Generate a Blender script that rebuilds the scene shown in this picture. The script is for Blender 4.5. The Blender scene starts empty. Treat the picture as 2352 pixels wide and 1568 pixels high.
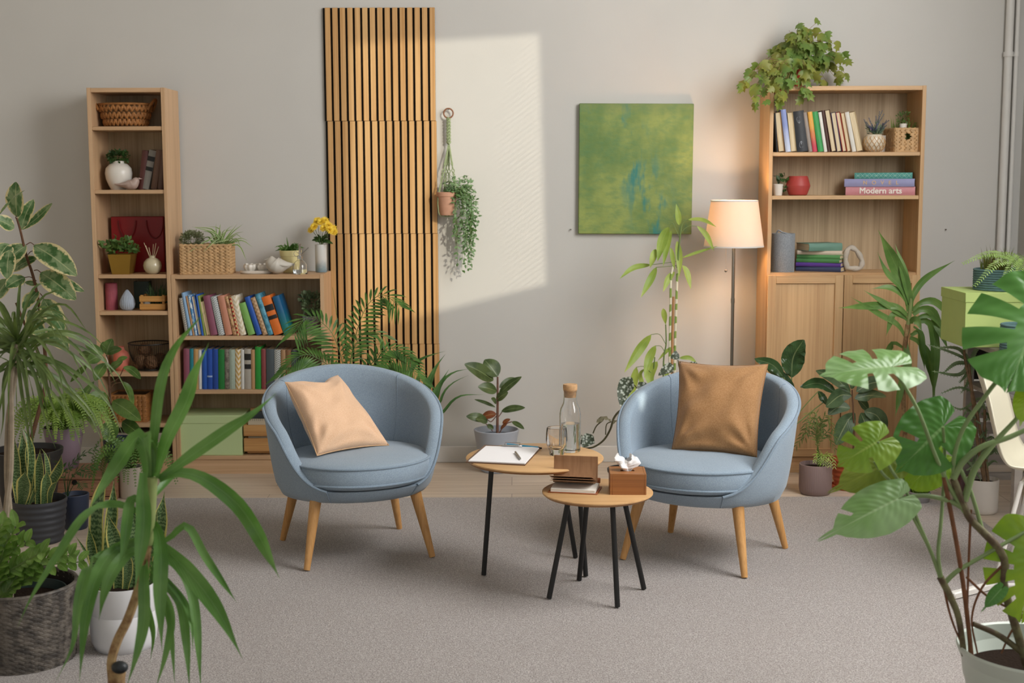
import bpy, bmesh, math, random
from mathutils import Vector as V, Matrix, noise
S = bpy.context.scene
COL = S.collection
rnd = random.Random(7)
PI = math.pi

# ---------------------------------------------------------------- camera
FPX = 3049.46
CAM = V((0.0162, -7.2063, 1.5345))
_yaw, _pit, _rol = -.002113, .119455, -.002577
_fw = V((math.sin(_yaw)*math.cos(_pit), math.cos(_yaw)*math.cos(_pit), -math.sin(_pit)))
_r0 = V((math.cos(_yaw), -math.sin(_yaw), 0)); _u0 = _r0.cross(_fw)
_rt = math.cos(_rol)*_r0 + math.sin(_rol)*_u0
_up = -math.sin(_rol)*_r0 + math.cos(_rol)*_u0
cd = bpy.data.cameras.new('camera'); cam = bpy.data.objects.new('camera', cd); COL.objects.link(cam)
cd.sensor_width = 36; cd.lens = FPX*36/2352; cd.clip_start = .05; cd.clip_end = 60
cam.matrix_world = Matrix(((_rt.x, _up.x, -_fw.x, CAM.x), (_rt.y, _up.y, -_fw.y, CAM.y), (_rt.z, _up.z, -_fw.z, CAM.z), (0, 0, 0, 1)))
cd.dof.use_dof = True; cd.dof.focus_distance = 5.3; cd.dof.aperture_fstop = 4.0
S.camera = cam

# ---------------------------------------------------------------- light and exposure
S.view_settings.view_transform = 'Standard'; S.view_settings.look = 'None'
S.view_settings.gamma = 1; S.view_settings.use_curve_mapping = False
S.view_settings.exposure = 0.0
wd = bpy.data.worlds.new('sky'); S.world = wd; wd.use_nodes = True
wd.node_tree.nodes['Background'].inputs[0].default_value = (.80, .90, 1.0, 1)
wd.node_tree.nodes['Background'].inputs[1].default_value = .3
SUND = V((-1, 1.7, -.72)).normalized()
def sun_light():
    d = bpy.data.lights.new('sun', 'SUN'); d.energy = 4.3; d.angle = math.radians(.48); d.color = (1, .92, .74)
    o = bpy.data.objects.new('sun', d); COL.objects.link(o); o.rotation_euler = SUND.to_track_quat('-Z', 'Y').to_euler()
sun_light()
def area(name, loc, tgt, sx, sy, e, col):
    d = bpy.data.lights.new(name, 'AREA'); d.shape = 'RECTANGLE'; d.size = sx; d.size_y = sy; d.energy = e; d.color = col
    o = bpy.data.objects.new(name, d); COL.objects.link(o); o.location = loc
    o.rotation_euler = (V(tgt)-V(loc)).to_track_quat('-Z', 'Z').to_euler()
area('window_daylight_right', (2.68, -3.1, 2.0), (-1.6, -2.3, .9), 4.0, 2.3, 300, (1, .99, .975))
area('added_fill_front', (1.2, -8.8, 2.6), (0, 0, 1.2), 5.0, 3.0, 36, (.97, .985, 1))  # soft fill added behind the camera, no window stands there

# ---------------------------------------------------------------- helpers
def ray(px, py): return _fw + _rt*((px-1176)/FPX) - _up*((py-784)/FPX)
def aty(px, py, Y): d = ray(px, py); return CAM + d*((Y-CAM.y)/d.y)
def atz(px, py, z=0.0): d = ray(px, py); return CAM + d*((z-CAM.z)/d.z)
def L(h):
    if not isinstance(h, str): return tuple(h)[:3]
    h = h.lstrip('#'); c = [int(h[i:i+2], 16)/255 for i in (0, 2, 4)]
    return tuple(x/12.92 if x <= .04045 else ((x+.055)/1.055)**2.4 for x in c)
def catmull(P, n=6):
    P = [V(p) for p in P]
    if len(P) == 2: return [P[0].lerp(P[1], i/n) for i in range(n+1)]
    Q = [2*P[0]-P[1]]+P+[2*P[-1]-P[-2]]; o = []
    for i in range(1, len(Q)-2):
        a, b, c, d = Q[i-1:i+3]
        for k in range(n):
            t = k/n
            o.append(.5*((2*b)+(c-a)*t+(2*a-5*b+4*c-d)*t*t+(3*b-a-3*c+d)*t**3))
    o.append(P[-1]); return o
def resample(pts, n):
    d = [0]
    for a, b in zip(pts, pts[1:]): d.append(d[-1]+(b-a).length)
    T = d[-1] or 1e-6; o = []; j = 0
    for i in range(n+1):
        s = T*i/n
        while j < len(d)-2 and d[j+1] < s: j += 1
        w = (s-d[j])/max(1e-9, d[j+1]-d[j]); o.append(pts[j].lerp(pts[j+1], min(1, max(0, w))))
    return o
def sstep(a, b, x): t = min(1, max(0, (x-a)/(b-a))); return t*t*(3-2*t)
PROF = dict(
    strap=lambda t: (.5+.5*sstep(0, .35, t))*(1-sstep(.45, 1.02, t)**1.3)+.01,
    blade=lambda t: (1-t**2.2)*(.75+.25*sstep(0, .2, t))+.01,
    oval=lambda t: max(.02, math.sin(PI*min(1, max(0, t))**.92))**.62,
    lance=lambda t: max(.02, math.sin(PI*t**.72))**.9,
    heart=lambda t: max(.02, (sstep(-.05, .25, t)*(1-t**1.6))**.75*1.05),
    sword=lambda t: (.6+.4*sstep(0, .5, t))*(1-sstep(.62, 1.0, t)**1.4)+.015)

class MB:
    def __init__(s): s.v = []; s.f = []; s.uv = []; s.m = []
    def add(s, vs, fs, uv=None, m=0):
        b = len(s.v); s.v += [tuple(p) for p in vs]; s.uv += (uv or [(0, 0)]*len(vs))
        s.f += [tuple(b+i for i in f) for f in fs]; s.m += [m]*len(fs); return s
    def box(s, c, d, bev=0, R=None, m=0):
        h = [x/2 for x in d]; c = V(c); bev = min(bev, min(h)*.9)
        if bev <= 0:
            P = [V((x*h[0], y*h[1], z*h[2])) for x in (-1, 1) for y in (-1, 1) for z in (-1, 1)]
            F = [(0, 1, 3, 2), (4, 6, 7, 5), (0, 4, 5, 1), (2, 3, 7, 6), (0, 2, 6, 4), (1, 5, 7, 3)]
        else:
            P = []; ix = {}
            for sg in [(x, y, z) for x in (-1, 1) for y in (-1, 1) for z in (-1, 1)]:
                for a in range(3):
                    ix[sg, a] = len(P); P.append(V([sg[k]*(h[k] if k == a else h[k]-bev) for k in range(3)]))
            F = []
            for a in range(3):
                b, e = [k for k in range(3) if k != a]
                for q in (-1, 1):
                    def K(sb, se, ax=a):
                        g = [0]*3; g[a] = q; g[b] = sb; g[e] = se; return ix[tuple(g), ax]
                    F.append((K(-1, -1), K(1, -1), K(1, 1), K(-1, 1)))
                    for q2 in (-1, 1):
                        if a < b: F.append((K(q2, -1), K(q2, 1), K(q2, 1, b), K(q2, -1, b)))
                        if a < e: F.append((K(-1, q2), K(1, q2), K(1, q2, e), K(-1, q2, e)))
            for sg in [(x, y, z) for x in (-1, 1) for y in (-1, 1) for z in (-1, 1)]: F.append(tuple(ix[sg, a] for a in range(3)))
        if R is not None: P = [R @ p for p in P]
        return s.add([p+c for p in P], F, None, m)
    def lathe(s, prof, n=32, c=(0, 0, 0), m=0, mod=None, sq=0, cap=True):
        vs = []; uv = []; fs = []; k = len(prof)
        for j, (r, z) in enumerate(prof):
            for i in range(n):
                a = 2*PI*i/n; rr = r*(mod(a, z, r) if mod else 1)
                if sq:
                    ca, sa = math.cos(a), math.sin(a); rr *= 1/(abs(ca)**sq+abs(sa)**sq)**(1/sq)
                vs.append((c[0]+rr*math.cos(a), c[1]+rr*math.sin(a), c[2]+z)); uv.append((i/n, j/(k-1)))
        for j in range(k-1):
            for i in range(n): fs.append((j*n+i, j*n+(i+1) % n, (j+1)*n+(i+1) % n, (j+1)*n+i))
        if cap and prof[0][0] > 1e-4: fs.append(tuple(range(n))[::-1])
        if cap and prof[-1][0] > 1e-4: fs.append(tuple(range((k-1)*n, k*n)))
        return s.add(vs, fs, uv, m)
    def tube(s, pts, r, n=8, m=0, closed=False):
        pts = [V(p) for p in pts]; k = len(pts); rs = r if isinstance(r, (list, tuple)) else [r]*k
        if len(rs) != k: rs = [rs[0]+(rs[-1]-rs[0])*i/(k-1) for i in range(k)]
        vs = []; uv = []; fs = []; ref = None
        for i, p in enumerate(pts):
            if closed: t = pts[(i+1) % k]-pts[i-1]
            else: t = pts[min(k-1, i+1)]-pts[max(0, i-1)]
            if t.length < 1e-9: t = V((0, 0, 1))
            t.normalize()
            if ref is None: ref = t.orthogonal().normalized()
            ref = (ref-t*ref.dot(t)); ref = ref.normalized() if ref.length > 1e-6 else t.orthogonal().normalized()
            b = t.cross(ref)
            for j in range(n):
                a = 2*PI*j/n; vs.append(p+(ref*math.cos(a)+b*math.sin(a))*rs[i]); uv.append((j/n, i/(k-1)))
        for i in range(k if closed else k-1):
            q = (i+1) % k
            for j in range(n): fs.append((i*n+j, i*n+(j+1) % n, q*n+(j+1) % n, q*n+j))
        if not closed: fs += [tuple(range(n))[::-1], tuple(range((k-1)*n, k*n))]
        return s.add(vs, fs, uv, m)
    def leaf(s, path, w, prof='strap', n=10, na=4, fold=.25, up=(0, -.75, .65), tw=0, wave=0, cup=0, m=0):
        P = resample(path if len(path) > 4 else catmull(path, 6), n); up = V(up).normalized(); pf = PROF[prof]; vs = []; uv = []; fs = []
        ls = None
        for i, p in enumerate(P):
            t = i/n; tg = (P[min(n, i+1)]-P[max(0, i-1)]).normalized()
            sd = tg.cross(up)
            if sd.length < .15 and ls is not None: sd = ls-tg*ls.dot(tg)
            sd.normalize() if sd.length > 1e-6 else None
            if ls is not None and sd.dot(ls) < 0: sd = -sd
            ls = sd.copy()
            if tw: sd = Matrix.Rotation(tw, 3, tg) @ sd
            nm = sd.cross(tg); hw = w*.5*pf(t)
            for j in range(na+1):
                u = j/na*2-1
                q = p+sd*(hw*u)+nm*(fold*hw*abs(u))+nm*(cup*hw*u*u)
                if wave: q = q+nm*(wave*w*math.sin(t*17+u*2+i)*abs(u)*.5)
                vs.append(q); uv.append((j/na, t))
        for i in range(n):
            for j in range(na): a = i*(na+1)+j; fs.append((a, a+1, a+na+2, a+na+1))
        return s.add(vs, fs, uv, m)
    def mini(s, p, d, l, w, up, fold=.3, m=0, droop=.0):
        """small pointed leaf of six vertices"""
        d = V(d).normalized(); sd = d.cross(V(up)); sd = sd.normalized() if sd.length > 1e-4 else d.orthogonal().normalized(); nm = sd.cross(d)
        p = V(p); g = V((0, 0, -1))*droop*l
        a = p+d*l*.42+g*.3; vs = [p, a+sd*w*.5+nm*w*fold*.5, a, a-sd*w*.5+nm*w*fold*.5, p+d*l+g, p+d*l*.75+sd*w*.33+nm*w*fold*.3+g*.6, p+d*l*.75-sd*w*.33+nm*w*fold*.3+g*.6]
        return s.add(vs, [(0, 1, 2), (0, 2, 3), (2, 1, 5, 4), (2, 4, 6, 3)], [(.5, 0), (1, .45), (.5, .45), (0, .45), (.5, 1), (.9, .75), (.1, .75)], m)
    def grid(s, fn, nu, nv, m=0, closeu=False):
        vs = []; uv = []; fs = []
        for j in range(nv+1):
            for i in range(nu+(0 if closeu else 1)):
                vs.append(fn(i/nu, j/nv)); uv.append((i/nu, j/nv))
        w = nu if closeu else nu+1
        for j in range(nv):
            for i in range(nu): fs.append((j*w+i, j*w+(i+1) % w, (j+1)*w+(i+1) % w, (j+1)*w+i))
        return s.add(vs, fs, uv, m)
    def ball(s, c, r, n=16, k=10, m=0):
        r = r if isinstance(r, (tuple, list)) else (r, r, r); c = V(c)
        return s.grid(lambda u, v: c+V((r[0]*math.cos(2*PI*u)*math.sin(PI*v), r[1]*math.sin(2*PI*u)*math.sin(PI*v), -r[2]*math.cos(PI*v))), n, k, m, True)
    def build(s, name, mat, parent=None, org=None, local=False, ang=38, rn=True):
        me = bpy.data.meshes.new(name)
        o3 = V((0, 0, 0))
        if not local:
            if org is not None: o3 = V(org)
            elif parent is not None: o3 = ORG[parent.name]
        me.from_pydata([(x-o3.x, y-o3.y, z-o3.z) for x, y, z in s.v], [], s.f)
        ul = me.uv_layers.new(name='UVMap'); vi = [0]*len(me.loops); me.loops.foreach_get('vertex_index', vi)
        fl = [0.0]*(2*len(vi))
        for i, q in enumerate(vi): fl[2*i], fl[2*i+1] = s.uv[q]
        ul.data.foreach_set('uv', fl)
        mats = mat if isinstance(mat, (list, tuple)) else [mat]
        for x in mats: me.materials.append(x)
        if any(s.m): me.polygons.foreach_set('material_index', s.m)
        me.polygons.foreach_set('use_smooth', [True]*len(me.polygons))
        if rn:
            bm = bmesh.new(); bm.from_mesh(me)
            bmesh.ops.remove_doubles(bm, verts=bm.verts, dist=1e-6); bmesh.ops.recalc_face_normals(bm, faces=bm.faces); bm.to_mesh(me); bm.free()
        me.set_sharp_from_angle(angle=math.radians(ang)); me.update()
        o = bpy.data.objects.new(name, me); COL.objects.link(o)
        if parent is not None: o.parent = parent
        else: o.location = o3
        ORG[o.name] = o3
        return o
ORG = {}
def tag(o, label=None, cat=None, group=None, kind=None):
    if label: o['label'] = label
    if cat: o['category'] = cat
    if group: o['group'] = group
    if kind: o['kind'] = kind
    return o
def thing(name, label, cat, loc=(0, 0, 0), rotz=0, group=None):
    o = bpy.data.objects.new(name, None); COL.objects.link(o); o.empty_display_size = .05
    o.location = loc; o.rotation_euler = (0, 0, rotz); ORG[o.name] = V(loc)
    return tag(o, label, cat, group)
def struct(o): o['kind'] = 'structure'; return o

# ---------------------------------------------------------------- materials
def newmat(name):
    m = bpy.data.materials.new(name); m.use_nodes = True; nt = m.node_tree
    return m, nt, nt.nodes['Principled BSDF']
def nd(nt, t, **kw):
    n = nt.nodes.new(t)
    for k, v in kw.items():
        if k[0] == 'i' and k[1:].isdigit(): n.inputs[int(k[1:])].default_value = v
        else: setattr(n, k, v)
    return n
def coord(nt, st=(1, 1, 1), src='Object'):
    tc = nd(nt, 'ShaderNodeTexCoord'); mp = nd(nt, 'ShaderNodeMapping'); mp.inputs['Scale'].default_value = st
    nt.links.new(tc.outputs[src], mp.inputs['Vector']); return mp.outputs[0]
def mixc(nt, fac, a, b):
    n = nd(nt, 'ShaderNodeMix', data_type='RGBA')
    for s_, x in ((0, fac), (6, a), (7, b)):
        if isinstance(x, bpy.types.NodeSocket): nt.links.new(x, n.inputs[s_])
        else: n.inputs[s_].default_value = x if s_ == 0 else (*L(x), 1)
    return n.outputs[2]
def math_(nt, op, a, b=None, clamp=False):
    n = nd(nt, 'ShaderNodeMath', operation=op, use_clamp=clamp)
    for s_, x in ((0, a), (1, b)):
        if x is None: continue
        if isinstance(x, bpy.types.NodeSocket): nt.links.new(x, n.inputs[s_])
        else: n.inputs[s_].default_value = x
    return n.outputs[0]
def ramp(nt, x, lo, hi):
    n = nd(nt, 'ShaderNodeMapRange', interpolation_type='SMOOTHSTEP'); nt.links.new(x, n.inputs[0]); n.inputs[1].default_value = lo; n.inputs[2].default_value = hi
    return n.outputs[0]
def noisef(nt, vec, sc, det=3, ro=.55):
    n = nd(nt, 'ShaderNodeTexNoise'); n.inputs['Scale'].default_value = sc; n.inputs['Detail'].default_value = det; n.inputs['Roughness'].default_value = ro
    nt.links.new(vec, n.inputs['Vector']); return n.outputs[0]
def addbump(nt, b, h, strength, dist=.01):
    n = nd(nt, 'ShaderNodeBump'); n.inputs['Strength'].default_value = strength; n.inputs['Distance'].default_value = dist
    nt.links.new(h, n.inputs['Height']); nt.links.new(n.outputs[0], b.inputs['Normal'])
MC = {}
def M(name, col, rough=.5, metal=0, spec=.5, var=.15, vs=10, vst=(1, 1, 1), col2=None, bump=0, bs=80, bst=(1, 1, 1), bd=.004, trans=0, ior=1.45, sheen=0, coat=0, emit=0, ecol=None):
    if name in MC: return MC[name]
    m, nt, b = newmat(name); c = L(col)
    b.inputs['Roughness'].default_value = rough; b.inputs['Metallic'].default_value = metal; b.inputs['Specular IOR Level'].default_value = spec
    b.inputs['Base Color'].default_value = (*c, 1)
    if var:
        c2 = L(col2) if col2 else tuple(x*.62 for x in c)
        f = noisef(nt, coord(nt, vst), vs); f = ramp(nt, f, .3, .7)
        f = math_(nt, 'MULTIPLY', f, 1.0 if col2 else var*2); nt.links.new(mixc(nt, f, c, c2), b.inputs['Base Color'])
    if bump: addbump(nt, b, noisef(nt, coord(nt, bst), bs, 2), bump, bd)
    if trans: b.inputs['Transmission Weight'].default_value = trans; b.inputs['IOR'].default_value = ior
    if sheen: b.inputs['Sheen Weight'].default_value = sheen
    if coat: b.inputs['Coat Weight'].default_value = coat; b.inputs['Coat Roughness'].default_value = .08
    if emit: b.inputs['Emission Color'].default_value = (*L(ecol or col), 1); b.inputs['Emission Strength'].default_value = emit
    MC[name] = m; return m
def WOOD(name, c1, c2, ax='z', sc=1, rough=.5, con=1.0):
    if name in MC: return MC[name]
    m, nt, b = newmat(name); st = {'x': (.6, 12, 12), 'y': (12, .6, 12), 'z': (12, 12, .6)}[ax]
    st2 = {'x': (1.6, 110, 110), 'y': (110, 1.6, 110), 'z': (110, 110, 1.6)}[ax]
    f1 = ramp(nt, noisef(nt, coord(nt, [x*sc for x in st]), 1, 4, .6), .32, .7)
    f2 = ramp(nt, noisef(nt, coord(nt, [x*sc for x in st2]), 1, 2), .35, .75)
    f = math_(nt, 'ADD', math_(nt, 'MULTIPLY', f1, .6*con), math_(nt, 'MULTIPLY', f2, .5*con), True)
    nt.links.new(mixc(nt, f, c1, c2), b.inputs['Base Color']); b.inputs['Roughness'].default_value = rough
    addbump(nt, b, f2, .08, .002); MC[name] = m; return m
def LEAF(name, c1, c2, rough=.42, pat='plain', rib=.35, ribc=None, alt=None, tl=.22, ns=14):
    """leaf skin: u runs across the blade, v along it"""
    if name in MC: return MC[name]
    m, nt, b = newmat(name); tc = nd(nt, 'ShaderNodeTexCoord'); sp = nd(nt, 'ShaderNodeSeparateXYZ'); nt.links.new(tc.outputs['UV'], sp.inputs[0])
    u = math_(nt, 'ABSOLUTE', math_(nt, 'SUBTRACT', sp.outputs[0], .5)); v = sp.outputs[1]
    ob = tc.outputs['Object']; nz = noisef(nt, ob, ns, 3)
    col = mixc(nt, ramp(nt, nz, .35, .65), c1, c2)
    if pat == 'varieg':
        nz2 = noisef(nt, coord(nt, (1, 1, 1)), 45, 4, .65)
        f = ramp(nt, math_(nt, 'ADD', u, math_(nt, 'MULTIPLY', math_(nt, 'SUBTRACT', nz2, .5), .5)), .36, .44)
        nz3 = ramp(nt, noisef(nt, ob, 20, 2), .42, .58)
        col = mixc(nt, math_(nt, 'MULTIPLY', nz3, .55), col, '#9fb286')
        col = mixc(nt, f, col, alt or '#e2d9a8')
    if pat == 'snake':
        w = nd(nt, 'ShaderNodeTexWave', wave_type='BANDS', bands_direction='Y'); nt.links.new(coord(nt, (.35, 1, 1), 'UV'), w.inputs['Vector'])
        w.inputs['Scale'].default_value = 7; w.inputs['Distortion'].default_value = 7; w.inputs['Detail'].default_value = 3; w.inputs['Detail Scale'].default_value = 2.5
        col = mixc(nt, ramp(nt, w.outputs[0], .3, .7), c1, c2)
        f = ramp(nt, math_(nt, 'ADD', u, math_(nt, 'MULTIPLY', math_(nt, 'SUBTRACT', nz, .5), .1)), .37, .41); col = mixc(nt, f, col, alt or '#c9c47a')
    if pat == 'edge':
        col = mixc(nt, ramp(nt, u, .27, .36), col, alt or '#d6dcae')
    if pat == 'begonia':
        vo = nd(nt, 'ShaderNodeTexVoronoi'); vo.inputs['Scale'].default_value = 75; nt.links.new(ob, vo.inputs['Vector'])
        f = math_(nt, 'MULTIPLY', ramp(nt, vo.outputs[0], .55, .3), ramp(nt, nz, .3, .5)); col = mixc(nt, f, col, alt or '#b9c2b6')
    if rib:
        f = math_(nt, 'MULTIPLY', ramp(nt, u, .035, .012), rib); col = mixc(nt, f, col, ribc or '#b7c78c')
    if pat in ('plain', 'varieg', 'begonia'):
        sv = math_(nt, 'SINE', math_(nt, 'MULTIPLY', math_(nt, 'SUBTRACT', v, math_(nt, 'MULTIPLY', u, .55)), 85))
        addbump(nt, b, sv, .12, .003)
    nt.links.new(col, b.inputs['Base Color']); b.inputs['Roughness'].default_value = rough; b.inputs['Specular IOR Level'].default_value = .45
    tr = nd(nt, 'ShaderNodeBsdfTranslucent'); g = nd(nt, 'ShaderNodeHueSaturation'); g.inputs['Value'].default_value = 1.5; g.inputs['Saturation'].default_value = 1.15
    nt.links.new(col, g.inputs['Color']); nt.links.new(g.outputs[0], tr.inputs[0])
    mx = nd(nt, 'ShaderNodeMixShader'); mx.inputs[0].default_value = tl; nt.links.new(b.outputs[0], mx.inputs[1]); nt.links.new(tr.outputs[0], mx.inputs[2])
    nt.links.new(mx.outputs[0], nt.nodes['Material Output'].inputs[0]); MC[name] = m; return m
def FABRIC(name, c1, c2, sc=450, rough=.95, bump=.25, big=.12):
    if name in MC: return MC[name]
    m, nt, b = newmat(name); v = coord(nt); f = noisef(nt, v, sc, 2, .7); f2 = noisef(nt, v, 6, 2)
    col = mixc(nt, ramp(nt, f, .3, .7), c1, c2); col = mixc(nt, math_(nt, 'MULTIPLY', ramp(nt, f2, .3, .7), big), col, tuple(x*.6 for x in L(c2)))
    nt.links.new(col, b.inputs['Base Color']); b.inputs['Roughness'].default_value = rough; b.inputs['Sheen Weight'].default_value = .25
    b.inputs['Specular IOR Level'].default_value = .2; addbump(nt, b, f, bump, .002); MC[name] = m; return m
def WEAVE(name, c1, c2, sx=30, sy=60, rough=.7, bump=.6, dist=.006):
    """plaited strands: wave bands with distortion, in UV"""
    if name in MC: return MC[name]
    m, nt, b = newmat(name); v = coord(nt); f = noisef(nt, coord(nt, (sx, sx, sy)), 1, 2, .6); g = noisef(nt, v, 60, 3)
    col = mixc(nt, ramp(nt, f, .35, .62), c2, c1); col = mixc(nt, math_(nt, 'MULTIPLY', g, .35), col, c2)
    nt.links.new(col, b.inputs['Base Color']); b.inputs['Roughness'].default_value = rough; addbump(nt, b, f, bump, dist); MC[name] = m; return m
# ---------------------------------------------------------------- the room
XR, XL, YF, ZC = 2.74, -7.0, -14.0, 5.6
m_wall = M('wall_paint', '#cccac5', rough=.85, spec=.2, var=.05, vs=1.5, bump=.12, bs=160, bd=.002)
m_white = M('white_paint', '#dcdad6', rough=.55, var=.04)
def wood_floor():
    m, nt, b = newmat('floor_planks'); v = coord(nt, (1, 1, 1))
    br = nd(nt, 'ShaderNodeTexBrick'); nt.links.new(v, br.inputs['Vector']); br.inputs['Scale'].default_value = 1
    br.inputs['Brick Width'].default_value = 1.2; br.inputs['Row Height'].default_value = .19; br.inputs['Mortar Size'].default_value = .0015
    br.inputs['Color1'].default_value = (*L('#d6c8b8'), 1); br.inputs['Color2'].default_value = (*L('#cbbcaa'), 1); br.inputs['Mortar'].default_value = (*L('#6d5d50'), 1)
    f = ramp(nt, noisef(nt, coord(nt, (1.2, 26, 26)), 1, 4, .6), .3, .75)
    nt.links.new(mixc(nt, math_(nt, 'MULTIPLY', f, .5), br.outputs[0], '#a08d7b'), b.inputs['Base Color']); b.inputs['Roughness'].default_value = .42; return m
o = MB().add([(XL, YF, 0), (XR, YF, 0), (XR, 0, 0), (XL, 0, 0), (XL, YF, -.05), (XR, YF, -.05), (XR, 0, -.05), (XL, 0, -.05)], [(0, 1, 2, 3), (7, 6, 5, 4), (0, 4, 5, 1), (2, 6, 7, 3), (1, 5, 6, 2), (0, 3, 7, 4)]).build('floor', wood_floor()); struct(o)
struct(MB().box(((XL+XR)/2, .05, ZC/2), (XR-XL+.2, .1, ZC)).build('wall_back', m_wall))
struct(MB().box((XL-.05, YF/2, ZC/2), (.1, -YF, ZC)).build('wall_left', m_wall))
struct(MB().box(((XL+XR)/2, YF/2, ZC+.05), (XR-XL+.2, -YF, .1)).build('ceiling', m_white))
# right wall with an unseen opening, outlined back from the sun patch it throws
def back(px, py, w=None):
    p = aty(px, py, 0) if w is None else V(w); t = (XR-p.x)/-SUND.x; return p - SUND*t
hole = [back(*q) for q in ((1238, 78), (800, 108), (800, 768), (1254, 652))]
b = MB(); ys = [q.y for q in hole]; zs = [q.z for q in hole]
ZS = min(zs)-.12
out = [(0, ZC), (YF, ZC), (YF, ZS), (0, ZS)]
P = [(XR, y, z) for y, z in out]+[(XR, q.y, q.z) for q in hole]
b.add(P, [(0, 1, 5, 4), (1, 2, 6, 5), (2, 3, 7, 6), (3, 0, 4, 7)])
CH2 = V((.80, -1.87, 0)); R2 = math.radians(-30)
sp = V((.553, -1.6745, .6177))
q = back(0, 0, sp); n = 8  # made-up small hole, aimed so a sun spot lands on the armchair
ring = [(XR, q.y+.042*math.cos(2*PI*(i+.5)/n), q.z+.042*math.sin(2*PI*(i+.5)/n)) for i in range(n)]
y0, y1, z0, z1 = q.y-.3, q.y+.3, q.z-.3, q.z+.3
sq = [(XR, q.y+.3*max(-1, min(1, 1.42*math.cos(2*PI*(i+.5)/n)*1.0)), q.z+.3*max(-1, min(1, 1.42*math.sin(2*PI*(i+.5)/n)))) for i in range(n)]
b.add(ring+sq, [(i, (i+1) % n, n+(i+1) % n, n+i) for i in range(n)])
for k in (0, 2, 4, 6):
    pa, pb = sq[k], sq[k+1]; cnr = (XR, q.y+.3*(1 if pa[1]+pb[1] > 2*q.y else -1), q.z+.3*(1 if pa[2]+pb[2] > 2*q.z else -1))
    b.add([pa, cnr, pb], [(0, 1, 2)])
sy = sorted({p[1] for p in sq}); sz = sorted({p[2] for p in sq})
y0, y1, z0, z1 = sy[0], sy[-1], sz[0], sz[-1]
def wq(ya, yb, za, zb): b.add([(XR, ya, za), (XR, yb, za), (XR, yb, zb), (XR, ya, zb)], [(0, 1, 2, 3)])
wq(YF, y0, 0, ZS); wq(y1, 0, 0, ZS); wq(y0, y1, 0, z0); wq(y0, y1, z1, ZS)
struct(b.build('wall_right', m_wall, rn=False))
# unseen blind of narrow slats, added in the opening to dim the sun
b = MB(); za = min(zs)-.05
for i in range(int((max(zs)+.05-za)/.030)+1): b.box((XR+.012, (min(ys)+max(ys))/2, za+.030*i), (.002, max(ys)-min(ys)+.12, .0174))
struct(b.build('unseen_blind', m_white))
# skirting boards
struct(MB().box(((XL+XR)/2, -.008, .045), (XR-XL, .016, .09), .003).build('baseboard_back', m_white))
struct(MB().box((XR-.008, -1.5, .045), (.016, 2.97, .09), .003).build('baseboard_right', m_white))

def carpet():
    m, nt, bb = newmat('carpet_pile'); v = coord(nt); f = noisef(nt, v, 190, 2, .8); g = noisef(nt, v, 2.2, 3)
    vo = nd(nt, 'ShaderNodeTexNoise'); vo.inputs['Scale'].default_value = 75; vo.inputs['Detail'].default_value = 3; nt.links.new(v, vo.inputs['Vector'])
    c = mixc(nt, ramp(nt, f, .36, .64), '#867f7c', '#c9c3bf'); c = mixc(nt, math_(nt, 'MULTIPLY', ramp(nt, vo.outputs[0], .35, .7), .35), c, '#8a7d78')
    c = mixc(nt, math_(nt, 'MULTIPLY', ramp(nt, g, .3, .7), .14), c, '#958a84'); nt.links.new(c, bb.inputs['Base Color'])
    bb.inputs['Roughness'].default_value = 1; bb.inputs['Specular IOR Level'].default_value = .1; bb.inputs['Sheen Weight'].default_value = .2
    addbump(nt, bb, f, .7, .006)
    o = MB().box((.165, -2.735, .005), (3.93, 3.73, .010), .003).build('carpet', m, org=(.165, -2.735, 0))
    tag(o, 'large flat pinkish-beige carpet under the armchairs and round tables', 'carpet')
carpet()
def pipe(px, y0, Yd, r, lab, z1=ZC):
    x = aty(px, 300, Yd).x; b = MB(); b.tube([(x, Yd, .12), (x, Yd, z1)], r, 14)
    t = thing('heating_pipe', lab, 'pipe', (x, Yd, .12)); b.build('pipe_run', m_white, t)
    for z in (1.02, 2.2, 3.4): MB().lathe([(r, -.012), (r*1.25, -.012), (r*1.25, .012), (r, .012)], 14, (x, Yd, z)).build('coupling', m_white, t)
pipe(2327, 0, -.03, .012, 'thinner white vertical heating pipe in the right corner, nearer the side wall')
pipe(2309, 0, -.03, .021, 'thicker white vertical heating pipe in the right corner, left of its thin neighbour')
for px, py, lab in ((1311, 527, 'tiny nail in the wall left of the green painting'), (2172, 527, 'tiny nail in the bare wall right of the tall cabinet')):
    p = aty(px, py, -.004); o = MB().tube([p+V((0, .004, 0)), p+V((0, -.01, 0))], .0035, 8).build('nail', M('nail_steel', '#6b5f55', metal=.7, var=0), org=p); tag(o, lab, 'nail')

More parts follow.
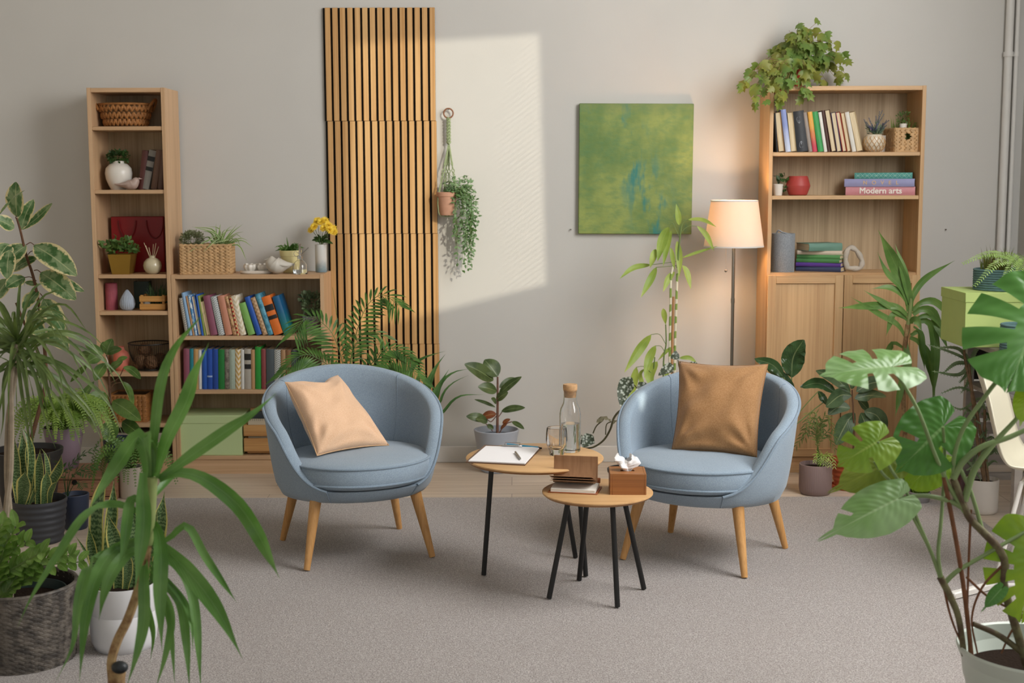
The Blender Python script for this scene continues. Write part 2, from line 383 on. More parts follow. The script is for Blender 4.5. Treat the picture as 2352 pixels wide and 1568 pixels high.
# ---------------------------------------------------------------- slat panels
m_slat = WOOD('slat_oak', '#dcb27a', '#bd8d55', 'z', 1, .5)
m_felt = M('black_felt', '#15130f', rough=.95, var=.1)
xs0, pit = -.998, .0396
edges = [aty(742, 17, -.03).z, aty(742, 278, -.03).z, aty(748, 537, -.03).z, aty(1000, 790, -.03).z, .092]
sh = [0, .004, .006, .008]
for k, lab in enumerate(('topmost of four oak slat panels with black gaps on the wall', 'oak slat panel second from the top, beside the hanging planter ring',
                         'oak slat panel third from the top, behind the yellow flowers', 'lowest oak slat panel, mostly behind the left armchair and palm')):
    z1, z0 = edges[k], edges[k+1]; x0 = xs0+sh[k]
    t = thing('slat_panel', lab, 'wall panel', (x0+.3, -.005, z0), 0, 'oak slat panels on the wall')
    MB().box((x0+.297, -.006, (z0+z1)/2), (.594, .010, z1-z0-.001)).build('felt_backing', m_felt, t)
    b = MB()
    for i in range(15): b.box((x0+.0125+i*pit+.0135, -.0185, (z0+z1)/2), (.027, .015, z1-z0-.0015), .0012)
    b.build('slats', m_slat, t)

# ---------------------------------------------------------------- bookcases
def oak(ax, tone=0):
    c = [('#d6b28c', '#bb9670'), ('#c69b6c', '#a97e52'), ('#d3ae80', '#b89064')][tone]
    return WOOD('oak_%d_%s' % (tone, ax), c[0], c[1], ax)
m_back = WOOD('veneer_back', '#c2a986', '#a08865', 'z', 1.2, .55)
def zf(py, px=560, Y=-.30): return aty(px, py, Y).z
def bookcase(name, label, x0, w, h, shelves, tone, top_in=True, plinth=.08):
    t = thing(name, label, 'bookcase', (x0+w/2, -.16, 0)); d = .28; yc = -.16; T = .02; F = -.30
    for s_ in (0, 1): MB().box((x0+T/2+s_*(w-T), yc, h/2), (T, d, h), .0012).build('side_panel', oak('z', tone), t)
    MB().box((x0+w/2, yc, h-.012), (w-2*T, d-.004, .022), .0012).build('top_board', oak('x', tone), t)
    MB().box((x0+w/2, -.026, h/2+.02), (w-2*T, .006, h-.06)).build('back_panel', m_back, t)
    for z in shelves: MB().box((x0+w/2, yc-.003, z-T/2), (w-2*T-.001, d-.016, T), .0012).build('shelf', oak('x', tone), t)
    if plinth: MB().box((x0+w/2, F+.02, plinth/2), (w-2*T, .016, plinth)).build('plinth', oak('x', tone), t)
    return t
XA = -2.177; XB = -1.777; XD = 1.328
SA = [zf(y, 290) for y in (290, 436, 630.5, 715, 856, 973)]+[.085]
SB = [zf(y) for y in (772, 896)]+[zf(1047)]
SD = [zf(y, 1900) for y in (349, 449, 626)]
bookcase('bookcase', 'tall narrow oak bookcase with seven open compartments at the left', XA, .40, 2.02, SA, 0)
bookcase('bookcase', 'low wide oak bookcase full of colourful books beside the slat panels', XB+.002, .796, 1.06, SB, 0, plinth=.09)
cab = bookcase('bookcase', 'tall wide oak bookcase with two panelled doors below, right of the lamp', XD, .80, 2.02, SD+[.085], 2)
for i in (0, 1):
    x0 = XD+.003+i*.398; w = .394; z0, z1 = .092, SD[2]-.012; cx = x0+w/2; Y = -.310; sw = .043
    b = MB()
    for sx in (-1, 1): b.box((cx+sx*(w/2-sw/2), Y, (z0+z1)/2), (sw, .02, z1-z0), .002)
    d = b.build('door', oak('z', 2), cab)
    for zz in (z0+sw/2, z1-sw/2): MB().box((cx, Y, zz), (w-2*sw, .02, sw), .002).build('rail', oak('x', 2), d)
    b = MB(); b.box((cx, Y+.005, (z0+z1)/2), (w-2*sw, .008, z1-z0-2*sw))
    b.build('inset_panel', oak('z', 2), d)
    b = MB(); kx = cx+(1 if i == 0 else -1)*(w/2-.018); kz = zf(843, 1936, -.33)
    b.lathe([(.004, 0), (.004, .012), (.0125, .016), (.0135, .022), (.010, .028), (0, .029)], 16)
    b.v = [(kx+x, Y-.010-z, kz+y) for x, y, z in b.v]
    tag(b.build('knob', M('knob_dark', '#1c1512', rough=.3, var=0), d), 'dark round knob')

# ---------------------------------------------------------------- armchairs
m_blue = FABRIC('blue_grey_wool', '#a0b0bd', '#8192a3', 420)
m_pipe = FABRIC('blue_grey_piping', '#94a4b2', '#77899a', 420)
m_leg = WOOD('beech_leg', '#d5a266', '#b9854b', 'z', 1.5, .4)
def armchair(label, loc, rot):
    t = thing('armchair', label, 'armchair', loc, rot, 'blue-grey tub armchairs'); A, B, th0 = .368, .335, math.radians(150)
    def rim(th):
        s_ = max(0, (math.cos(th)-math.cos(th0))/(1-math.cos(th0))); return .328+.408*s_**.5*sstep(-.06, .30, s_)
    def plan(th, sc=1.0, off=0.0):
        x, y = A*math.sin(th), B*math.cos(th); r = math.hypot(x, y); k = sc-off/r; return x*k, y*k
    K = 20
    def fn(u, v):
        th = (u*2-1)*PI; zr = rim(th); k = v*K; fr = sstep(th0+.12, th0-.25, abs(th))
        if k <= 1: x, y = plan(th, .60+.22*k); return V((x, y, .272))
        if k <= 9:
            h = (k-1)/8; sc = .83+.17*h**.55; x, y = plan(th, sc); return V((x, y, .275+(zr-.275)*h))
        if k <= 13:
            a = (k-9)/4*PI; x, y = plan(th, 1, .026*(1-math.cos(a))*(.5+.5*fr)); return V((x, y, zr+.016*math.sin(a)*fr))
        h = (k-13)/7; bul = .018*math.sin(PI*h)*fr
        x, y = plan(th, 1, .052*(.5+.5*fr)+.055*h-bul+.02*(1-fr)); return V((x, y, zr+(.350-zr)*h))
    MB().grid(fn, 96, K, 0, True).build('shell', m_blue, t, local=True, ang=60)
    # piping along the outer rim and the two seams of the front
    pts = []
    for i in range(97):
        th = (i/96*2-1)*th0*1.0; x, y = plan(th, 1.004); pts.append(V((x, y, rim(th)+.002)))
    for sg in (-1, 1):
        pass
    MB().tube(pts, .0060, 8).build('rim_piping', m_pipe, t, local=True)
    b = MB()
    for sg in (-1, 1):
        pl = []
        for i in range(9):
            h = i/8; x, y = plan(sg*th0, .832+.17*h**.55+.002); pl.append(V((x, y, .275+(rim(th0)-.275)*h)))
        b.tube(pl, .002, 6)
        pl = []
        for i in range(14):
            v = (11+i*.62)/K; th = sg*math.radians(50); p = fn((th/PI+1)/2, v); pl.append(p)
        b.tube(pl, .0016, 6)
    b.build('seam', m_pipe, t, local=True)
    # seat cushion with piping top and bottom
    a, bb, cy = .298, .290, -.060; ex = 2.05
    def pl2(an, sc):
        c_, s_ = math.cos(an), math.sin(an); r = 1/((abs(c_)/a)**ex+(abs(s_)/bb)**ex)**(1/ex); return r*c_*sc, cy+r*s_*sc
    pr = [(.0, .334), (.94, .334), (.98, .340), (1.002, .352), (1.016, .372), (1.015, .392), (1.010, .408), (.998, .420), (.96, .428), (.85, .436), (.6, .445), (.3, .449), (.0, .450)]
    def fc(u, v):
        k = v*(len(pr)-1); i = min(len(pr)-2, int(k)); f = k-i; sc = pr[i][0]*(1-f)+pr[i+1][0]*f; z = pr[i][1]*(1-f)+pr[i+1][1]*f
        x, y = pl2(2*PI*u, max(.001, sc)); z += .004*noise.noise(V((x*9, y*9, 3))) if v > .7 else 0
        return V((x, y, z))
    cu = MB().grid(fc, 72, (len(pr)-1)*2, 0, True).build('seat_cushion', m_blue, t, local=True, ang=60)
    b = MB()
    for sc, z in ((1.003, .421), (1.007, .352)):
        b.tube([V((*pl2(2*PI*i/72, sc), z)) for i in range(72)], .0050, 8, closed=True)
    b.build('cushion_piping', m_pipe, cu, local=True)
    for sx in (-1, 1):
        for sy in (-1, 1):
            top = V((sx*.205, sy*.185, .285)); bot = V((sx*.26, sy*.243, .0125))
            MB().tube([top.lerp(bot, i/6) for i in range(7)], [.0245, .0125], 16).build('leg', m_leg, t, local=True)
    return t
armchair('blue-grey tub armchair holding the peach cushion, in front of the low bookcase', (-.653, -1.78, 0), math.radians(21))
armchair('blue-grey tub armchair holding the tan velvet cushion, in front of the floor lamp', CH2, R2)

def pillow(name, label, cor, thick, mat, seed, pipe_mat, dent=0, wr=.012):
    BL, BR, TR, TL = [V(c) for c in cor]; nrm = (BR-BL).cross(TL-BL).normalized(); cen = (BL+BR+TR+TL)/4
    def fn(side):
        def f(u, v):
            x, y = u*2-1, v*2-1; e = max(0, (1-x*x))*max(0, (1-y*y))
            xi = x*(1-.07*(1-y*y)*abs(x)); yi = y*(1-.07*(1-x*x)*abs(y)-(dent*math.exp(-((x-.1)/.35)**2) if y > 0 else 0)*y*y)
            p = BL.lerp(BR, (xi+1)/2).lerp(TL.lerp(TR, (xi+1)/2), (yi+1)/2)
            q = V((x*1.6, y*1.6, seed)); d = V((x, y, 0))
            w = noise.noise(V((x*1.3+y*.8+seed, (y-x*.5)*2.6, seed)))*wr*1.2+noise.noise(q*1.7)*wr*.35
            cr = max(abs(x), abs(y))
            for cx, cy in ((-1, -1), (1, -1), (1, 1), (-1, 1)):
                rr = math.hypot(x-cx, y-cy); w += (.0065 if cy < 0 else .004)*math.sin(math.atan2(y-cy, x-cx)*11+seed)*math.exp(-((rr-.55)/.38)**2)
            h = thick*.5*e**.42
            return p+nrm*side*(h+w*min(1, e*4))
        return f
    t = thing(name, label, 'cushion', cen-V((0, 0, (cen-min((BL, BR), key=lambda c: c.z)).z)))
    b = MB(); b.grid(fn(1), 44, 44); b.grid(fn(-1), 44, 44); b.build('cover', mat, t, ang=80)
    g = fn(0); ed = [g(i/24, 0) for i in range(24)]+[g(1, i/24) for i in range(24)]+[g(1-i/24, 1) for i in range(24)]+[g(0, 1-i/24) for i in range(24)]
    MB().tube(ed, .0024, 6, closed=True).build('edge_seam', pipe_mat, t)
m_peach = FABRIC('peach_cotton', '#ecc7a6', '#e0b591', 300, .9, .12, .05)
m_peach2 = FABRIC('peach_seam', '#dcb790', '#cca57c', 300)
m_velvet = FABRIC('tan_velvet', '#ad845a', '#9a7047', 220, .75, .08, .10)
pillow('throw_pillow', 'crumpled peach cotton cushion leaning in the left armchair', (aty(728, 1046, -2.0), aty(893, 1022, -1.77), aty(776, 862, -1.56), aty(655, 878, -1.84)), .15, m_peach, 3.3, m_peach2, .16, .016)
pillow('throw_pillow', 'square tan velvet cushion upright in the right armchair', (aty(1543, 1034, -1.86), aty(1738, 1052, -1.99), aty(1764, 836, -1.80), aty(1560, 830, -1.70)), .15, m_velvet, 8.1, FABRIC('velvet_seam', '#9c744a', '#8a623a', 220), 0, .013)

# ---------------------------------------------------------------- side tables
m_top = WOOD('table_oak', '#d3aa78', '#bb8f5e', 'x', .9, .42)
m_edge = WOOD('table_edge', '#a97b4e', '#8e6238', 'x', 1, .5)
m_blk = M('black_steel', '#141414', rough=.45, var=0)
def round_table(label, c, R, z, feet, tr):
    t = thing('side_table', label, 'side table', (c[0], c[1], 0), 0, 'round oak side tables')
    top = MB().lathe([(0, z), (R-.004, z), (R, z-.003), (R, z-.007)], 72, (c[0], c[1], 0)).build('tabletop', m_top, t)
    MB().lathe([(R, z-.007), (R-.010, z-.016), (0, z-.016)], 72, (c[0], c[1], 0)).build('table_rim', m_edge, top)
    for x, y in feet:
        d = V((x-c[0], y-c[1], 0)); tp = V((c[0], c[1], z-.015))+d.normalized()*tr; bt = V((x, y, .0145))
        MB().tube([tp, bt], .0098, 14).build('leg', m_blk, t)
TBZ, TSZ = .482, .412; TB = (.092, -2.165); TS = (.318, -2.44)
round_table('larger round oak side table on black legs carrying the carafe', TB, .266, TBZ, [(-.107, -2.174), (.29, -2.19), (.262, -1.93)], .165)
round_table('smaller round oak side table on black legs carrying the tissue box', TS, .203, TSZ, [(.14, -2.467), (.384, -2.569), (.5, -2.355), (.262, -2.24)], .105)

# ---------------------------------------------------------------- painting
def painting():
    m, nt, b = newmat('green_canvas'); v = coord(nt, (1, 1, .8)); n1 = noisef(nt, v, 3.2, 4, .6); n2 = noisef(nt, coord(nt, (3, 3, 1)), 2.4, 4, .65); n3 = noisef(nt, coord(nt, (1.5, 1, 3)), 9, 5, .7)
    c = mixc(nt, ramp(nt, n1, .35, .65), '#5f7d3e', '#93a052'); c = mixc(nt, math_(nt, 'MULTIPLY', ramp(nt, n3, .4, .7), .5), c, '#4f7d4f')
    sx = nd(nt, 'ShaderNodeSeparateXYZ'); nt.links.new(coord(nt), sx.inputs[0])
    cx = math_(nt, 'ABSOLUTE', math_(nt, 'ADD', sx.outputs[0], math_(nt, 'ADD', math_(nt, 'MULTIPLY', sx.outputs[2], .45), .0)))
    f = math_(nt, 'MULTIPLY', ramp(nt, cx, .20, .02), ramp(nt, n2, .50, .62)); c = mixc(nt, f, c, '#2f7d74')
    f4 = ramp(nt, math_(nt, 'ADD', sx.outputs[2], math_(nt, 'MULTIPLY', n1, .3)), .42, .52); c = mixc(nt, math_(nt, 'MULTIPLY', f4, .5), c, '#6d7d4c')
    nt.links.new(c, b.inputs['Base Color']); b.inputs['Roughness'].default_value = .55; addbump(nt, b, n3, .35, .006)
    TL, BR = aty(1330, 238, -.03), aty(1589, 537, -.03); c3 = (TL+BR)/2; w, h = BR.x-TL.x, TL.z-BR.z
    t = thing('painting', 'abstract green and teal painting hung on the wall between hanging plant and lamp', 'painting', (c3.x, -.016, BR.z))
    R = Matrix.Rotation(math.radians(.35), 3, 'Y')
    MB().box((c3.x, -.016, c3.z), (w, .030, h), .003, R).build('canvas', m, t, org=(c3.x, -.016, c3.z)).location = (0, 0, c3.z-BR.z)
painting()

# ---------------------------------------------------------------- floor lamp
def floor_lamp():
    x, y = 1.146, -.35; m_st = M('brushed_steel', '#9b948c', rough=.28, metal=1, var=0)
    t = thing('floor_lamp', 'lit floor lamp with white drum shade and steel pole beside the tall cabinet', 'lamp', (x, y, 0))
    MB().lathe([(0, 0), (.13, 0), (.132, .008), (.125, .018), (.02, .024), (.012, .03), (0, .03)], 40, (x, y, 0)).build('base', m_st, t)
    p = MB().tube([(x, y, .02), (x, y, 1.24)], .0085, 16).build('pole', m_st, t)
    MB().lathe([(.0085, -.012), (.0102, -.012), (.0102, .012), (.0085, .012)], 16, (x, y, aty(1686, 690, y).z)).build('pole_joint', m_st, p)
    m, nt, b = newmat('shade_linen'); b.inputs['Base Color'].default_value = (*L('#efe4d4'), 1); b.inputs['Roughness'].default_value = .9
    f = noisef(nt, coord(nt, (1, 1, 1)), 260, 2); addbump(nt, b, f, .15, .001)
    tr = nd(nt, 'ShaderNodeBsdfTranslucent'); tr.inputs[0].default_value = (*L('#f6e6d2'), 1); mx = nd(nt, 'ShaderNodeMixShader'); mx.inputs[0].default_value = .2
    nt.links.new(b.outputs[0], mx.inputs[1]); nt.links.new(tr.outputs[0], mx.inputs[2]); nt.links.new(mx.outputs[0], nt.nodes['Material Output'].inputs[0])
    zt, zb, rt, rb = 1.436, 1.204, .120, .153
    s_ = MB().lathe([(rb, zb), (rt, zt), (rt-.002, zt), (rb-.002, zb), (rb, zb)], 56, (x, y, 0), cap=False).build('lamp_shade', m, t, rn=False)
    b = MB()
    for r, z in ((rt, zt), (rb, zb)): b.lathe([(r+.001, z-.004), (r+.001, z+.003), (r-.003, z+.003), (r-.003, z-.004), (r+.001, z-.004)], 56, (x, y, 0), cap=False)
    for a in range(3): b.tube([(x, y, zb+.035), (x+rb*.93*math.cos(a*2.09+.5), y+rb*.93*math.sin(a*2.09+.5), zb+.02)], .0018, 6)
    b.build('shade_ring', m_white, s_)
    MB().lathe([(.018, 0), (.018, .055), (0, .056)], 16, (x, y, 1.225)).build('socket', m_white, t)
    bu = MB().ball((x, y, 1.318), (.03, .03, .04)).build('bulb', M('lit_bulb', '#fff0d0', emit=5, ecol='#ffd3a0', var=0), t)
    c = MB(); cx = x-.042; zc = aty(1674, 622, y-.02).z
    for i in range(34): c.ball((cx, y-.02, zc+.012+i*(1.215-zc)/34), .0017, 6, 4)
    ch = c.build('pull_chain', m_st, t); MB().ball((cx, y-.02, zc), .007, 12, 8).build('chain_bead', m_st, ch)
    d = bpy.data.lights.new('lamp_glow', 'POINT'); d.energy = 17; d.color = (1, .60, .30); d.shadow_soft_size = .045
    o = bpy.data.objects.new('lamp_glow', d); COL.objects.link(o); o.location = (0, 0, 1.33); o.parent = t
floor_lamp()
# ---------------------------------------------------------------- plant generators
def rv(s=1.0): return V((rnd.uniform(-s, s), rnd.uniform(-s, s), rnd.uniform(-s, s)))
def bush(b, c, r, n, l, w, droop=.3, inner=.35, bias=(0, -.2, .5), fold=.3):
    c = V(c)
    for i in range(n):
        d = rv(); d = d.normalized() if d.length > 0 else V((0, 0, 1)); k = inner+(1-inner)*rnd.random()**.6
        p = c+V((d.x*r[0], d.y*r[1], d.z*r[2]))*k; dr = (d+V(bias)*.6+rv(.5)).normalized(); s_ = rnd.uniform(.75, 1.2)
        b.mini(p, dr, l*s_, w*s_, V((0, -.5, .8))+rv(.5), fold, 0, droop*rnd.random())
def grass(b, c, n, h, sp, w, droop=.5, base=.02, prof='blade', seg=6):
    c = V(c)
    for i in range(n):
        a = rnd.uniform(0, 2*PI); k = rnd.uniform(.1, 1); hh = h*rnd.uniform(.6, 1.1); s_ = sp*k
        p0 = c+V((math.cos(a), math.sin(a), 0))*base*rnd.random(); d = V((math.cos(a), math.sin(a), 0))
        p1 = p0+d*s_*.35+V((0, 0, hh*.7)); p2 = p0+d*s_+V((0, 0, hh*(1-droop*k*k)))
        b.leaf([p0, p1, p2], w*rnd.uniform(.7, 1.1), prof, seg, 2, .4, (d.x*.2, -.8, .5))
def frond(b, path, n, ll, lw, ang=55, taper=.5, droop=.15, up=(0, -.5, .8), t0=.12, tip=1, stem=.0012, sm=0, m=0, vee=.0):
    """pinnate leaf: rachis with leaflets in two rows"""
    P = resample(catmull(path, 8), n); up = V(up).normalized()
    b.tube(P, [stem, stem*.4], 5, sm)
    for i in range(1, n+1):
        t = i/n
        if t < t0: continue
        tg = (P[min(n, i+1)]-P[i-1]).normalized(); sd = tg.cross(up)
        if sd.length < .05: continue
        sd.normalize(); nm = sd.cross(tg)
        k = (sstep(t0-.15, t0+.25, t)*(1-taper*sstep(.45, 1.05, t)))*rnd.uniform(.88, 1.1); a = math.radians(ang*(1-.35*t))
        for g in (-1, 1): b.mini(P[i], tg*math.cos(a)+sd*g*math.sin(a)+nm*vee, ll*k, lw*max(.55, k), nm+rv(.15), .15, m, droop)
def fern(b, c, n, l, h, npin=20, ll=.028, lw=.010, a0=0, a1=2*PI, droop=.55):
    c = V(c)
    for i in range(n):
        a = a0+(a1-a0)*(i+rnd.random())/n; k = rnd.uniform(.6, 1.1); d = V((math.cos(a), math.sin(a), 0)); hh = h*rnd.uniform(.5, 1.15)
        frond(b, [c+d*.01, c+d*l*k*.4+V((0, 0, hh)), c+d*l*k*.8+V((0, 0, hh*.85)), c+d*l*k+V((0, 0, hh-droop*l*k))], npin, ll, lw, 78, .75, .1, up=(d.x*.1, -.45, .8), t0=.1)
def soil(parent, c, r, z, mat=None): return MB().lathe([(0, z+.006), (r*.6, z+.004), (r, z)], 24, c, cap=False).build('soil', mat or m_soil, parent)
m_soil = M('potting_soil', '#2a1f18', rough=1, spec=.1, var=.4, vs=120, bump=.8, bs=140, bd=.01)
g_dark = LEAF('leaf_dark', '#2c4a22', '#3d5f2c', .4)
g_mid = LEAF('leaf_mid', '#4b6b33', '#5f7f3c', .45)
g_grey = LEAF('leaf_greygreen', '#647a55', '#7d8f68', .5)
g_lime = LEAF('leaf_lime', '#86a03f', '#a3b552', .42)
g_grass = LEAF('leaf_grass', '#58782c', '#78923c', .5, rib=0)
g_spider = LEAF('leaf_spider', '#5c8346', '#7a9c58', .45, 'edge')
m_stem = M('stem_green', '#6d8447', rough=.5, var=.2)
m_bark = M('stem_brown', '#6b4a33', rough=.85, var=.4, vs=40, bump=.4, bs=90)
m_cer = M('white_ceramic', '#e2dcd2', rough=.35, var=.03, coat=.2)

# plaited basket walls: rows of tilted strand bumps
def plait(b, fn, nu, nv, sz, th, up=V((0, 0, 1)), alt=.55, vert=False):
    for j in range(nv):
        for i in range(nu):
            u, v = (i+.5)/nu, (j+.5)/nv; p = fn(u, v); pu = (fn(min(1, u+.01), v)-fn(max(0, u-.01), v)).normalized(); n_ = pu.cross(up).normalized(); w_ = n_.cross(pu)
            for g in (-1, 1):
                if vert: ax = w_*math.cos(alt)+pu*math.sin(alt)*g; off = pu*g*sz[0]*.26
                else: ax = pu*math.cos(alt)+w_*math.sin(alt)*g; off = w_*g*sz[1]*.26
                bx = n_.cross(ax); A_, B_ = (sz[1]*.62, sz[0]*.36) if vert else (sz[0]*.74, sz[1]*.47)
                vs = []; fs = []; nn, kk = 8, 4
                for y in range(kk+1):
                    ph = PI*y/kk
                    for x in range(nn):
                        a = 2*PI*x/nn; vs.append(p+off+ax*(A_*-math.cos(ph))+bx*(B_*math.sin(ph)*math.cos(a))+n_*(th*math.sin(ph)*math.sin(a)))
                for y in range(kk):
                    for x in range(nn): fs.append((y*nn+x, y*nn+(x+1) % nn, (y+1)*nn+(x+1) % nn, (y+1)*nn+x))
                b.add(vs, fs)
m_wick = M('wicker_straw', '#cfa878', rough=.65, var=.35, vs=45, bump=.25, bs=260, bst=(1, 1, .3), bd=.002)
m_wick2 = M('wicker_brown', '#a8703a', rough=.6, var=.4, vs=40, bump=.25, bs=240, bd=.002)
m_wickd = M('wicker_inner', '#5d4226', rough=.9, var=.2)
def rect_basket(name, label, cat, c, w, d, h, R, mat, nu, nud, nv, hole=None, group=None, holeside=None):
    """rectangular plaited basket; c = centre of base"""
    t = thing(name, label, cat, c, R, group); b = MB(); T = .012
    for sx in (-1, 1): b.box((sx*(w/2-T/2), 0, h/2), (T*.6, d-T, h*.97))
    b.box((0, d/2-T/2, h/2), (w-T, T*.6, h*.97)); b.box((0, 0, .004), (w-T, d-T, .008))
    if hole:
        hw, hz0, hz1 = hole
        b.box((0, -d/2+T/2, hz0/2), (w-T, T*.6, hz0)); b.box((0, -d/2+T/2, (hz1+h)/2), (w-T, T*.6, h-hz1))
        for sx in (-1, 1): b.box((sx*(hw/2+(w-T-hw)/4), -d/2+T/2, (hz0+hz1)/2), ((w-T-hw)/2, T*.6, hz1-hz0))
    else: b.box((0, -d/2+T/2, h/2), (w-T, T*.6, h*.97))
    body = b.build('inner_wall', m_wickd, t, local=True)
    b = MB(); sz = (w/nu, h/nv)
    def side(f, n_):
        bb = MB(); plait(bb, f, n_, nv, sz, .0075); return bb
    fr = MB()
    for j in range(nv):
        for i in range(nu):
            u, v = (i+.5)/nu, (j+.5)/nv; x = (u-.5)*w; z = v*h
            if hole and abs(x) < hole[0]/2 and hole[1] < z < hole[2]: continue
            plait(fr, lambda uu, vv, x=x, z=z: V((x+(uu-.5)*w/nu, -d/2, z+(vv-.5)*h/nv)), 1, 1, sz, .0075)
    b.add(fr.v, fr.f)
    for f in (lambda u, v: V((w/2, (u-.5)*d, v*h)), lambda u, v: V((-w/2, (.5-u)*d, v*h)), lambda u, v: V(((.5-u)*w, d/2, v*h))):
        n_ = nu if f(0, 0).y == f(1, 0).y else nud; bb = side(f, n_); b.add(bb.v, bb.f)
    b.build('plaited_wall', mat, t, local=True, rn=False)
    b = MB()
    for z in (h, .004):
        q = [V((sx*w/2, sy*d/2, z)) for sx, sy in ((-1, -1), (1, -1), (1, 1), (-1, 1))]; P = []
        for i in range(4): P += [q[i].lerp(q[(i+1) % 4], k/8) for k in range(8)]
        MB().tube(P, .006, 8, closed=True).build('rim', mat, t, local=True)
    return t

# ---------------------------------------------------------------- books
PG = M('paper_pages', '#e6d6b6', rough=.9, var=.25, vs=400, vst=(1, .02, .02), col2='#c9b48e'); PGW = M('paper_white', '#efeae0', rough=.9, var=.05)
BC = {}
def bookmat(col, pat=None):
    k = (col, pat)
    if k in BC: return BC[k]
    if not pat: m = M('cover_'+col[1:], col, rough=.5, var=.1, vs=20)
    else:
        kind, c2 = pat; m, nt, b = newmat('cover_%s_%s' % (kind, col[1:])); v = coord(nt)
        if kind == 'grad':
            sx = nd(nt, 'ShaderNodeSeparateXYZ'); nt.links.new(v, sx.inputs[0]); f = ramp(nt, math_(nt, 'ADD', sx.outputs[2], math_(nt, 'MULTIPLY', noisef(nt, v, 14), .1)), .07, .2)
        elif kind in ('zig', 'herr'):
            sx = nd(nt, 'ShaderNodeSeparateXYZ'); nt.links.new(v, sx.inputs[0]); fx = 55 if kind == 'zig' else 90
            tri = math_(nt, 'PINGPONG', math_(nt, 'MULTIPLY', sx.outputs[0], fx), 1.0)
            f = math_(nt, 'FRACT', math_(nt, 'ADD', math_(nt, 'MULTIPLY', sx.outputs[2], 36 if kind == 'zig' else 85), tri)); f = ramp(nt, f, .42, .55)
        elif kind == 'dots':
            vo = nd(nt, 'ShaderNodeTexVoronoi'); vo.inputs['Scale'].default_value = 130; vo.inputs['Randomness'].default_value = .1; nt.links.new(v, vo.inputs['Vector']); f = ramp(nt, vo.outputs[0], .45, .25)
        elif kind == 'check':
            ck = nd(nt, 'ShaderNodeTexChecker'); ck.inputs['Scale'].default_value = 90; nt.links.new(v, ck.inputs['Vector']); f = ck.outputs[1]
        else: f = ramp(nt, noisef(nt, v, 55, 3, .7), .45, .58)
        nt.links.new(mixc(nt, f, col, c2), b.inputs['Base Color']); b.inputs['Roughness'].default_value = .5
    BC[k] = m; return m
def book(label, group, org, th, h, d, mat, R=None, fore=False, pages=None, bands=(), cat='book', round_=True):
    """upright book, local: x thickness from 0, y depth from 0 (spine in front unless fore), z height"""
    b = MB(); c = .0022; pg = pages or PG
    t = thing('book', label, cat, org, 0, group)
    y0 = 0 if not fore else d
    b.box((c/2, d/2, h/2), (c, d, h), .0006); b.box((th-c/2, d/2, h/2), (c, d, h), .0006)
    sy = 0 if not fore else d; bul = min(.005, th*.2)*(-1 if not fore else 1)*(1 if round_ else .2); n = 7
    vs = []
    for i in range(n):
        a = i/(n-1); x = a*th; y = sy+bul*math.sin(PI*a)
        for z in (0, h): vs += [(x, y, z)]
    for i in range(n):
        a = i/(n-1); x = c*.5+a*(th-c); y = sy+bul*math.sin(PI*a)+(c if not fore else -c)
        for z in (0, h): vs += [(x, y, z)]
    o = 2*n; fs = []
    for i in range(n-1):
        fs += [(2*i, 2*i+2, 2*i+3, 2*i+1), (o+2*i, o+2*i+1, o+2*i+3, o+2*i+2), (2*i+1, 2*i+3, o+2*i+3, o+2*i+1), (2*i, o+2*i, o+2*i+2, 2*i+2)]
    b.add(vs, fs)
    cov = b.build('cover', mat, t, local=True, ang=50)
    in0, in1 = (.004, d-.005) if not fore else (.005, d-.004)
    MB().box((th/2, (in0+in1)/2, h/2), (th-2*c-.0002, in1-in0, h-.007)).build('pages', pg, t, local=True)
    for z0, z1, col in bands:
        b = MB(); vs = []
        for i in range(n):
            a = i/(n-1); 
            for z in (z0*h, z1*h): vs.append((a*th, sy+(bul*math.sin(PI*a))+(-.0006 if not fore else .0006), z))
        b.add(vs, [(2*i, 2*i+2, 2*i+3, 2*i+1) for i in range(n-1)]); b.build('spine_label', bookmat(col), cov, local=True)
    if R is not None: t.rotation_euler = R
    return t
def row(specs, z, Y, group, tail):
    """specs: (bottom-left px, bottom-right px, top-left px, top py, colour, words, pattern, fore, bands, depth)"""
    for s_ in specs:
        xl, xr, tl, ty, col, words = s_[:6]; pat = s_[6] if len(s_) > 6 else None; fore = s_[7] if len(s_) > 7 else False; bands = s_[8] if len(s_) > 8 else (); d = s_[9] if len(s_) > 9 else .15
        zpy = proj(V((aty(xl, 600, Y).x, Y, z)))[1]
        A_, B_, T_ = aty(xl, zpy, Y), aty(xr, zpy, Y), aty(tl, ty, Y); lean = math.atan2(T_.x-A_.x, T_.z-z); th = (B_.x-A_.x)*math.cos(lean)
        h = (T_-V((A_.x, Y, z))).length
        if lean <= 0: org = V((A_.x, Y, z+.0003)); 
        else: org = V((B_.x, Y, z+.0003))-V((th*math.cos(lean), 0, -th*math.sin(lean)))
        if lean > 0: h = h-th*math.sin(lean)*.8
        book(words+tail, group, org, th-.0006, h, d, bookmat(col, pat), (0, lean, 0), fore, None, bands)
def proj(P):
    d = V(P)-CAM; z = d.dot(_fw); return 1176+FPX*d.dot(_rt)/z, 784-FPX*d.dot(_up)/z
def cv(ox, oy, s_): return lambda x, y: (ox+x/s_, oy+y/s_)

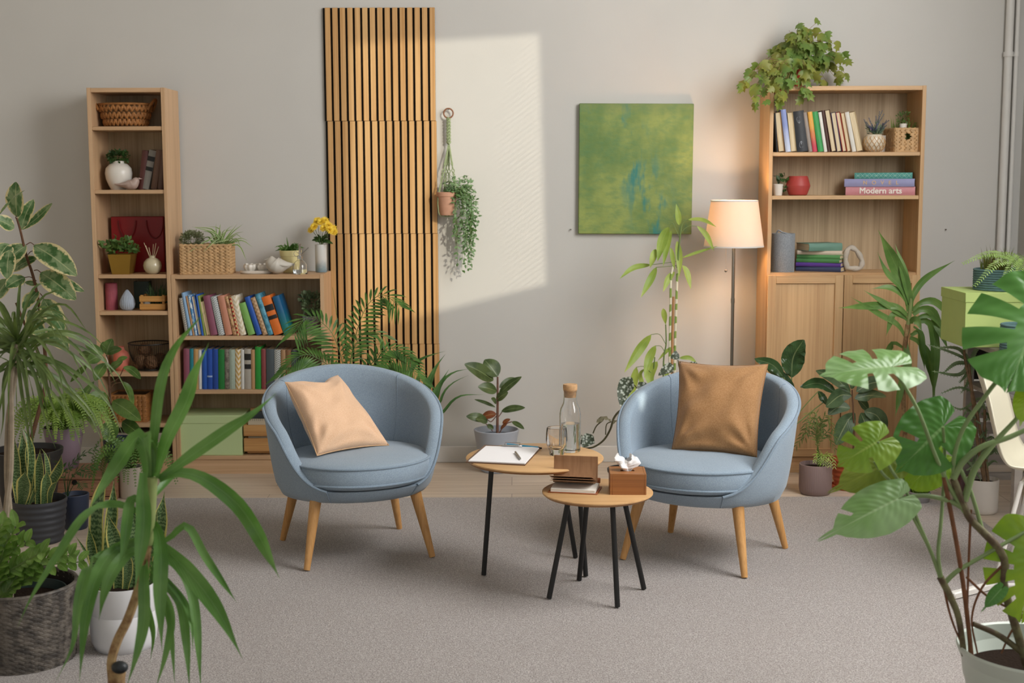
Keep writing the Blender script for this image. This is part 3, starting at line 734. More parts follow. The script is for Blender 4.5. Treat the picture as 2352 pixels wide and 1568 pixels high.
# low bookcase, upper row of leaning books
k1 = cv(180, 600, 3.137)
def R1(bl, br, tl, ty, *a): return (k1(bl, 0)[0], k1(br, 0)[0], k1(tl, 0)[0], k1(0, ty)[1], *a)
row([R1(772, 796, 724, 266, '#b9b4aa', 'thin grey striped notebook leaning first at the left end', ('herr', '#7f7a72')),
     R1(800, 823, 742, 228, '#8fb4d8', 'tall pale blue album leaning near the left end'),
     R1(825, 838, 772, 252, '#b98d63', 'very thin tan book leaning beside the pale blue album'),
     R1(840, 860, 786, 246, '#4d8fc4', 'blue and white marbled book leaning', ('blot', '#d6e2e8')),
     R1(864, 890, 812, 252, '#3d6fb4', 'cream book with its pages facing out', None, True),
     R1(892, 903, 846, 242, '#2b6ad0', 'thin bright blue book leaning before the olive one'),
     R1(905, 922, 858, 250, '#8a9a4c', 'olive green book leaning'),
     R1(926, 950, 878, 290, '#c7b184', 'short cream book showing its pages beside the olive one', None, True),
     R1(955, 1005, 897, 252, '#8d5166', 'wide mauve book leaning'),
     R1(1012, 1056, 951, 257, '#cfd2d0', 'white and grey herringbone book leaning', ('herr', '#8d979b')),
     R1(1062, 1112, 1001, 252, '#c98a70', 'wide salmon pink book leaning'),
     R1(1116, 1142, 1052, 257, '#c8a272', 'tan book with floral edge leaning', ('blot', '#8c5a3a')),
     R1(1144, 1166, 1086, 262, '#b5302a', 'red, green and gold patterned book leaning', ('check', '#d8c48a')),
     R1(1168, 1211, 1100, 252, '#d7c8a8', 'cream book with pale diagonal stripes leaning', ('zig', '#ece4d2')),
     R1(1226, 1278, 1155, 306, '#7fb35c', 'short light green book leaning'),
     R1(1286, 1326, 1196, 262, '#1d55ae', 'glossy royal blue book leaning next to the short green one'),
     R1(1331, 1367, 1240, 266, '#a5805c', 'brown checked book leaning', ('check', '#c4a37d')),
     R1(1371, 1408, 1272, 240, '#5fa3bb', 'tall light teal marbled book leaning', ('blot', '#2f7c98')),
     R1(1413, 1481, 1318, 262, '#e5772a', 'thick orange book with two black spine labels leaning', None, False, ((.62, .78, '#1c1a19'), (.40, .50, '#1c1a19'))),
     R1(1484, 1536, 1396, 258, '#1d7f78', 'teal and deep blue book leaning last at the right', ('grad', '#155a86'))],
    SB[0], -.27, 'leaning books on the upper shelf of the low bookcase', ' on the upper low shelf')
def R1b(l, r, ty, *a): return (k1(l+3, 0)[0], k1(r+3, 0)[0], k1(l, 0)[0], k1(0, ty)[1], *a)
row([R1b(757, 800, 630, '#8d4f63', 'mauve book first at the left end'), R1b(801, 829, 630, '#1f7f8c', 'teal book second from the left'),
     R1b(830, 863, 632, '#c49a62', 'tan book between the teal and white ones'), R1b(865, 887, 640, '#dfe0dc', 'slim white book left of three blue ones'),
     R1b(890, 925, 642, '#1c56b2', 'shorter blue book, left of three blue neighbours'), R1b(926, 965, 632, '#1d4fae', 'middle one of three blue books', None, False, ((.30, .34, '#9fb6da'),)),
     R1b(966, 1006, 632, '#1a479f', 'blue book beside the dark green one'), R1b(1007, 1052, 634, '#1f7a35', 'dark green book right of the blue ones'),
     R1b(1053, 1085, 634, '#8a8378', 'grey-brown speckled book', ('blot', '#5b554c')), R1b(1087, 1128, 634, '#a3b3a4', 'sage green dotted book', ('dots', '#d6ddd2')),
     R1b(1130, 1168, 634, '#e3d9c3', 'cream book with gold zigzags', ('zig', '#cba75f')), R1b(1170, 1194, 636, '#dcdcd8', 'plain white book between zigzag and black-banded ones'),
     R1b(1196, 1243, 630, '#b2aca1', 'grey book with two black spine bands', None, False, ((.72, .88, '#191817'), (.50, .62, '#191817'))),
     R1b(1244, 1271, 636, '#bd9469', 'slim tan book left of the bright green one'), R1b(1273, 1314, 616, '#2a9636', 'tall bright green book'),
     R1b(1317, 1350, 634, '#8c4444', 'maroon book right of the bright green one'), R1b(1353, 1410, 632, '#4d565c', 'thick slate grey book'),
     R1b(1412, 1456, 636, '#cfcfc9', 'white herringbone book at the right', ('herr', '#858c8e')), R1b(1458, 1492, 638, '#b28c66', 'tan book partly behind palm leaves'),
     R1b(1494, 1532, 640, '#8f6444', 'brown book behind the palm leaves'), R1b(1534, 1566, 640, '#3d4348', 'charcoal book last at the right, behind palm leaves')],
    SB[1], -.26, 'upright books on the middle shelf of the low bookcase', ' on the middle low shelf')
# left bookcase: four leaning books
row([(317, 331, 327, 345, '#5a2e28', 'maroon book leaning beside the white vase'), (324, 341, 343, 344, '#8b8780', 'grey book with black spine bands leaning', None, False, ((.72, .84, '#151413'), (.47, .57, '#151413'))),
     (346, 360, 359, 344, '#6f5140', 'brown book leaning next to the black-banded one'), (361.5, 374, 371, 346, '#5e4437', 'darker brown book hard against the right side')],
    SA[1], -.22, 'books leaning in the tall narrow bookcase', ' in the narrow bookcase')
k2 = cv(1680, 20, 3.409)
def R2_(bl, br, tl, ty, *a): return (k2(bl, 0)[0], k2(br, 0)[0], k2(tl, 0)[0], k2(0, ty)[1], *a)
row([R2_(352, 368, 331, 818, '#1d1a19', 'thin black book first at the left'), R2_(371, 418, 338, 812, '#b88a50', 'tan-paged book showing its pages beside the thin black one', None, True),
     R2_(426, 467, 386, 792, '#c9d3e8', 'white and blue dust-jacketed book', ('grad', '#8d9bd0')), R2_(468, 513, 437, 812, '#c9b48a', 'cream-paged book left of the ornate black one, pages showing', None, True),
     R2_(516, 602, 482, 806, '#23262b', 'thick black book with silver ornaments on its spine'), R2_(605, 636, 560, 814, '#9a8f86', 'grey patterned book right of the ornate black one', ('dots', '#6d625a')),
     R2_(638, 674, 597, 810, '#c8455a', 'red and yellow shaded book', ('grad', '#e0a94e')), R2_(680, 723, 632, 810, '#3f9c56', 'bright green book'),
     R2_(727, 752, 681, 812, '#e6e3dc', 'white book right of the bright green one'), R2_(755, 778, 706, 797, '#4b2f28', 'slim dark brown book'),
     R2_(784, 825, 731, 795, '#5b3a2c', 'taller cream-paged book with brown cover, pages showing', None, True), R2_(828, 866, 780, 814, '#5d5a78', 'tan-paged book with slate purple cover, pages showing', None, True),
     R2_(873, 906, 818, 812, '#b5352f', 'tan-paged book with red cover, pages showing', None, True), R2_(908, 940, 856, 816, '#a87d4d', 'plain tan-paged book right of the red-covered one', None, True),
     R2_(947, 980, 888, 813, '#dedbd2', 'white book second from the right end'), R2_(984, 1033, 922, 811, '#cbb58c', 'cream-paged book last at the right end, by the lavender', None, True)],
    SD[0], -.26, 'books leaning on the top shelf of the tall cabinet', ' on the cabinet top shelf')
ob = [o for o in bpy.data.objects if o.get('label', '').startswith('thick black book with silver')][0]
th, h = .056, .19
b = MB()
for zc, g in ((.16, 1), (.04, -1)):
    for sx in (-1, 1):
        b.tube([V((.0245+sx*(.003+.009*math.sin(a*.9)*(1-a/9)), -.0058+.0022*abs(sx*(.003+.009*math.sin(a*.9)*(1-a/9)))/.01, zc+g*(.018*math.cos(a*.75)+a*.001))) for a in [i*.5 for i in range(13)]], .0007, 5)
orn = b.build('spine_ornament', M('silver_foil', '#b8bcc2', metal=.6, rough=.35, var=0), ob, local=True)

# stacks lying flat
m_lav, m_pink, m_teal = bookmat('#9a9cc4'), bookmat('#cf8f96'), bookmat('#4f9a90')
def flat_book(label, group, x0, x1, z0, z1, yf, d, mat, rot=0, L=None, pages=None):
    th = z1-z0; t = book(label, group, (0, 0, 0), th-.0006, L or x1-x0, d, mat, None, False, pages)
    # height axis along x: spine faces the viewer
    t.rotation_euler = (0, PI/2, rot); t.location = (x0, yf, z1-.0003); return t
def lettering(txt, parent, loc, size, mat, sp=1.0, off=0):
    c = bpy.data.curves.new('title', 'FONT'); c.body = txt; c.size = size; c.space_character = sp; c.extrude = .0003; c.bevel_depth = off; c.bevel_resolution = 1; c.align_x = 'CENTER'; c.align_y = 'CENTER'
    tmp = bpy.data.objects.new('tmp', c); COL.objects.link(tmp); dg = bpy.context.evaluated_depsgraph_get(); me = bpy.data.meshes.new_from_object(tmp.evaluated_get(dg)); bpy.data.objects.remove(tmp)
    me.materials.clear(); me.materials.append(mat); o = bpy.data.objects.new('title_lettering', me); COL.objects.link(o); o.parent = parent
    # book frame: z runs along the spine, x down
    o.matrix_local = Matrix(((0, -1, 0, loc[0]), (0, 0, -1, loc[1]), (1, 0, 0, loc[2]), (0, 0, 0, 1))); return o
Yk = -.25; X = lambda px, Y=Yk: aty(px, 430, Y).x
gs = 'books stacked flat in the tall cabinet'
zb = SD[1]; hz = (aty(2000, 425.5, Yk).z-zb)
t = flat_book('pink book titled Modern arts lying at the bottom of its stack', gs, X(1942.5, -.15), 0, zb, zb+.0445, -.150, .105, m_pink, -.33, .352)
lettering('Modern arts', t, (.022, -.0062, .178), .043, M('print_white', '#f4efe8', var=0), 1.0, .0010)
t = flat_book('lavender book titled NOVEL lying between pink and teal books', gs, X(1939, -.15), 0, zb+.0445, zb+.0445+.041, -.152, .105, m_lav, -.335, .355)
lettering('NOVEL', t, (.0205, -.0062, .185), .028, M('print_gold', '#d8b78e', var=0), 2.6, .0004)
t = flat_book('teal book with white geometric lines lying on top of the NOVEL book', gs, X(1962.5, -.17), 0, zb+.0855, zb+.0855+.032, -.166, .09, m_teal, -.30, .292)
b = MB(); Lk = .292; nt_ = 6
for i in range(nt_):
    z0 = .006+i*(Lk-.012)/nt_; z1 = z0+(Lk-.012)/nt_; zm = (z0+z1)/2
    for a, c in (((.003, z0), (.028, zm)), ((.028, z0), (.003, zm)), ((.003, zm), (.028, z1)), ((.028, zm), (.003, z1)), ((.016, z0), (.016, zm))):
        b.tube([V((a[0]+(c[0]-a[0])*k/8, -.0003-.0052*math.sin(PI*(a[0]+(c[0]-a[0])*k/8)/.032), a[1]+(c[1]-a[1])*k/8)) for k in range(9)], .0005, 4)
b.build('spine_lines', M('line_white', '#c9e0d8', var=0), t, local=True)
zb = SD[2]; z = zb; gs = 'books stacked flat beside the felt basket'
for lab, col, hh, x0, r, L_, yy, dd in (('navy blue book at the bottom of the stack beside the felt basket', '#3b4668', .0265, 1828.5, -.50, .240, -.160, .110), ('purple book lying above the navy one', '#5c3a94', .0205, 1828, -.44, .236, -.172, .125), ('mid green book lying above the purple one', '#4f8a50', .021, 1829, -.47, .228, -.170, .115),
                                ('lighter green book in the middle of the stack', '#5d9a5c', .0205, 1830, -.52, .232, -.160, .108), ('cream book with blue edge lying under the topmost book', '#d8c8b4', .021, 1831, -.40, .232, -.175, .11), ('sage green book on top of the stack beside the felt basket', '#6a9080', .040, 1857, .30, .196, -.262, .14)):
    flat_book(lab, gs, aty(x0, 600, yy).x, 0, z, z+hh, yy, dd, bookmat(col), r, L_); z += hh

# ---------------------------------------------------------------- things in the tall narrow bookcase
def lathe_thing(name, label, cat, c, prof, mat, part='body', n=40, mod=None, sq=0, group=None, ang=38, cap=True):
    t = thing(name, label, cat, c, 0, group); MB().lathe(prof, n, c, mod=mod, sq=sq, cap=cap).build(part, mat, t, ang=ang); return t
def handled_basket():
    c = V((aty(290, 289, -.17).x, -.17, SA[0])); t = thing('wicker_basket', 'shallow oval wicker basket with two loop handles on the top shelf', 'basket', c); b = MB(); h = .108
    fn = lambda u, v: c+V(((.105+.034*v)*math.cos(2*PI*u), (.070+.018*v)*math.sin(2*PI*u), .006+h*v)); plait(b, fn, 30, 3, (.026, .037), .010, vert=True)
    b.build('plaited_wall', m_wick2, t, rn=False)
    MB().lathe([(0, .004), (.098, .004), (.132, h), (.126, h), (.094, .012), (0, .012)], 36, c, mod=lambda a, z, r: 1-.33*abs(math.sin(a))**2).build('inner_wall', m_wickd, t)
    for sx in (-1, 1):
        P = [c+V((sx*(.128+.030*math.sin(PI*i/10)), .045*math.cos(PI*i/10), h-.02+.055*math.sin(PI*i/10))) for i in range(11)]
        MB().tube(P, .0075, 8).build('handle', m_wick2, t)
    MB().tube([fn(i/40, 1)+V((0, 0, .004)) for i in range(40)], .006, 7, closed=True).build('rim', m_wick2, t)
handled_basket()
def vase_plant():
    c = V((aty(274, 430, -.18).x, -.18, SA[1])); t = thing('vase', 'round white vase with a small green plant beside the ceramic bird', 'vase', c)
    pr = [(.040, 0), (.052, .02), (.066, .055), (.0705, .085), (.066, .112), (.048, .132), (.032, .139), (.030, .145), (.033, .150), (.027, .150), (.026, .14)]
    MB().lathe(pr, 44, c, cap=False).build('body', m_cer, t); MB().lathe([(0, 0), (.040, 0)], 24, c).build('base', m_cer, t)
    b = MB(); bush(b, c+V((0, 0, .172)), (.055, .048, .034), 320, .017, .012, .2); b.build('foliage', g_dark, t)
    b = MB()
    for i in range(9): b.tube([c+V((0, 0, .13)), c+V((rnd.uniform(-.03, .03), rnd.uniform(-.02, .02), .17))], .001, 4)
    b.build('stem', m_stem, t)
vase_plant()
def bird(label, c, sx, mat, s_=1.0, plump=1.0, tail=1.0, wk=1.0):
    """sx = +1 head to the right"""
    t = thing('bird_figurine', label, 'figurine', c); c = V(c)
    P = [V((-.098*tail, 0, .040)), V((-.075*tail, 0, .036)), V((-.045, 0, .034)), V((-.018, 0, .034)), V((.008, 0, .038)), V((.022, 0, .052)), V((.028, 0, .066)), V((.031, 0, .078))]
    r = [.003, .008, .018, .031*plump, .034*plump, .026*plump, .020, .009]
    if plump > 1: P = [V((-.080, 0, .044)), V((-.066, 0, .041)), V((-.044, 0, .038)), V((-.018, 0, .036)), V((.004, 0, .037)), V((.020, 0, .046)), V((.028, 0, .058)), V((.031, 0, .082))]; r = [.004, .008, .018, .033, .041, .041, .034, .004]
    P2 = catmull(P, 6); rs = []
    for i in range(len(P2)): k = i/6; j = min(len(r)-2, int(k)); f = k-j; rs.append(r[j]*(1-f)+r[j+1]*f)
    lo = min(p.z-q for p, q in zip(P2, rs)); 
    b = MB(); b.tube([c+V((sx*p.x, p.y, p.z-lo))*s_ for p in P2], [q*s_ for q in rs], 18)
    b.build('body', mat, t, ang=80)
    hb = c+V((sx*(.045 if plump <= 1 else .046), 0, (.072 if plump <= 1 else .066)-lo))*s_; MB().tube([hb, hb+V((sx*.020, 0, -.002))*s_], [.0065*s_, .0008], 10).build('beak', mat, t)
    for g in (-1, 1):
        wp = [c+V((sx*x, g*(.025*plump-.001+(1-wk)*.003), z-lo))*s_ for x, z in ((.010, .048), (-.02, .040), (-.05, .036), (-.075, .038))]
        MB().tube(catmull(wp, 4), [q*s_*wk for q in (.003, .006, .0085, .0095, .0095, .009, .008, .007, .006, .005, .004, .003, .001)], 8).build('wing', mat, t)
bird('pinkish ceramic bird with a long tail in front of the round white vase', (aty(302, 430, -.25).x, -.245, SA[1]), 1, M('pink_ceramic', '#b9a297', rough=.4, var=.2, vs=25), .86, .95, 1.05)
def gift_bag():
    a, b2 = aty(257, 497, -.075), aty(379, 497, -.075); c = V(((a.x+b2.x)/2, -.075, SA[2])); w = b2.x-a.x-.004; h = a.z-c.z
    t = thing('gift_bag', 'dark red paper gift bag with cord handles at the back of its shelf', 'bag', c); m = M('red_paper', '#8e1218', rough=.35, var=.1)
    MB().box(c+V((0, 0, h/2)), (w, .06, h), .003).build('body', m, t)
    for g, yy in ((-.18, -.032), (.34, -.032)):
        P = [c+V((g*w+.045*math.cos(PI*i/14), yy-.004-.003*math.sin(PI*i/14), h-.02-.095*math.sin(PI*i/14))) for i in range(15)]
        MB().tube(P, .003, 6).build('handle', M('red_cord', '#6e0c12', rough=.6, var=0), t)
gift_bag()
def gold_pot():
    c = V((aty(283, 628, -.235).x, -.235, SA[2])); t = thing('potted_plant', 'leafy green plant in a square tapered gold pot beside the reed diffuser', 'potted plant', c)
    m = M('gold_metal', '#a9863a', metal=.75, rough=.42, var=.1); b = MB(); z0, z1 = 0, .104; a0, a1 = .045, .060
    vs = [(c.x+sx*q, c.y+sy*q, c.z+z) for q, z in ((a0, z0), (a1, z1), (a1-.004, z1), (a0, z0+.01)) for sx, sy in ((-1, -1), (1, -1), (1, 1), (-1, 1))]
    fs = [(3, 2, 1, 0)]+[(k*4+i, k*4+(i+1) % 4, k*4+4+(i+1) % 4, k*4+4+i) for k in range(3) for i in range(4)]+[(12, 13, 14, 15)]
    b.add(vs, fs).build('pot', m, t)
    b = MB()
    for i in range(34):
        d = V((rnd.uniform(-1, 1), rnd.uniform(-.6, .3), rnd.uniform(.25, 1))).normalized(); l = rnd.uniform(.05, .105); p = c+V((rnd.uniform(-.03, .03), rnd.uniform(-.03, .03), .095)); e = p+d*l
        for k in range(5):
            q = p.lerp(e, .4+.15*k); b.mini(q, (d+rv(.9)).normalized(), .034, .017, V((0, -.6, .7))+rv(.4), .2, 0, .15)
    b.build('foliage', g_mid, t); soil(t, c, .05, .09)
gold_pot()
def diffuser():
    c = V((aty(351, 630, -.24).x, -.24, SA[2])); t = thing('reed_diffuser', 'round ribbed cream reed diffuser with pale sticks, right of the gold pot', 'diffuser', c)
    pr = [(.022, 0), (.034, .008), (.044, .026), (.047, .043), (.043, .062), (.030, .078), (.016, .085), (.014, .092), (.016, .096), (.011, .096), (.010, .088)]
    MB().lathe(pr, 60, c, mod=lambda a, z, r: 1+.02*math.sin(a*22+z*60)*(1 if .004 < z < .08 else 0)).build('bottle', M('pearl_glaze', '#cbbf9f', rough=.25, var=.15, coat=.4), t)
    for i in range(6):
        a = -1.15+i*.42; MB().tube([c+V((.004*math.sin(a), 0, .06)), c+V((.055*math.sin(a*.8), .012*math.cos(i*2), .150+.012*math.cos(i*1.7)))], .0016, 6).build('reed', M('reed_wood', '#dcc6a2', var=.1), t)
diffuser()
c = V((aty(257, 700, -.2).x, -.20, SA[3])); t = lathe_thing('pillar_candle', 'dark pink ribbed pillar candle at the left of its shelf', 'candle', c, [(.0295, 0), (.0305, .004), (.0305, .138), (.027, .142), (.010, .140), (0, .138)], M('pink_wax', '#a8505e', rough=.6, var=.25, vs=30), n=96, mod=lambda a, z, r: 1+.02*math.sin(a*32) if r > .02 else 1)
MB().tube([c+V((0, 0, .137)), c+V((.002, 0, .146))], .001, 5).build('wick', m_blk, t)
c = V((aty(293, 700, -.23).x, -.23, SA[3])); t = lathe_thing('drop_candle', 'pale blue pleated drop-shaped candle beside the dark pink one', 'candle', c, [(.022, 0), (.034, .012), (.040, .032), (.037, .052), (.026, .076), (.014, .096), (.006, .107), (0, .109)], M('blue_wax', '#aab4c2', rough=.55, var=.06), n=96, mod=lambda a, z, r: 1+.05*math.sin(a*24+z*18), ang=60)
MB().tube([c+V((0, 0, .107)), c+V((.001, 0, .118))], .001, 5).build('wick', m_blk, t)
def crate(name, label, c, w, d, h, nsl, mat, R=0, post=.012):
    t = thing(name, label, 'crate', c, R); g = h/nsl
    for sx in (-1, 1):
        for sy in (-1, 1): MB().box((sx*(w/2-post/2-.004), sy*(d/2-post/2-.006), h/2), (post, post, h*.98), .001).build('corner_post', mat, t, local=True)
    for j in range(nsl):
        z = g*(j+.5)
        for sy in (-1, 1): MB().box((0, sy*(d/2-.003), z), (w, .006, g*.72), .0012).build('slat', mat, t, local=True)
        for sx in (-1, 1): MB().box((sx*(w/2-.003), 0, z), (.006, d-.013, g*.72), .0012).build('slat', mat, t, local=True)
    MB().box((0, 0, .004), (w-.014, d-.014, .006)).build('bottom_board', mat, t, local=True); return t
m_crate = WOOD('pine_crate', '#cf9a52', '#a9733a', 'x', 1.5, .5)
cc = V(((aty(324, 700, -.23).x+aty(383.5, 700, -.23).x)/2, -.215, SA[3]+.0005)); crate('wooden_crate', 'small pine crate with artificial grass in the narrow bookcase', cc, .134, .10, .082, 2, m_crate)
def tuft(name, label, cat, c, w, d, n, h, mat, potmat=None):
    t = thing(name, label, cat, c); b = MB()
    for i in range(5):
        grass(b, V(c)+V((w*(i/4-.5)*.8, rnd.uniform(-.3, .3)*d, .02)), n//5, h, .04, .006, .3, .015)
    b.build('blades', mat, t); MB().box(V(c)+V((0, 0, .012)), (w*.8, d*.7, .02), .003).build('base', potmat or m_soil, t); return t
tuft('artificial_grass', 'tuft of dark green grass growing out of the small pine crate', 'plant', cc+V((.018, 0, .0085)), .085, .05, 45, .125, g_dark)
lathe_thing('cup', 'small white cup showing between the slats of the small pine crate', 'cup', cc+V((-.037, -.012, .0085)), [(.015, 0), (.02, .03), (.022, .045), (.019, .045), (.016, .006), (0, .006)], m_cer)
c = V((aty(310, 700, -.09).x, -.10, SA[3])); p = aty(341, 646, -.10)
book('dark green book standing at the back behind the small pine crate', 'dark green books', c, p.x-c.x, p.z-c.z, .06, bookmat('#2c3f36'))
c = V((aty(280, 850, -.2).x, -.20, SA[4])); t = lathe_thing('coral_bottle', 'coral pink bottle vase beside the black wire bowl', 'vase', c, [(.030, 0), (.036, .006), (.041, .03), (.041, .075), (.034, .096), (.018, .108), (.015, .124), (.018, .128), (.012, .128), (.011, .11)], M('coral_glaze', '#d77a66', rough=.5, var=.08))
def wire_bowl():
    c = V((aty(341, 850, -.20).x+.006, -.19, SA[4])); R_, r0, h = .108, .060, .145; t = thing('wire_bowl', 'black wire bowl holding brown wicker balls', 'bowl', c); m = M('black_wire', '#17130f', rough=.5, var=0)
    pf = lambda k: (r0+(R_-r0)*math.sin(k*PI/2)**.8, .006+(h-.006)*k)
    for z, nm in ((1, 'rim'), (.0, 'base_ring')):
        r, zz = pf(z); MB().tube([c+V((r*math.cos(2*PI*i/48), r*math.sin(2*PI*i/48), zz)) for i in range(48)], .0035, 6, closed=True).build(nm, m, t)
    b = MB()
    for i in range(52):
        a = 2*PI*i/52; b.tube([c+V((pf(k/7)[0]*math.cos(a), pf(k/7)[0]*math.sin(a), pf(k/7)[1])) for k in range(8)], .0011, 4)
    b.build('wires', m, t); MB().lathe([(0, .004), (r0, .004), (r0, .007), (0, .007)], 32, c).build('base', m, t)
    mw = M('rattan_ball', '#7d5a3c', rough=.8, var=.4, vs=60)
    for i, (dx, dy, dz, lab) in enumerate(((-.042, -.028, .046, 'left wicker ball in the black wire bowl'), (.020, -.040, .046, 'front middle wicker ball in the black wire bowl'), (-.028, .012, .105, 'upper wicker ball in the black wire bowl, resting on the others'), (.048, .030, .050, 'right wicker ball deep in the black wire bowl'))):
        q = c+V((dx, dy, dz)); b = MB(); r = .037
        for k in range(16):
            ax = rv().normalized(); e1 = ax.orthogonal().normalized(); e2 = ax.cross(e1); b.tube([q+(e1*math.cos(2*PI*j/20)+e2*math.sin(2*PI*j/20))*r*rnd.uniform(.97, 1.0) for j in range(20)], .0016, 4, closed=True)
        b.ball(q, r*.93, 12, 8)
        o = b.build('wicker_ball', mw, org=q); tag(o, lab, 'ball', 'wicker balls in the wire bowl')
wire_bowl()
cx = (aty(251, 940, -.24).x+aty(337, 940, -.24).x)/2
rect_basket('wicker_basket', 'dark straw box basket with a hand hole low in the narrow bookcase', 'basket', (cx, -.165, SA[5]), .196, .17, .142, 0, m_wick2, 9, 8, 6, (.06, .025, .055))
p0, p1 = aty(234, 1030, -.26), aty(388, 1030, -.26)
t = thing('storage_box', 'pale beige lidded box at the bottom of the narrow bookcase', 'box', ((p0.x+p1.x)/2, -.17, SA[6])); m = M('beige_card', '#b5a898', rough=.8, var=.05); w = p1.x-p0.x-.012
MB().box((t.location.x, -.17, SA[6]+.05), (w-.008, .19, .10), .002).build('body', m, t); MB().box((t.location.x, -.17, SA[6]+.115), (w, .198, .03), .002).build('lid', m, t)

# ---------------------------------------------------------------- things on the low bookcase
ZT = 1.06
p0, p1 = aty(411, 628, -.27), aty(523, 628, -.27)
bw = p1.x-p0.x; RB = rect_basket('wicker_basket', 'straw plaited planter basket on the low bookcase with spider plant', 'basket', ((p0.x+p1.x)/2+.006, -.185, ZT), bw, .155, .150, math.radians(3), m_wick, 9, 6, 9, None)
bcx = (p0.x+p1.x)/2
def spider():
    c = V((bcx+.055, -.185, ZT+.009)); t = thing('spider_plant', 'spider plant with arching striped leaves in the straw planter basket', 'potted plant', c)
    MB().lathe([(.045, 0), (.056, .10), (.052, .10), (.044, .08), (0, .08)], 28, c).build('pot', M('plastic_dark', '#2b2f2c', rough=.5, var=0), t)
    b = MB(); q = c+V((0, 0, .10)); Y = q.y
    for (mx, my), (ex, ey), dy in (((520, 560), (470, 577), -.05), ((530, 548), (450, 570), -.09), ((500, 540), (440, 520), -.03), ((492, 530), (441, 521), .02), ((505, 528), (478, 520), .04), ((496, 525), (497, 513), 0), ((505, 522), (507, 514), .03), ((512, 532), (522, 530), -.02),
                      ((525, 540), (545, 514), 0), ((532, 536), (559, 514), .03), ((535, 540), (560, 532), -.04), ((540, 540), (555, 548), -.06), ((548, 548), (570, 553), -.03), ((550, 552), (581, 568), 0), ((545, 562), (567, 600), -.05), ((540, 548), (553, 569), -.1), ((500, 548), (466, 579), -.11), ((485, 550), (430, 582), -.1),
                      ((480, 545), (455, 556), .05), ((515, 535), (540, 526), .05), ((498, 540), (470, 560), -.1), ((520, 530), (535, 518), .02), ((488, 538), (463, 530), .05), ((528, 548), (548, 560), -.08), ((495, 538), (482, 545), -.1), ((509, 540), (516, 560), -.11)):
        m_ = aty(mx, my, Y+dy*.5); e = aty(ex, ey, Y+dy); m_.z = max(m_.z, min(q.z+.02, e.z+.05)); b.leaf([q+rv(.008), m_, e], .013, 'blade', 9, 4, .5)
    b.build('foliage', g_spider, t)
spider()
c = V((bcx-.075, -.185, ZT+.009)); t = thing('potted_herb', 'dry grey-green bushy herb at the left in the straw planter basket', 'potted plant', c); MB().lathe([(.035, 0), (.045, .10), (.04, .10), (.034, .085), (0, .085)], 24, c).build('pot', M('plastic_dark', '#2b2f2c'), t)
b = MB(); bush(b, c+V((0, .01, .165)), (.062, .05, .05), 900, .015, .007, .2); b.build('foliage', LEAF('leaf_dry', '#6f7a55', '#8c9170', .7, rib=0), t)
b = MB()
for i in range(24): b.tube([c+V((0, 0, .085)), c+V((0, .01, .15))+rv(.04)], .0007, 4)
b.build('stem', m_bark, t)
# tray with two lotus holders
pl, pr_ = aty(551, 626, -.2), aty(618, 626, -.2); c = V(((pl.x+pr_.x)/2+.012, -.20, ZT)); W = (pr_.x-pl.x)/2+.012
t = thing('tray', 'oval white ceramic tray on the low bookcase, left of the white bird', 'tray', c)
MB().lathe([(0, 0), (W*.94, 0), (W, .004), (W, .016), (W*.95, .016), (W*.93, .010), (0, .010)], 48, c, mod=lambda a, z, r: 1-.42*abs(math.sin(a))**1.5).build('dish', m_cer, t)
for px, lab in ((576, 'white lotus-shaped candle holder at the left end of the oval tray'), (606, 'white lotus-shaped candle holder beside the white bird')):
    q = V((aty(px, 610, -.2).x, -.20, ZT+.0105)); t = thing('candle_holder', lab, 'candle holder', q, 0, 'lotus candle holders on the tray')
    MB().lathe([(0, 0), (.020, 0), (.033, .012), (.037, .026), (.034, .034), (.030, .034), (.030, .02), (.018, .008), (0, .008)], 64, q, mod=lambda a, z, r: 1+.07*math.cos(a*8)).build('bowl', m_cer, t)
    b = MB()
    for i in range(8):
        a = 2*PI*i/8; b.mini(q+V((.030*math.cos(a), .030*math.sin(a), .024)), V((math.cos(a)*.5, math.sin(a)*.5, 1)), .019, .024, V((math.cos(a), math.sin(a), 0)), -.3)
    b.build('petals', m_cer, t)
bird('plump white ceramic bird with head to the left on the low bookcase', (aty(639, 628, -.255).x, -.255, ZT), -1, M('bone_ceramic', '#c9c3b8', rough=.5, var=.03), 1.08, 1.18, .88, .45)
def taper_pot(t, c, r0, r1, h, mat, rimh=.02, rimw=.004, n=40, ribs=0):
    c = V(c); md = (lambda a, z, r: 1+.018*math.sin(a*ribs) if r > r0*.97 and z > .004 else 1) if ribs else None
    pr = [(0, 0), (r0*.93, 0), (r0, .005), (r1-(r1-r0)*rimh/h, h-rimh)]
    if rimw: pr += [(r1+rimw-(r1-r0)*rimh/h, h-rimh+.002), (r1+rimw, h-.002), (r1+rimw-.002, h)]
    else: pr += [(r1, h-.003), (r1-.002, h)]
    pr += [(r1-.006, h), (r1-.010, h-.02), (r1-.014, h-.035)]
    return MB().lathe(pr, n, c, mod=md, cap=False).build('pot', mat, t)
c = V((aty(668, 625, -.15).x, -.145, ZT)); t = thing('potted_plant', 'spiky green succulent in a pale yellow pot on the low bookcase', 'potted plant', c)
taper_pot(t, c, .042, .056, .118, M('yellow_plastic', '#e0d49a', rough=.5, var=.03), .032, .003); soil(t, c, .045, .095)
b = MB(); grass(b, c+V((0, 0, .09)), 64, .070, .078, .014, .55, .04, 'blade', 5); b.leaf([c+V((-.01, 0, .09)), c+V((-.012, -.005, .14)), c+V((-.018, -.01, .192))], .011, 'blade', 8, 2); b.leaf([c+V((.02, 0, .09)), c+V((.026, 0, .13)), c+V((.032, -.01, .16))], .014, 'blade', 8, 2)
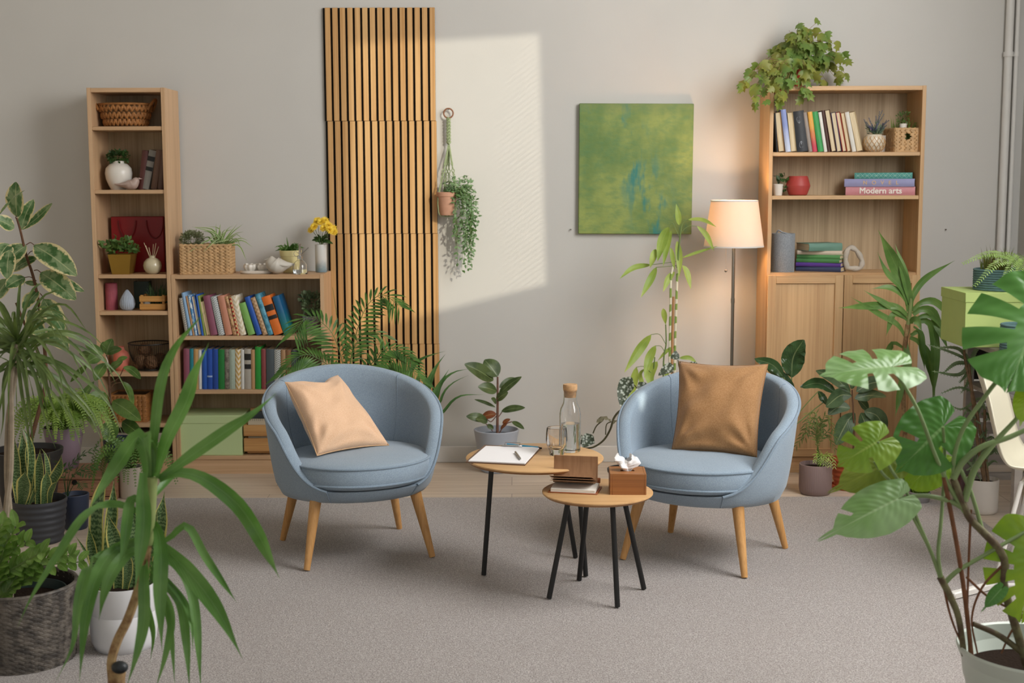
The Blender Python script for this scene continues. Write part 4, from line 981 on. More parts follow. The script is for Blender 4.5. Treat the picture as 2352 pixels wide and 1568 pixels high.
b.build('foliage', LEAF('leaf_succulent', '#3f6228', '#557a34', .4, rib=0), t)
m_glass = M('clear_glass', '#ffffff', rough=.02, var=0, trans=1, ior=1.45); m_water = M('water', '#f4fbff', rough=.0, var=0, trans=1, ior=1.33)
m_brass = M('chrome', '#c9c9c9', metal=1, rough=.15, var=0)
c = V((aty(689, 628, -.265).x, -.255, ZT)); t = thing('plant_mister', 'clear glass plant mister with chrome pump in front of the yellow pot', 'mister', c)
MB().lathe([(0, 0), (.036, 0), (.039, .004), (.039, .035), (.036, .052), (.024, .066), (.013, .072), (.013, .080), (.0115, .080), (.0115, .071), (.022, .064), (.034, .051), (.037, .035), (.037, .006), (0, .004)], 36, c).build('bottle', m_glass, t)
MB().lathe([(0, .0065), (.0364, .0065), (.0364, .024), (0, .024)], 36, c).build('water', m_water, t)
b = MB(); b.lathe([(.014, .078), (.014, .092), (.007, .096), (.0055, .15), (.007, .153), (.007, .158), (0, .159)], 20, c); b.build('pump', m_brass, t)
MB().tube([c+V((0, 0, .10)), c+V((.016, 0, .112)), c+V((.046, -.006, .137))], .0024, 8).build('nozzle', m_brass, t)
MB().tube(catmull([c+V((-.004, 0, .106)), c+V((-.024, 0, .118)), c+V((-.032, 0, .104)), c+V((-.022, 0, .092)), c+V((-.008, 0, .095))], 5), .0012, 6).build('finger_ring', m_brass, t)
MB().tube([c+V((0, 0, .08)), c+V((.002, 0, .012))], .002, 8).build('dip_tube', m_brass, t)
# vase of yellow flowers
def flowers():
    c = V((aty(738, 622, -.12).x, -.12, ZT)); t = thing('flower_vase', 'cylindrical white and blue-grey vase of yellow chrysanthemums by the slat panels', 'vase', c); h = aty(738, 561, -.12).z-ZT
    m, nt, bb = newmat('ombre_glaze'); sx = nd(nt, 'ShaderNodeSeparateXYZ'); v = coord(nt); nt.links.new(v, sx.inputs[0])
    f = ramp(nt, math_(nt, 'ADD', sx.outputs[2], math_(nt, 'MULTIPLY', noisef(nt, v, 30, 4), .05)), .10, .03); nt.links.new(mixc(nt, f, '#d9d8d4', '#7f96a0'), bb.inputs['Base Color']); bb.inputs['Roughness'].default_value = .3
    MB().lathe([(.029, 0), (.031, .003), (.031, h), (.028, h), (.027, .01), (0, .01)], 36, c).build('body', m, t)
    fl = []
    for px, py, dy in ((722, 521, -.05), (738, 510, -.02), (755, 518, -.04), (764, 525, -.01), (729, 508, .01), (746, 507, .02), (744, 524, -.05), (766, 532, -.04), (757, 528, -.06), (716, 528, -.03)): fl.append(aty(px, py, -.12+dy))
    st = MB()
    for p in fl: st.tube(catmull([c+V((rnd.uniform(-.012, .012), rnd.uniform(-.01, .01), h-.05)), c+V(((p.x-c.x)*.3, (p.y-c.y)*.3, h+.03)), p], 5), .0016, 5)
    st.build('stem', m_stem, t)
    for p in fl:
        b = MB(); ax = V((rnd.uniform(-.4, .4)+(p.x-c.x)*6, -.8, .55)).normalized(); e1 = ax.orthogonal().normalized(); e2 = ax.cross(e1)
        for ly, (np_, tilt, l) in enumerate(((15, .15, .027), (12, .5, .023), (9, .95, .016), (6, 1.25, .011))):
            for i in range(np_):
                a = 2*PI*(i+ly*.4)/np_; d = (e1*math.cos(a)+e2*math.sin(a))*math.cos(tilt)+ax*math.sin(tilt); b.mini(p, d, l*rnd.uniform(.9, 1.1), .0095, ax, .25)
        b.build('blossom', M('petal_yellow', '#f8dc4e', rough=.6, var=.12, vs=60, col2='#f0c62e'), t)
    b = MB()
    for px, py in ((716, 552), (720, 545), (725, 556), (748, 548), (756, 545), (760, 556), (765, 560), (735, 545), (728, 538), (752, 538)):
        e = aty(px, py, -.12+rnd.uniform(-.06, .01)); p = c+V((0, 0, h+.01)); b.leaf([p, p.lerp(e, .5)+V((0, 0, .008)), e], .022, 'oval', 6, 4, .2)
    b.build('foliage', g_dark, t)
flowers()
# upper shelf: pot with pale leafy plant
c = V((aty(717, 765, -.17).x, -.175, SB[0])); t = thing('potted_plant', 'variegated pale green plant in a patterned pot at the right of the upper low-bookcase shelf', 'potted plant', c)
taper_pot(t, c, .040, .050, .095, bookmat('#b9b3ad', ('blot', '#6e5c7c')), .02, 0); soil(t, c, .04, .075)
b = MB(); bush(b, c+V((0, 0, .16)), (.058, .06, .066), 190, .026, .020, .1, .3); b.build('foliage', LEAF('leaf_sage', '#5d7354', '#9fb088', .6), t)
b = MB()
for i in range(14): b.tube([c+V((0, 0, .08)), c+V((0, 0, .15))+rv(.05)], .0012, 4)
b.build('stem', m_stem, t)
# bottom: green box and crate with notebooks
p0, p1 = aty(414, 1046, -.285), aty(558, 1046, -.285); c = V(((p0.x+p1.x)/2, -.165, SB[2])); w = p1.x-p0.x; m = M('green_card', '#c6dba2', rough=.75, var=.04, vs=3)
t = thing('storage_box', 'light green lidded box on the bottom shelf of the low bookcase', 'box', c)
MB().box(c+V((0, 0, .09)), (w-.006, .232, .18), .002).build('body', m, t); MB().box(c+V((0, 0, .193)), (w, .238, .044), .003).build('lid', m, t)
p0, p1 = aty(560.5, 1046, -.28), aty(700, 1046, -.28); c = V(((p0.x+p1.x)/2, -.16, SB[2])); w = p1.x-p0.x
t = thing('wooden_crate', 'pine crate filled with notebooks on the bottom shelf, half behind the left armchair', 'crate', c); mp = WOOD('pine_plank', '#d3a368', '#b07c45', 'x', 1.3, .5)
for sy in (-1, 1):
    for z, hh in ((.055, .072), (.132, .06)): MB().box(c+V((0, sy*.112, z)), (w, .012, hh), .002).build('plank', mp, t)
for sx in (-1, 1):
    for z, hh in ((.055, .072), (.132, .06)): MB().box(c+V((sx*(w/2-.007), 0, z)), (.012, .21, hh), .002).build('plank', mp, t)
MB().box(c+V((0, 0, .012)), (w-.03, .2, .01)).build('bottom_board', mp, t)
for i, (lab, hh, col, dx) in enumerate((('spiral notebook with cream pages on top of the pine crate', .172, '#ddd0b8', 0), ('charcoal notebook standing in the pine crate behind the spiral one', .205, '#3b4144', .008), ('tan notebook standing at the back of the pine crate', .215, '#b4885a', -.006))):
    q = c+V((-w/2+.02+dx, -.085+i*.05, .018)); t = thing('notebook', lab, 'notebook', q, 0, 'notebooks in the pine crate'); n_ = w-.045
    MB().box(q+V((n_/2, 0, hh/2)), (n_, .018, hh), .002).build('cover', bookmat(col), t)
    if i == 0:
        b = MB()
        for k in range(26): b.tube([q+V((.006+k*(n_-.012)/25, -.010+.012*math.cos(2*PI*j/8), hh-.002+.007*math.sin(2*PI*j/8))) for j in range(8)], .0007, 4, closed=True)
        b.build('spiral', m_blk, t)

# ---------------------------------------------------------------- things in the tall cabinet
c = V((aty(2007, 345, -.235).x, -.235, SD[0])); t = thing('lavender_pot', 'lavender in a round glass vase wrapped in woven cord', 'potted plant', c)
MB().lathe([(.028, 0), (.044, .012), (.055, .04), (.054, .062), (.044, .084), (.038, .09), (.035, .09), (.040, .08), (.050, .06), (.051, .04), (.04, .014), (0, .008)], 40, c).build('pot', M('pearl_glass', '#d9cdb8', rough=.2, var=.1, coat=.3), t)
b = MB()
for k in range(14):
    for g in (-1, 1):
        P = []
        for i in range(11):
            v = i/10; z = .004+.084*v; r = .0555*math.sin(PI*(.16+.68*v))**.6+.0015; a = 2*PI*k/14+g*v*1.1; P.append(c+V((r*math.cos(a), r*math.sin(a), z)))
        b.tube(P, .0018, 5)
b.build('cord_net', m_wick, t)
b = MB(); st = MB(); lf = MB()
for i, (px, py, dy) in enumerate(((1985, 275, 0), (1990, 280, -.02), (1996, 272, .02), (2003, 287, -.04), (2012, 268, .01), (2020, 257, 0), (2026, 255, .02), (2030, 263, -.02), (2036, 277, -.01), (2041, 277, .01), (2036, 288, -.03), (1998, 290, -.04), (2015, 285, -.05), (2028, 284, .02))):
    e = aty(px, py, -.235+dy); p = c+V((rnd.uniform(-.02, .02), rnd.uniform(-.02, .02), .085)); st.tube([p, p.lerp(e, .6)+V((0, 0, .004)), e], .0011, 4); d = (e-p).normalized()
    for k in range(26):
        a = k*2.4; q = p.lerp(e, .45+.55*k/25); o_ = d.orthogonal().normalized(); o_ = Matrix.Rotation(a, 3, d) @ o_; b.mini(q, o_*.8+d*.6, .0095*(1-.4*k/25), .006, d, .3)
    for k in range(9): lf.mini(p.lerp(e, .1+.05*k), (d+rv(.8)).normalized(), .026, .006, V((0, -1, .3)), .2)
st.build('stem', m_stem, t); b.build('blossom', M('lavender_bloom', '#75739c', rough=.8, var=.25, vs=80), t); lf.build('foliage', LEAF('leaf_lavender', '#5e7360', '#7b8d74', .7, rib=0), t)
c = V((aty(2024, 345, -.15).x, -.125, SD[0])); t = thing('white_cup', 'white ceramic cup behind the lavender vase', 'cup', c); MB().lathe([(.030, 0), (.036, .004), (.045, .088), (.042, .088), (.034, .01), (0, .01)], 32, c).build('body', m_cer, t)
p0, p1 = aty(2055, 346, -.27), aty(2111, 346, -.27)
c = V(((p0.x+p1.x)/2-.004, -.19, SD[0])); rect_basket('wicker_basket', 'square straw basket with a front hand hole on the cabinet top shelf', 'basket', c, .135, .15, .118, math.radians(7), m_wick, 5, 6, 6, (.05, .066, .100))
tuft('artificial_grass', 'tuft of bright artificial grass in the square straw basket', 'plant', c+V((.0, -.005, .0085)), .10, .07, 70, .165, g_grass)
q = c+V((-.010, -.045, .0085)); t = thing('potted_plant', 'tiny plant in a white pot peeking over the square straw basket', 'potted plant', q)
MB().lathe([(.012, 0), (.013, .08), (.020, .137), (.017, .137), (.014, .125), (0, .125)], 24, q).build('pot', m_cer, t); b = MB(); bush(b, q+V((.002, 0, .168)), (.034, .028, .032), 90, .016, .007, .2); b.build('foliage', g_mid, t)
c = V((aty(1784, 446, -.2).x+.004, -.21, SD[1])); t = thing('potted_plant', 'small trailing plant in a white pot left of the red pot', 'potted plant', c)
taper_pot(t, c, .022, .027, .060, m_cer, .01, 0, 28); b = MB()
for px, py in ((1790, 398), (1783, 402), (1796, 400), (1803, 404), (1799, 410), (1805, 412), (1804, 420), (1800, 430), (1803, 440), (1788, 405), (1793, 409), (1779, 405), (1798, 440), (1808, 416)):
    e = aty(px, py, -.21+rnd.uniform(-.03, .02)); b.mini(e, rv(1)+V((.3, -.3, -.2)), .032, .022, V((0, -.8, .5)), .2); b.tube(catmull([c+V((0, 0, .055)), (c+V((0, 0, .1))).lerp(e, .5), e], 4), .0009, 4, 0)
b.build('foliage', g_dark, t)
c = V((aty(1831, 446, -.2).x, -.215, SD[1])); lathe_thing('red_pot', 'empty matte red round pot on the middle cabinet shelf', 'pot', c, [(.040, 0), (.048, .004), (.0635, .048), (.063, .054), (.050, .098), (.047, .101), (.043, .098), (.055, .055), (.04, .012), (0, .010)], M('red_clay', '#a83f3a', rough=.5, var=.05))
p0, p1 = aty(1772, 600, -.24), aty(1825, 600, -.24); c = V(((p0.x+p1.x)/2+.004, -.215, SD[2])); r = (p1.x-p0.x)/2
m_feltg = FABRIC('grey_felt', '#9ea3a8', '#7d8288', 260, 1, .5, .25); t = thing('felt_basket', 'grey felt cylinder basket with a handle tab at the left of the cabinet', 'basket', c); h = aty(1800, 536, -.24).z-SD[2]
MB().lathe([(0, 0), (r*.98, 0), (r, .004), (r, h), (r-.005, h), (r-.006, .01), (0, .01)], 44, c, mod=lambda a, z, q: 1+.008*math.sin(a*3+z*9)).build('body', m_feltg, t)
MB().tube(catmull([c+V((-r*.7, -.01, h-.01)), c+V((-r*.55, -.03, h+.016)), c+V((-.01, -.03, h+.006)), c+V((.03, -.03, h-.004))], 5), .004, 6).build('handle', m_feltg, t)
def stone_ring():
    P = [aty(x, y, -.22) for x, y in ((1946, 617), (1942, 600), (1945, 580), (1954, 571), (1966, 577), (1975, 590), (1980, 604), (1975, 617), (1961, 619))]
    c = V((sum(p.x for p in P)/9, -.22, SD[2])); t = thing('ring_sculpture', 'rough white stone ring sculpture beside the stack of green books', 'sculpture', c); Q = catmull(P+[P[0]], 6)[:-1]
    rs = [.0135+.002*math.sin(i*.7) for i in range(len(Q))]; lo = min(p.z-q for p, q in zip(Q, rs)); Q = [p+V((0, 0, SD[2]-lo)) for p in Q]
    MB().tube(Q, rs, 14, closed=True).build('ring', M('rough_stone', '#c3b9ac', rough=.95, var=.12, vs=25, bump=.6, bs=60, bd=.008), t, ang=80)
stone_ring()

# ---------------------------------------------------------------- things on the side tables
def quad_prism(b, q, z0, z1):
    vs = [(p.x, p.y, z0) for p in q]+[(p.x, p.y, z1) for p in q]; b.add(vs, [(3, 2, 1, 0), (4, 5, 6, 7)]+[(i, (i+1) % 4, 4+(i+1) % 4, 4+i) for i in range(4)])
zt = TBZ
q = [atz(x, y, zt+.004) for x, y in ((1069, 1060), (1206, 1067), (1243, 1027), (1113, 1021))]; c = V((sum(p.x for p in q)/4, sum(p.y for p in q)/4, zt))
t = thing('clipboard', 'clipboard with blank white paper on the larger side table', 'clipboard', c); b = MB(); quad_prism(b, q, zt+.0004, zt+.004); b.build('board', M('board_brown', '#6b4f3c', rough=.5, var=.1), t)
q = [atz(x, y, zt+.008) for x, y in ((1076, 1057.5), (1205.5, 1063.5), (1239.5, 1026.5), (1116, 1023.5))]; b = MB(); quad_prism(b, q, zt+.0042, zt+.008); b.build('paper', M('sheet_white', '#f3f1f2', rough=.8, var=0), t)
ct = atz(1176, 1024, zt+.01); d = (q[2]-q[3]).normalized(); R = Matrix.Rotation(math.atan2(d.y, d.x), 3, 'Z'); b = MB(); b.box(ct+V((0, 0, .002)), (.082, .016, .004), .0015, R); b.tube([ct+R @ V((-.03, .006, .005)), ct+R @ V((-.03, .02, .010)), ct+R @ V((.03, .02, .010)), ct+R @ V((.03, .006, .005))], .0013, 6); b.build('clip', m_brass, t)
a, e = atz(1184, 1038, zt+.013), atz(1196.5, 1055, zt+.013); t = thing('pen', 'short silver pen lying on the white paper', 'pen', (a+e)/2-V((0, 0, .0045)))
b = MB(); b.tube([a, a.lerp(e, .82)], .0042, 12).build('barrel', M('pen_silver', '#a9a39b', metal=.9, rough=.3, var=0), t); MB().tube([a.lerp(e, .82), e], [.0042, .0012], 12).build('tip', m_brass, t)
a, e = atz(1168, 1019.5, zt+.006), atz(1247, 1028, zt+.006); d = (e-a).normalized(); a -= d.cross(V((0, 0, 1)))*-.010; e -= d.cross(V((0, 0, 1)))*-.010; t = thing('marker', 'bright blue marker lying behind the clipboard', 'pen', (a+e)/2-V((0, 0, .0055)))
MB().tube([a, a.lerp(e, .9)], .0052, 12).build('barrel', M('marker_blue', '#2f9bc6', rough=.35, var=0), t); MB().tube([a.lerp(e, .9), e], [.0045, .003], 12).build('cap', m_blk, t)
p = atz(1279, 1047, zt); c = V((p.x, p.y+.026, zt)); t = thing('drinking_glass', 'empty double-walled glass in front of the carafe', 'glass', c); k = .0385/.0385
MB().lathe([(0, 0), (.0265, 0), (.029, .004), (.0295, .016), (.040, .040), (.042, .060), (.041, .085), (.0385, .106), (.037, .1075), (.0355, .106), (.0345, .085), (.0335, .05), (.025, .030), (.012, .024), (0, .023)], 44, c).build('double_wall', m_glass, t)
p = atz(1310, 1039, zt); c = V((p.x, p.y+.03, zt)); t = thing('carafe', 'glass water carafe with cork stopper half full on the larger table', 'carafe', c)
MB().lathe([(0, 0), (.038, 0), (.0415, .005), (.0415, .148), (.038, .170), (.028, .192), (.0255, .205), (.0255, .238), (.0275, .242), (.024, .242), (.0235, .205), (.026, .191), (.036, .169), (.0395, .148), (.0395, .012), (.034, .009), (0, .009)], 48, c).build('bottle', m_glass, t)
MB().lathe([(0, .0095), (.035, .0095), (.0391, .013), (.0391, .112), (0, .112)], 48, c).build('water', m_water, t)
MB().lathe([(0, .215), (.0225, .215), (.0233, .235), (.028, .245), (.0285, .262), (.027, .266), (0, .267)], 36, c).build('cork_stopper', M('cork', '#c9a074', rough=.9, var=.3, vs=90), t)
# tissue box
zt = TSZ
fl, fr = atz(1401, 1136, zt), atz(1484.5, 1136.5, zt); dx = (fr-fl); w = dx.length; dx.normalize(); dy = V((-dx.y, dx.x, 0)); c = (fl+fr)/2+dy*w*.5; h = aty(1442, 1088, fl.y).z-zt
t = thing('tissue_box', 'walnut-brown wooden tissue box with a tissue on the smaller table', 'tissue box', c, math.atan2(dx.y, dx.x)); m = WOOD('walnut_box', '#a36a38', '#82502a', 'x', 1.4, .45)
b = MB(); T = .008
for sx in (-1, 1): b.box((sx*(w/2-T/2), 0, h/2), (T, w, h), .0008)
for sy in (-1, 1): b.box((0, sy*(w/2-T/2), h/2), (w-2*T, T, h), .0008)
b.build('body', m, t, local=True); b = MB(); sl = (.05, .026)
for sx in (-1, 1): b.box((sx*(w/4+sl[0]/4-T/2), 0, h-.005), (w/2-sl[0]/2-T, w-2*T, .008))
for sy in (-1, 1): b.box((0, sy*(w/4+sl[1]/4-T/2), h-.005), (sl[0], w/2-sl[1]/2-T, .008))
b.build('top_panel', m, t, local=True)
def tis(u, v):
    a = 2*PI*u; r = .006+.030*sstep(0, .7, v)*(1-.55*v*v*v); r *= 1+.35*math.sin(a*3+v*4)+.2*math.sin(a*5+1-v*6); z = h-.012+.06*v+.014*v*math.sin(a*2+1)
    return V((r*1.15*math.cos(a)-.006*v, r*.7*math.sin(a)+noise.noise(V((u*9, v*6, 1)))*.006, z+noise.noise(V((u*14, v*9, 5)))*.012*v))
MB().grid(tis, 60, 16, 0, True).build('tissue', M('tissue_white', '#f6f4f3', rough=.9, var=0), t, local=True, ang=25)
# open notebook with kraft sheets
def notebook():
    z = TSZ; Q = [atz(x, y, z) for x, y in ((1259, 1137), (1366, 1142), (1388, 1114), (1272, 1108))]; c = sum(Q, V())/4; c.z = z; dx = (Q[1]-Q[0]); w = dx.length; dx.normalize(); rot = math.atan2(dx.y, dx.x); d = .125
    t = thing('notebook', 'open notebook with raised kraft paper pages on the smaller side table', 'notebook', (c.x, c.y, z), rot)
    m_l = M('tan_leather', '#9a5426', rough=.5, var=.15, vs=30); m_k = WOOD('kraft_paper', '#a9815e', '#8a6445', 'z', .8, .85)
    b = MB(); b.box((0, 0, .002), (w+.012, d, .0035), .001); b.build('leather_cover', m_l, t, local=True)
    b = MB()
    for i, (zz, tl) in enumerate(((.005, 0), (.010, .03), (.016, .06))): b.box((0, 0, zz), (w-.006, d-.012, .004), .0006, Matrix.Rotation(tl, 3, 'X'))
    b.build('pages', PGW, t, local=True)
    b = MB(); hinge = .010
    def leafp(a, y0, z0, L_, cu, yo=0):
        P = []
        for i in range(9):
            s_ = i/8; an = a+cu*s_; P.append((y0-L_*s_*math.cos(an), z0+L_*s_*math.sin(an)))
        vs = []
        for y, zz in P:
            for x in (-w/2+yo, w/2-.012+yo): vs.append((x, y, zz))
        n0 = len(vs); vs += [(x, y+.0012, zz+.0012) for x, y, zz in vs]
        fs = []
        for i in range(8): fs += [(2*i, 2*i+1, 2*i+3, 2*i+2), (n0+2*i, n0+2*i+2, n0+2*i+3, n0+2*i+1), (2*i, 2*i+2, n0+2*i+2, n0+2*i), (2*i+1, n0+2*i+1, n0+2*i+3, 2*i+3)]
        fs += [(0, n0, n0+1, 1), (16, 17, n0+17, n0+16)]
        b.add(vs, fs)
    # front stack of sheets bent up from the back binding, the top kraft cover standing tallest
    leafp(2.02, .012, .024, .098, -.25); 
    leafp(.10, .05, .028, .110, .06); leafp(.14, .05, .030, .110, .08, .003); leafp(.17, .05, .033, .108, .1, -.002); leafp(1.85, .022, .026, .095, -.2, .006)
    b.build('kraft_sheets', m_k, t, local=True)
    b = MB(); b.tube([V((-w/2, .05, .028)), V((w/2, .05, .028))], .010, 10); b.build('binding', m_l, t, local=True)
notebook()
# ---------------------------------------------------------------- floor plants
def pxw(Y, px): return px*(Y-CAM.y)/FPX
def potted(name, label, c, cat='potted plant', group=None): return thing(name, label, cat, V(c), 0, group)
def pt(q, Y): return aty(q[0], q[1], Y+(q[2] if len(q) > 2 else 0))
def leaves(b, Y, lst, prof='oval', na=4, n=9, fold=.22, wave=0, cup=0, petiole=None, st=None, scale=1):
    """lst: (path of pixels (x, y[, dy]), width px[, up])"""
    for it in lst:
        P = [pt(q, Y) for q in it[0]]; up = it[2] if len(it) > 2 else (rnd.uniform(-.35, .35), -.85, rnd.uniform(.1, .6))
        if len(P) == 2:
            m_ = P[0].lerp(P[1], .5); l = (P[1]-P[0]).length; m_ += V((0, -.06*l, .05*l)); P = [P[0], m_, P[1]]
        b.leaf(catmull(P, 6), pxw(Y, it[1])*scale, prof, n, na, fold, up, 0, wave, cup)
def stems(b, Y, lst, n=8):
    for P, r in lst: b.tube(catmull([pt(q, Y) for q in P], 5), r, n)

# --- variegated rubber plant at the far left
def varieg():
    Y = -1.0; c = atz(35, 1185); c = V((c.x, Y, 0)); t = potted('rubber_plant', 'variegated rubber plant with cream-edged leaves at the far left, its pot hidden', c)
    taper_pot(t, c, .12, .16, .28, M('pot_black', '#2b2a2b', rough=.5, var=.05), .03, .006); soil(t, c, .145, .255)
    b = MB(); stems(b, Y, [([(50, 1080), (85, 960), (105, 870), (98, 760), (80, 650), (60, 585), (47, 530), (38, 500)], [.011, .0045]), ([(100, 850), (80, 790), (55, 740), (37, 695)], [.008, .006])]); b.build('stem', m_bark, t)
    b = MB(); leaves(b, Y, [([(39, 498), (37, 418, -.03)], 54), ([(0, 492, -.1), (57, 437, -.14)], 24, (.3, -.3, .9)), ([(48, 527), (77, 458, .05)], 34), ([(50, 527), (86, 500), (120, 467, -.05)], 24, (-.4, -.8, .1)), ([(33, 523), (-14, 502, -.08)], 36),
        ([(79, 563), (176, 633, -.10)], 58), ([(94, 626), (174, 688, -.12)], 54), ([(113, 641, .05), (193, 669, .05)], 26), ([(60, 563), (3, 616, -.05)], 54), ([(20, 560), (-5, 600, -.1)], 44), ([(22, 575, -.1), (16, 640, -.14)], 40), ([(85, 593), (28, 622, .06)], 30),
        ([(57, 637), (14, 660, -.06)], 36), ([(88, 655), (57, 648)], 15), ([(88, 668), (54, 712, -.06)], 38), ([(100, 687), (147, 763, -.10)], 46), ([(66, 712), (101, 781, -.10)], 40), ([(112, 750), (157, 803, -.06)], 44), ([(72, 742), (96, 790)], 30), ([(20, 640, .05), (-10, 690)], 40)], 'oval', 6, 12, .16)
    b.build('foliage', LEAF('leaf_variegated', '#3f6335', '#557a48', .38, 'varieg', .5, '#cfd3a4', '#ddd1a0'), t)
    b = MB(); stems(b, Y, [([(60, 562), (70, 557), (79, 563)], .0022), ([(64, 585), (70, 578), (79, 575)], .002), ([(78, 621), (86, 620), (94, 626)], .0024), ([(84, 645), (70, 636), (57, 637)], .0022), ([(90, 672), (96, 678), (100, 687)], .0024), ([(40, 505), (36, 500), (39, 494)], .0022)], 6); b.build('petiole', M('petiole_red', '#6b4a38', rough=.6, var=.2), t)
varieg()

# --- black woven planter with dragon tree and a small-leaved plant
def dragon():
    Yc = -3.06; c = aty(46, 1339, Yc); zr = c.z; R_ = pxw(Yc, 128); c = V((c.x, Yc, 0))
    t = potted('dragon_tree', 'dragon tree with thin drooping leaves in a black woven planter, front left corner', c)
    m = M('seagrass_dark', '#38332f', rough=.55, var=.6, vs=30, bump=.3, bs=200, col2='#70685f')
    b = MB(); fn = lambda u, v: c+V(((R_*(.90+.10*v))*math.cos(2*PI*u), (R_*(.90+.10*v))*math.sin(2*PI*u), .008+(zr-.012)*v)); plait(b, fn, 36, 17, (.036, .0205), .0075, alt=.35)
    b.build('plaited_wall', m, t, rn=False)
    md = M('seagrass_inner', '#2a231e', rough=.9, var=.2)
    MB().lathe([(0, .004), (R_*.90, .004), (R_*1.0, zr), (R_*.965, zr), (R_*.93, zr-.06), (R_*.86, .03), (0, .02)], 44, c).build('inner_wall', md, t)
    MB().tube([c+V((R_*math.cos(2*PI*i/48), R_*math.sin(2*PI*i/48), zr)) for i in range(48)], .007, 8, closed=True).build('rim', m, t)
    zs = zr-.055; MB().lathe([(R_*.78, zr-.12), (R_*.82, zr-.025), (R_*.80, zr-.025), (R_*.76, zs)], 40, c, cap=False).build('inner_pot', M('pot_darkgreen', '#28393a', rough=.4, var=0), t); soil(t, c, R_*.77, zs)
    b = MB(); Y = Yc+.0
    P1 = [(24, 1385), (22, 1290), (14, 1185), (24, 1080), (26, 960), (24, 880), (34, 820), (40, 790)]; P2 = [(14, 1385), (12, 1290), (22, 1190), (16, 1090), (19, 970), (30, 890), (40, 830), (42, 790)]
    stems(b, Y, [(P1, [.0115, .008]), ([(x, y, .012) for x, y in P2], [.011, .008])]); b.build('trunk', M('trunk_pale', '#a0917c', rough=.85, var=.3, vs=30, bump=.4, bs=70), t)
    b = MB(); q = aty(41, 800, Y); rr = random.Random(11)
    for i in range(64):
        a = rr.uniform(0, 2*PI); el = rr.uniform(-.75, 1.1); d = V((math.cos(a)*math.cos(el), math.sin(a)*math.cos(el), math.sin(el))); l = rr.uniform(.20, .33); p0 = q+V((0, 0, rr.uniform(-.07, .04)))
        p1 = p0+d*l*.45+V((0, 0, .02)); p2 = p1+V((d.x*l*.45, d.y*l*.45, d.z*l*.3-l*.16*math.cos(el)-.03)); p3 = p2+V((d.x*l*.18, d.y*l*.18, d.z*l*.1-l*.36*max(.15, math.cos(el))))
        b.leaf(catmull([p0, p1, p2, p3], 4), .0135*rr.uniform(.7, 1.1), 'blade', 9, 2, .3, (d.x*.3, -.7, .6))
    for pth in ([(42, 800), (95, 720), (150, 700), (200, 760, -.05)], [(45, 800), (130, 770), (195, 820), (228, 890)], [(42, 795), (110, 735), (190, 755), (245, 800)], [(44, 805), (120, 830), (165, 900), (198, 905)], [(42, 800), (90, 830), (120, 930), (150, 985)], [(40, 810), (60, 880), (72, 980), (78, 1040)], [(42, 810), (80, 860), (100, 950), (128, 1030)], [(40, 810), (50, 900), (66, 1000), (74, 1075)], [(38, 800), (10, 870), (8, 960), (0, 1010)]):
        b.leaf(catmull([pt(x, Y-.05) for x in pth], 6), .0125, 'blade', 14, 2, .3)
    b.build('foliage', LEAF('leaf_dragon', '#4b5f2f', '#6a7d44', .42, 'plain', .2, '#9fae6a'), t)
    t2 = potted('zz_plant', 'small glossy-leaved plant sprouting from the same black woven planter', c+V((0, 0, zs+.002))); b = MB(); st = MB(); Y = Yc-.05
    for pth in ([(-14, 1425), (20, 1350), (75, 1295), (160, 1275)], [(-20, 1405), (5, 1270), (38, 1210)], [(-30, 1400), (-5, 1330), (40, 1300), (95, 1268, -.03)], [(-30, 1390), (-20, 1300), (-8, 1230), (6, 1205)], [(-25, 1420), (0, 1372), (48, 1340), (80, 1318)], [(-30, 1400), (10, 1330), (90, 1300), (182, 1290, .02)], [(-30, 1400), (-15, 1320), (20, 1270), (60, 1245)]):
        P = resample(catmull([pt(x, Y) for x in pth], 6), 11); st.tube(P, [.0045, .002], 6)
        for i in range(4, 12):
            tg = (P[min(11, i+1)]-P[i-1]).normalized(); sd = tg.cross(V((0, -.6, .8))).normalized()
            for g in (-1, 1):
                e = P[i]+(sd*g*.8+tg*.6+V((0, -.15, .15))+rv(.18)).normalized()*rnd.uniform(.044, .060); b.leaf([P[i], P[i].lerp(e, .5)+V((0, 0, .004)), e], .027, 'oval', 6, 4, .18, (0, -.7, .7))
    b.build('foliage', LEAF('leaf_zz', '#5d8036', '#82a352', .3), t2); st.build('stem', m_stem, t2)
dragon()

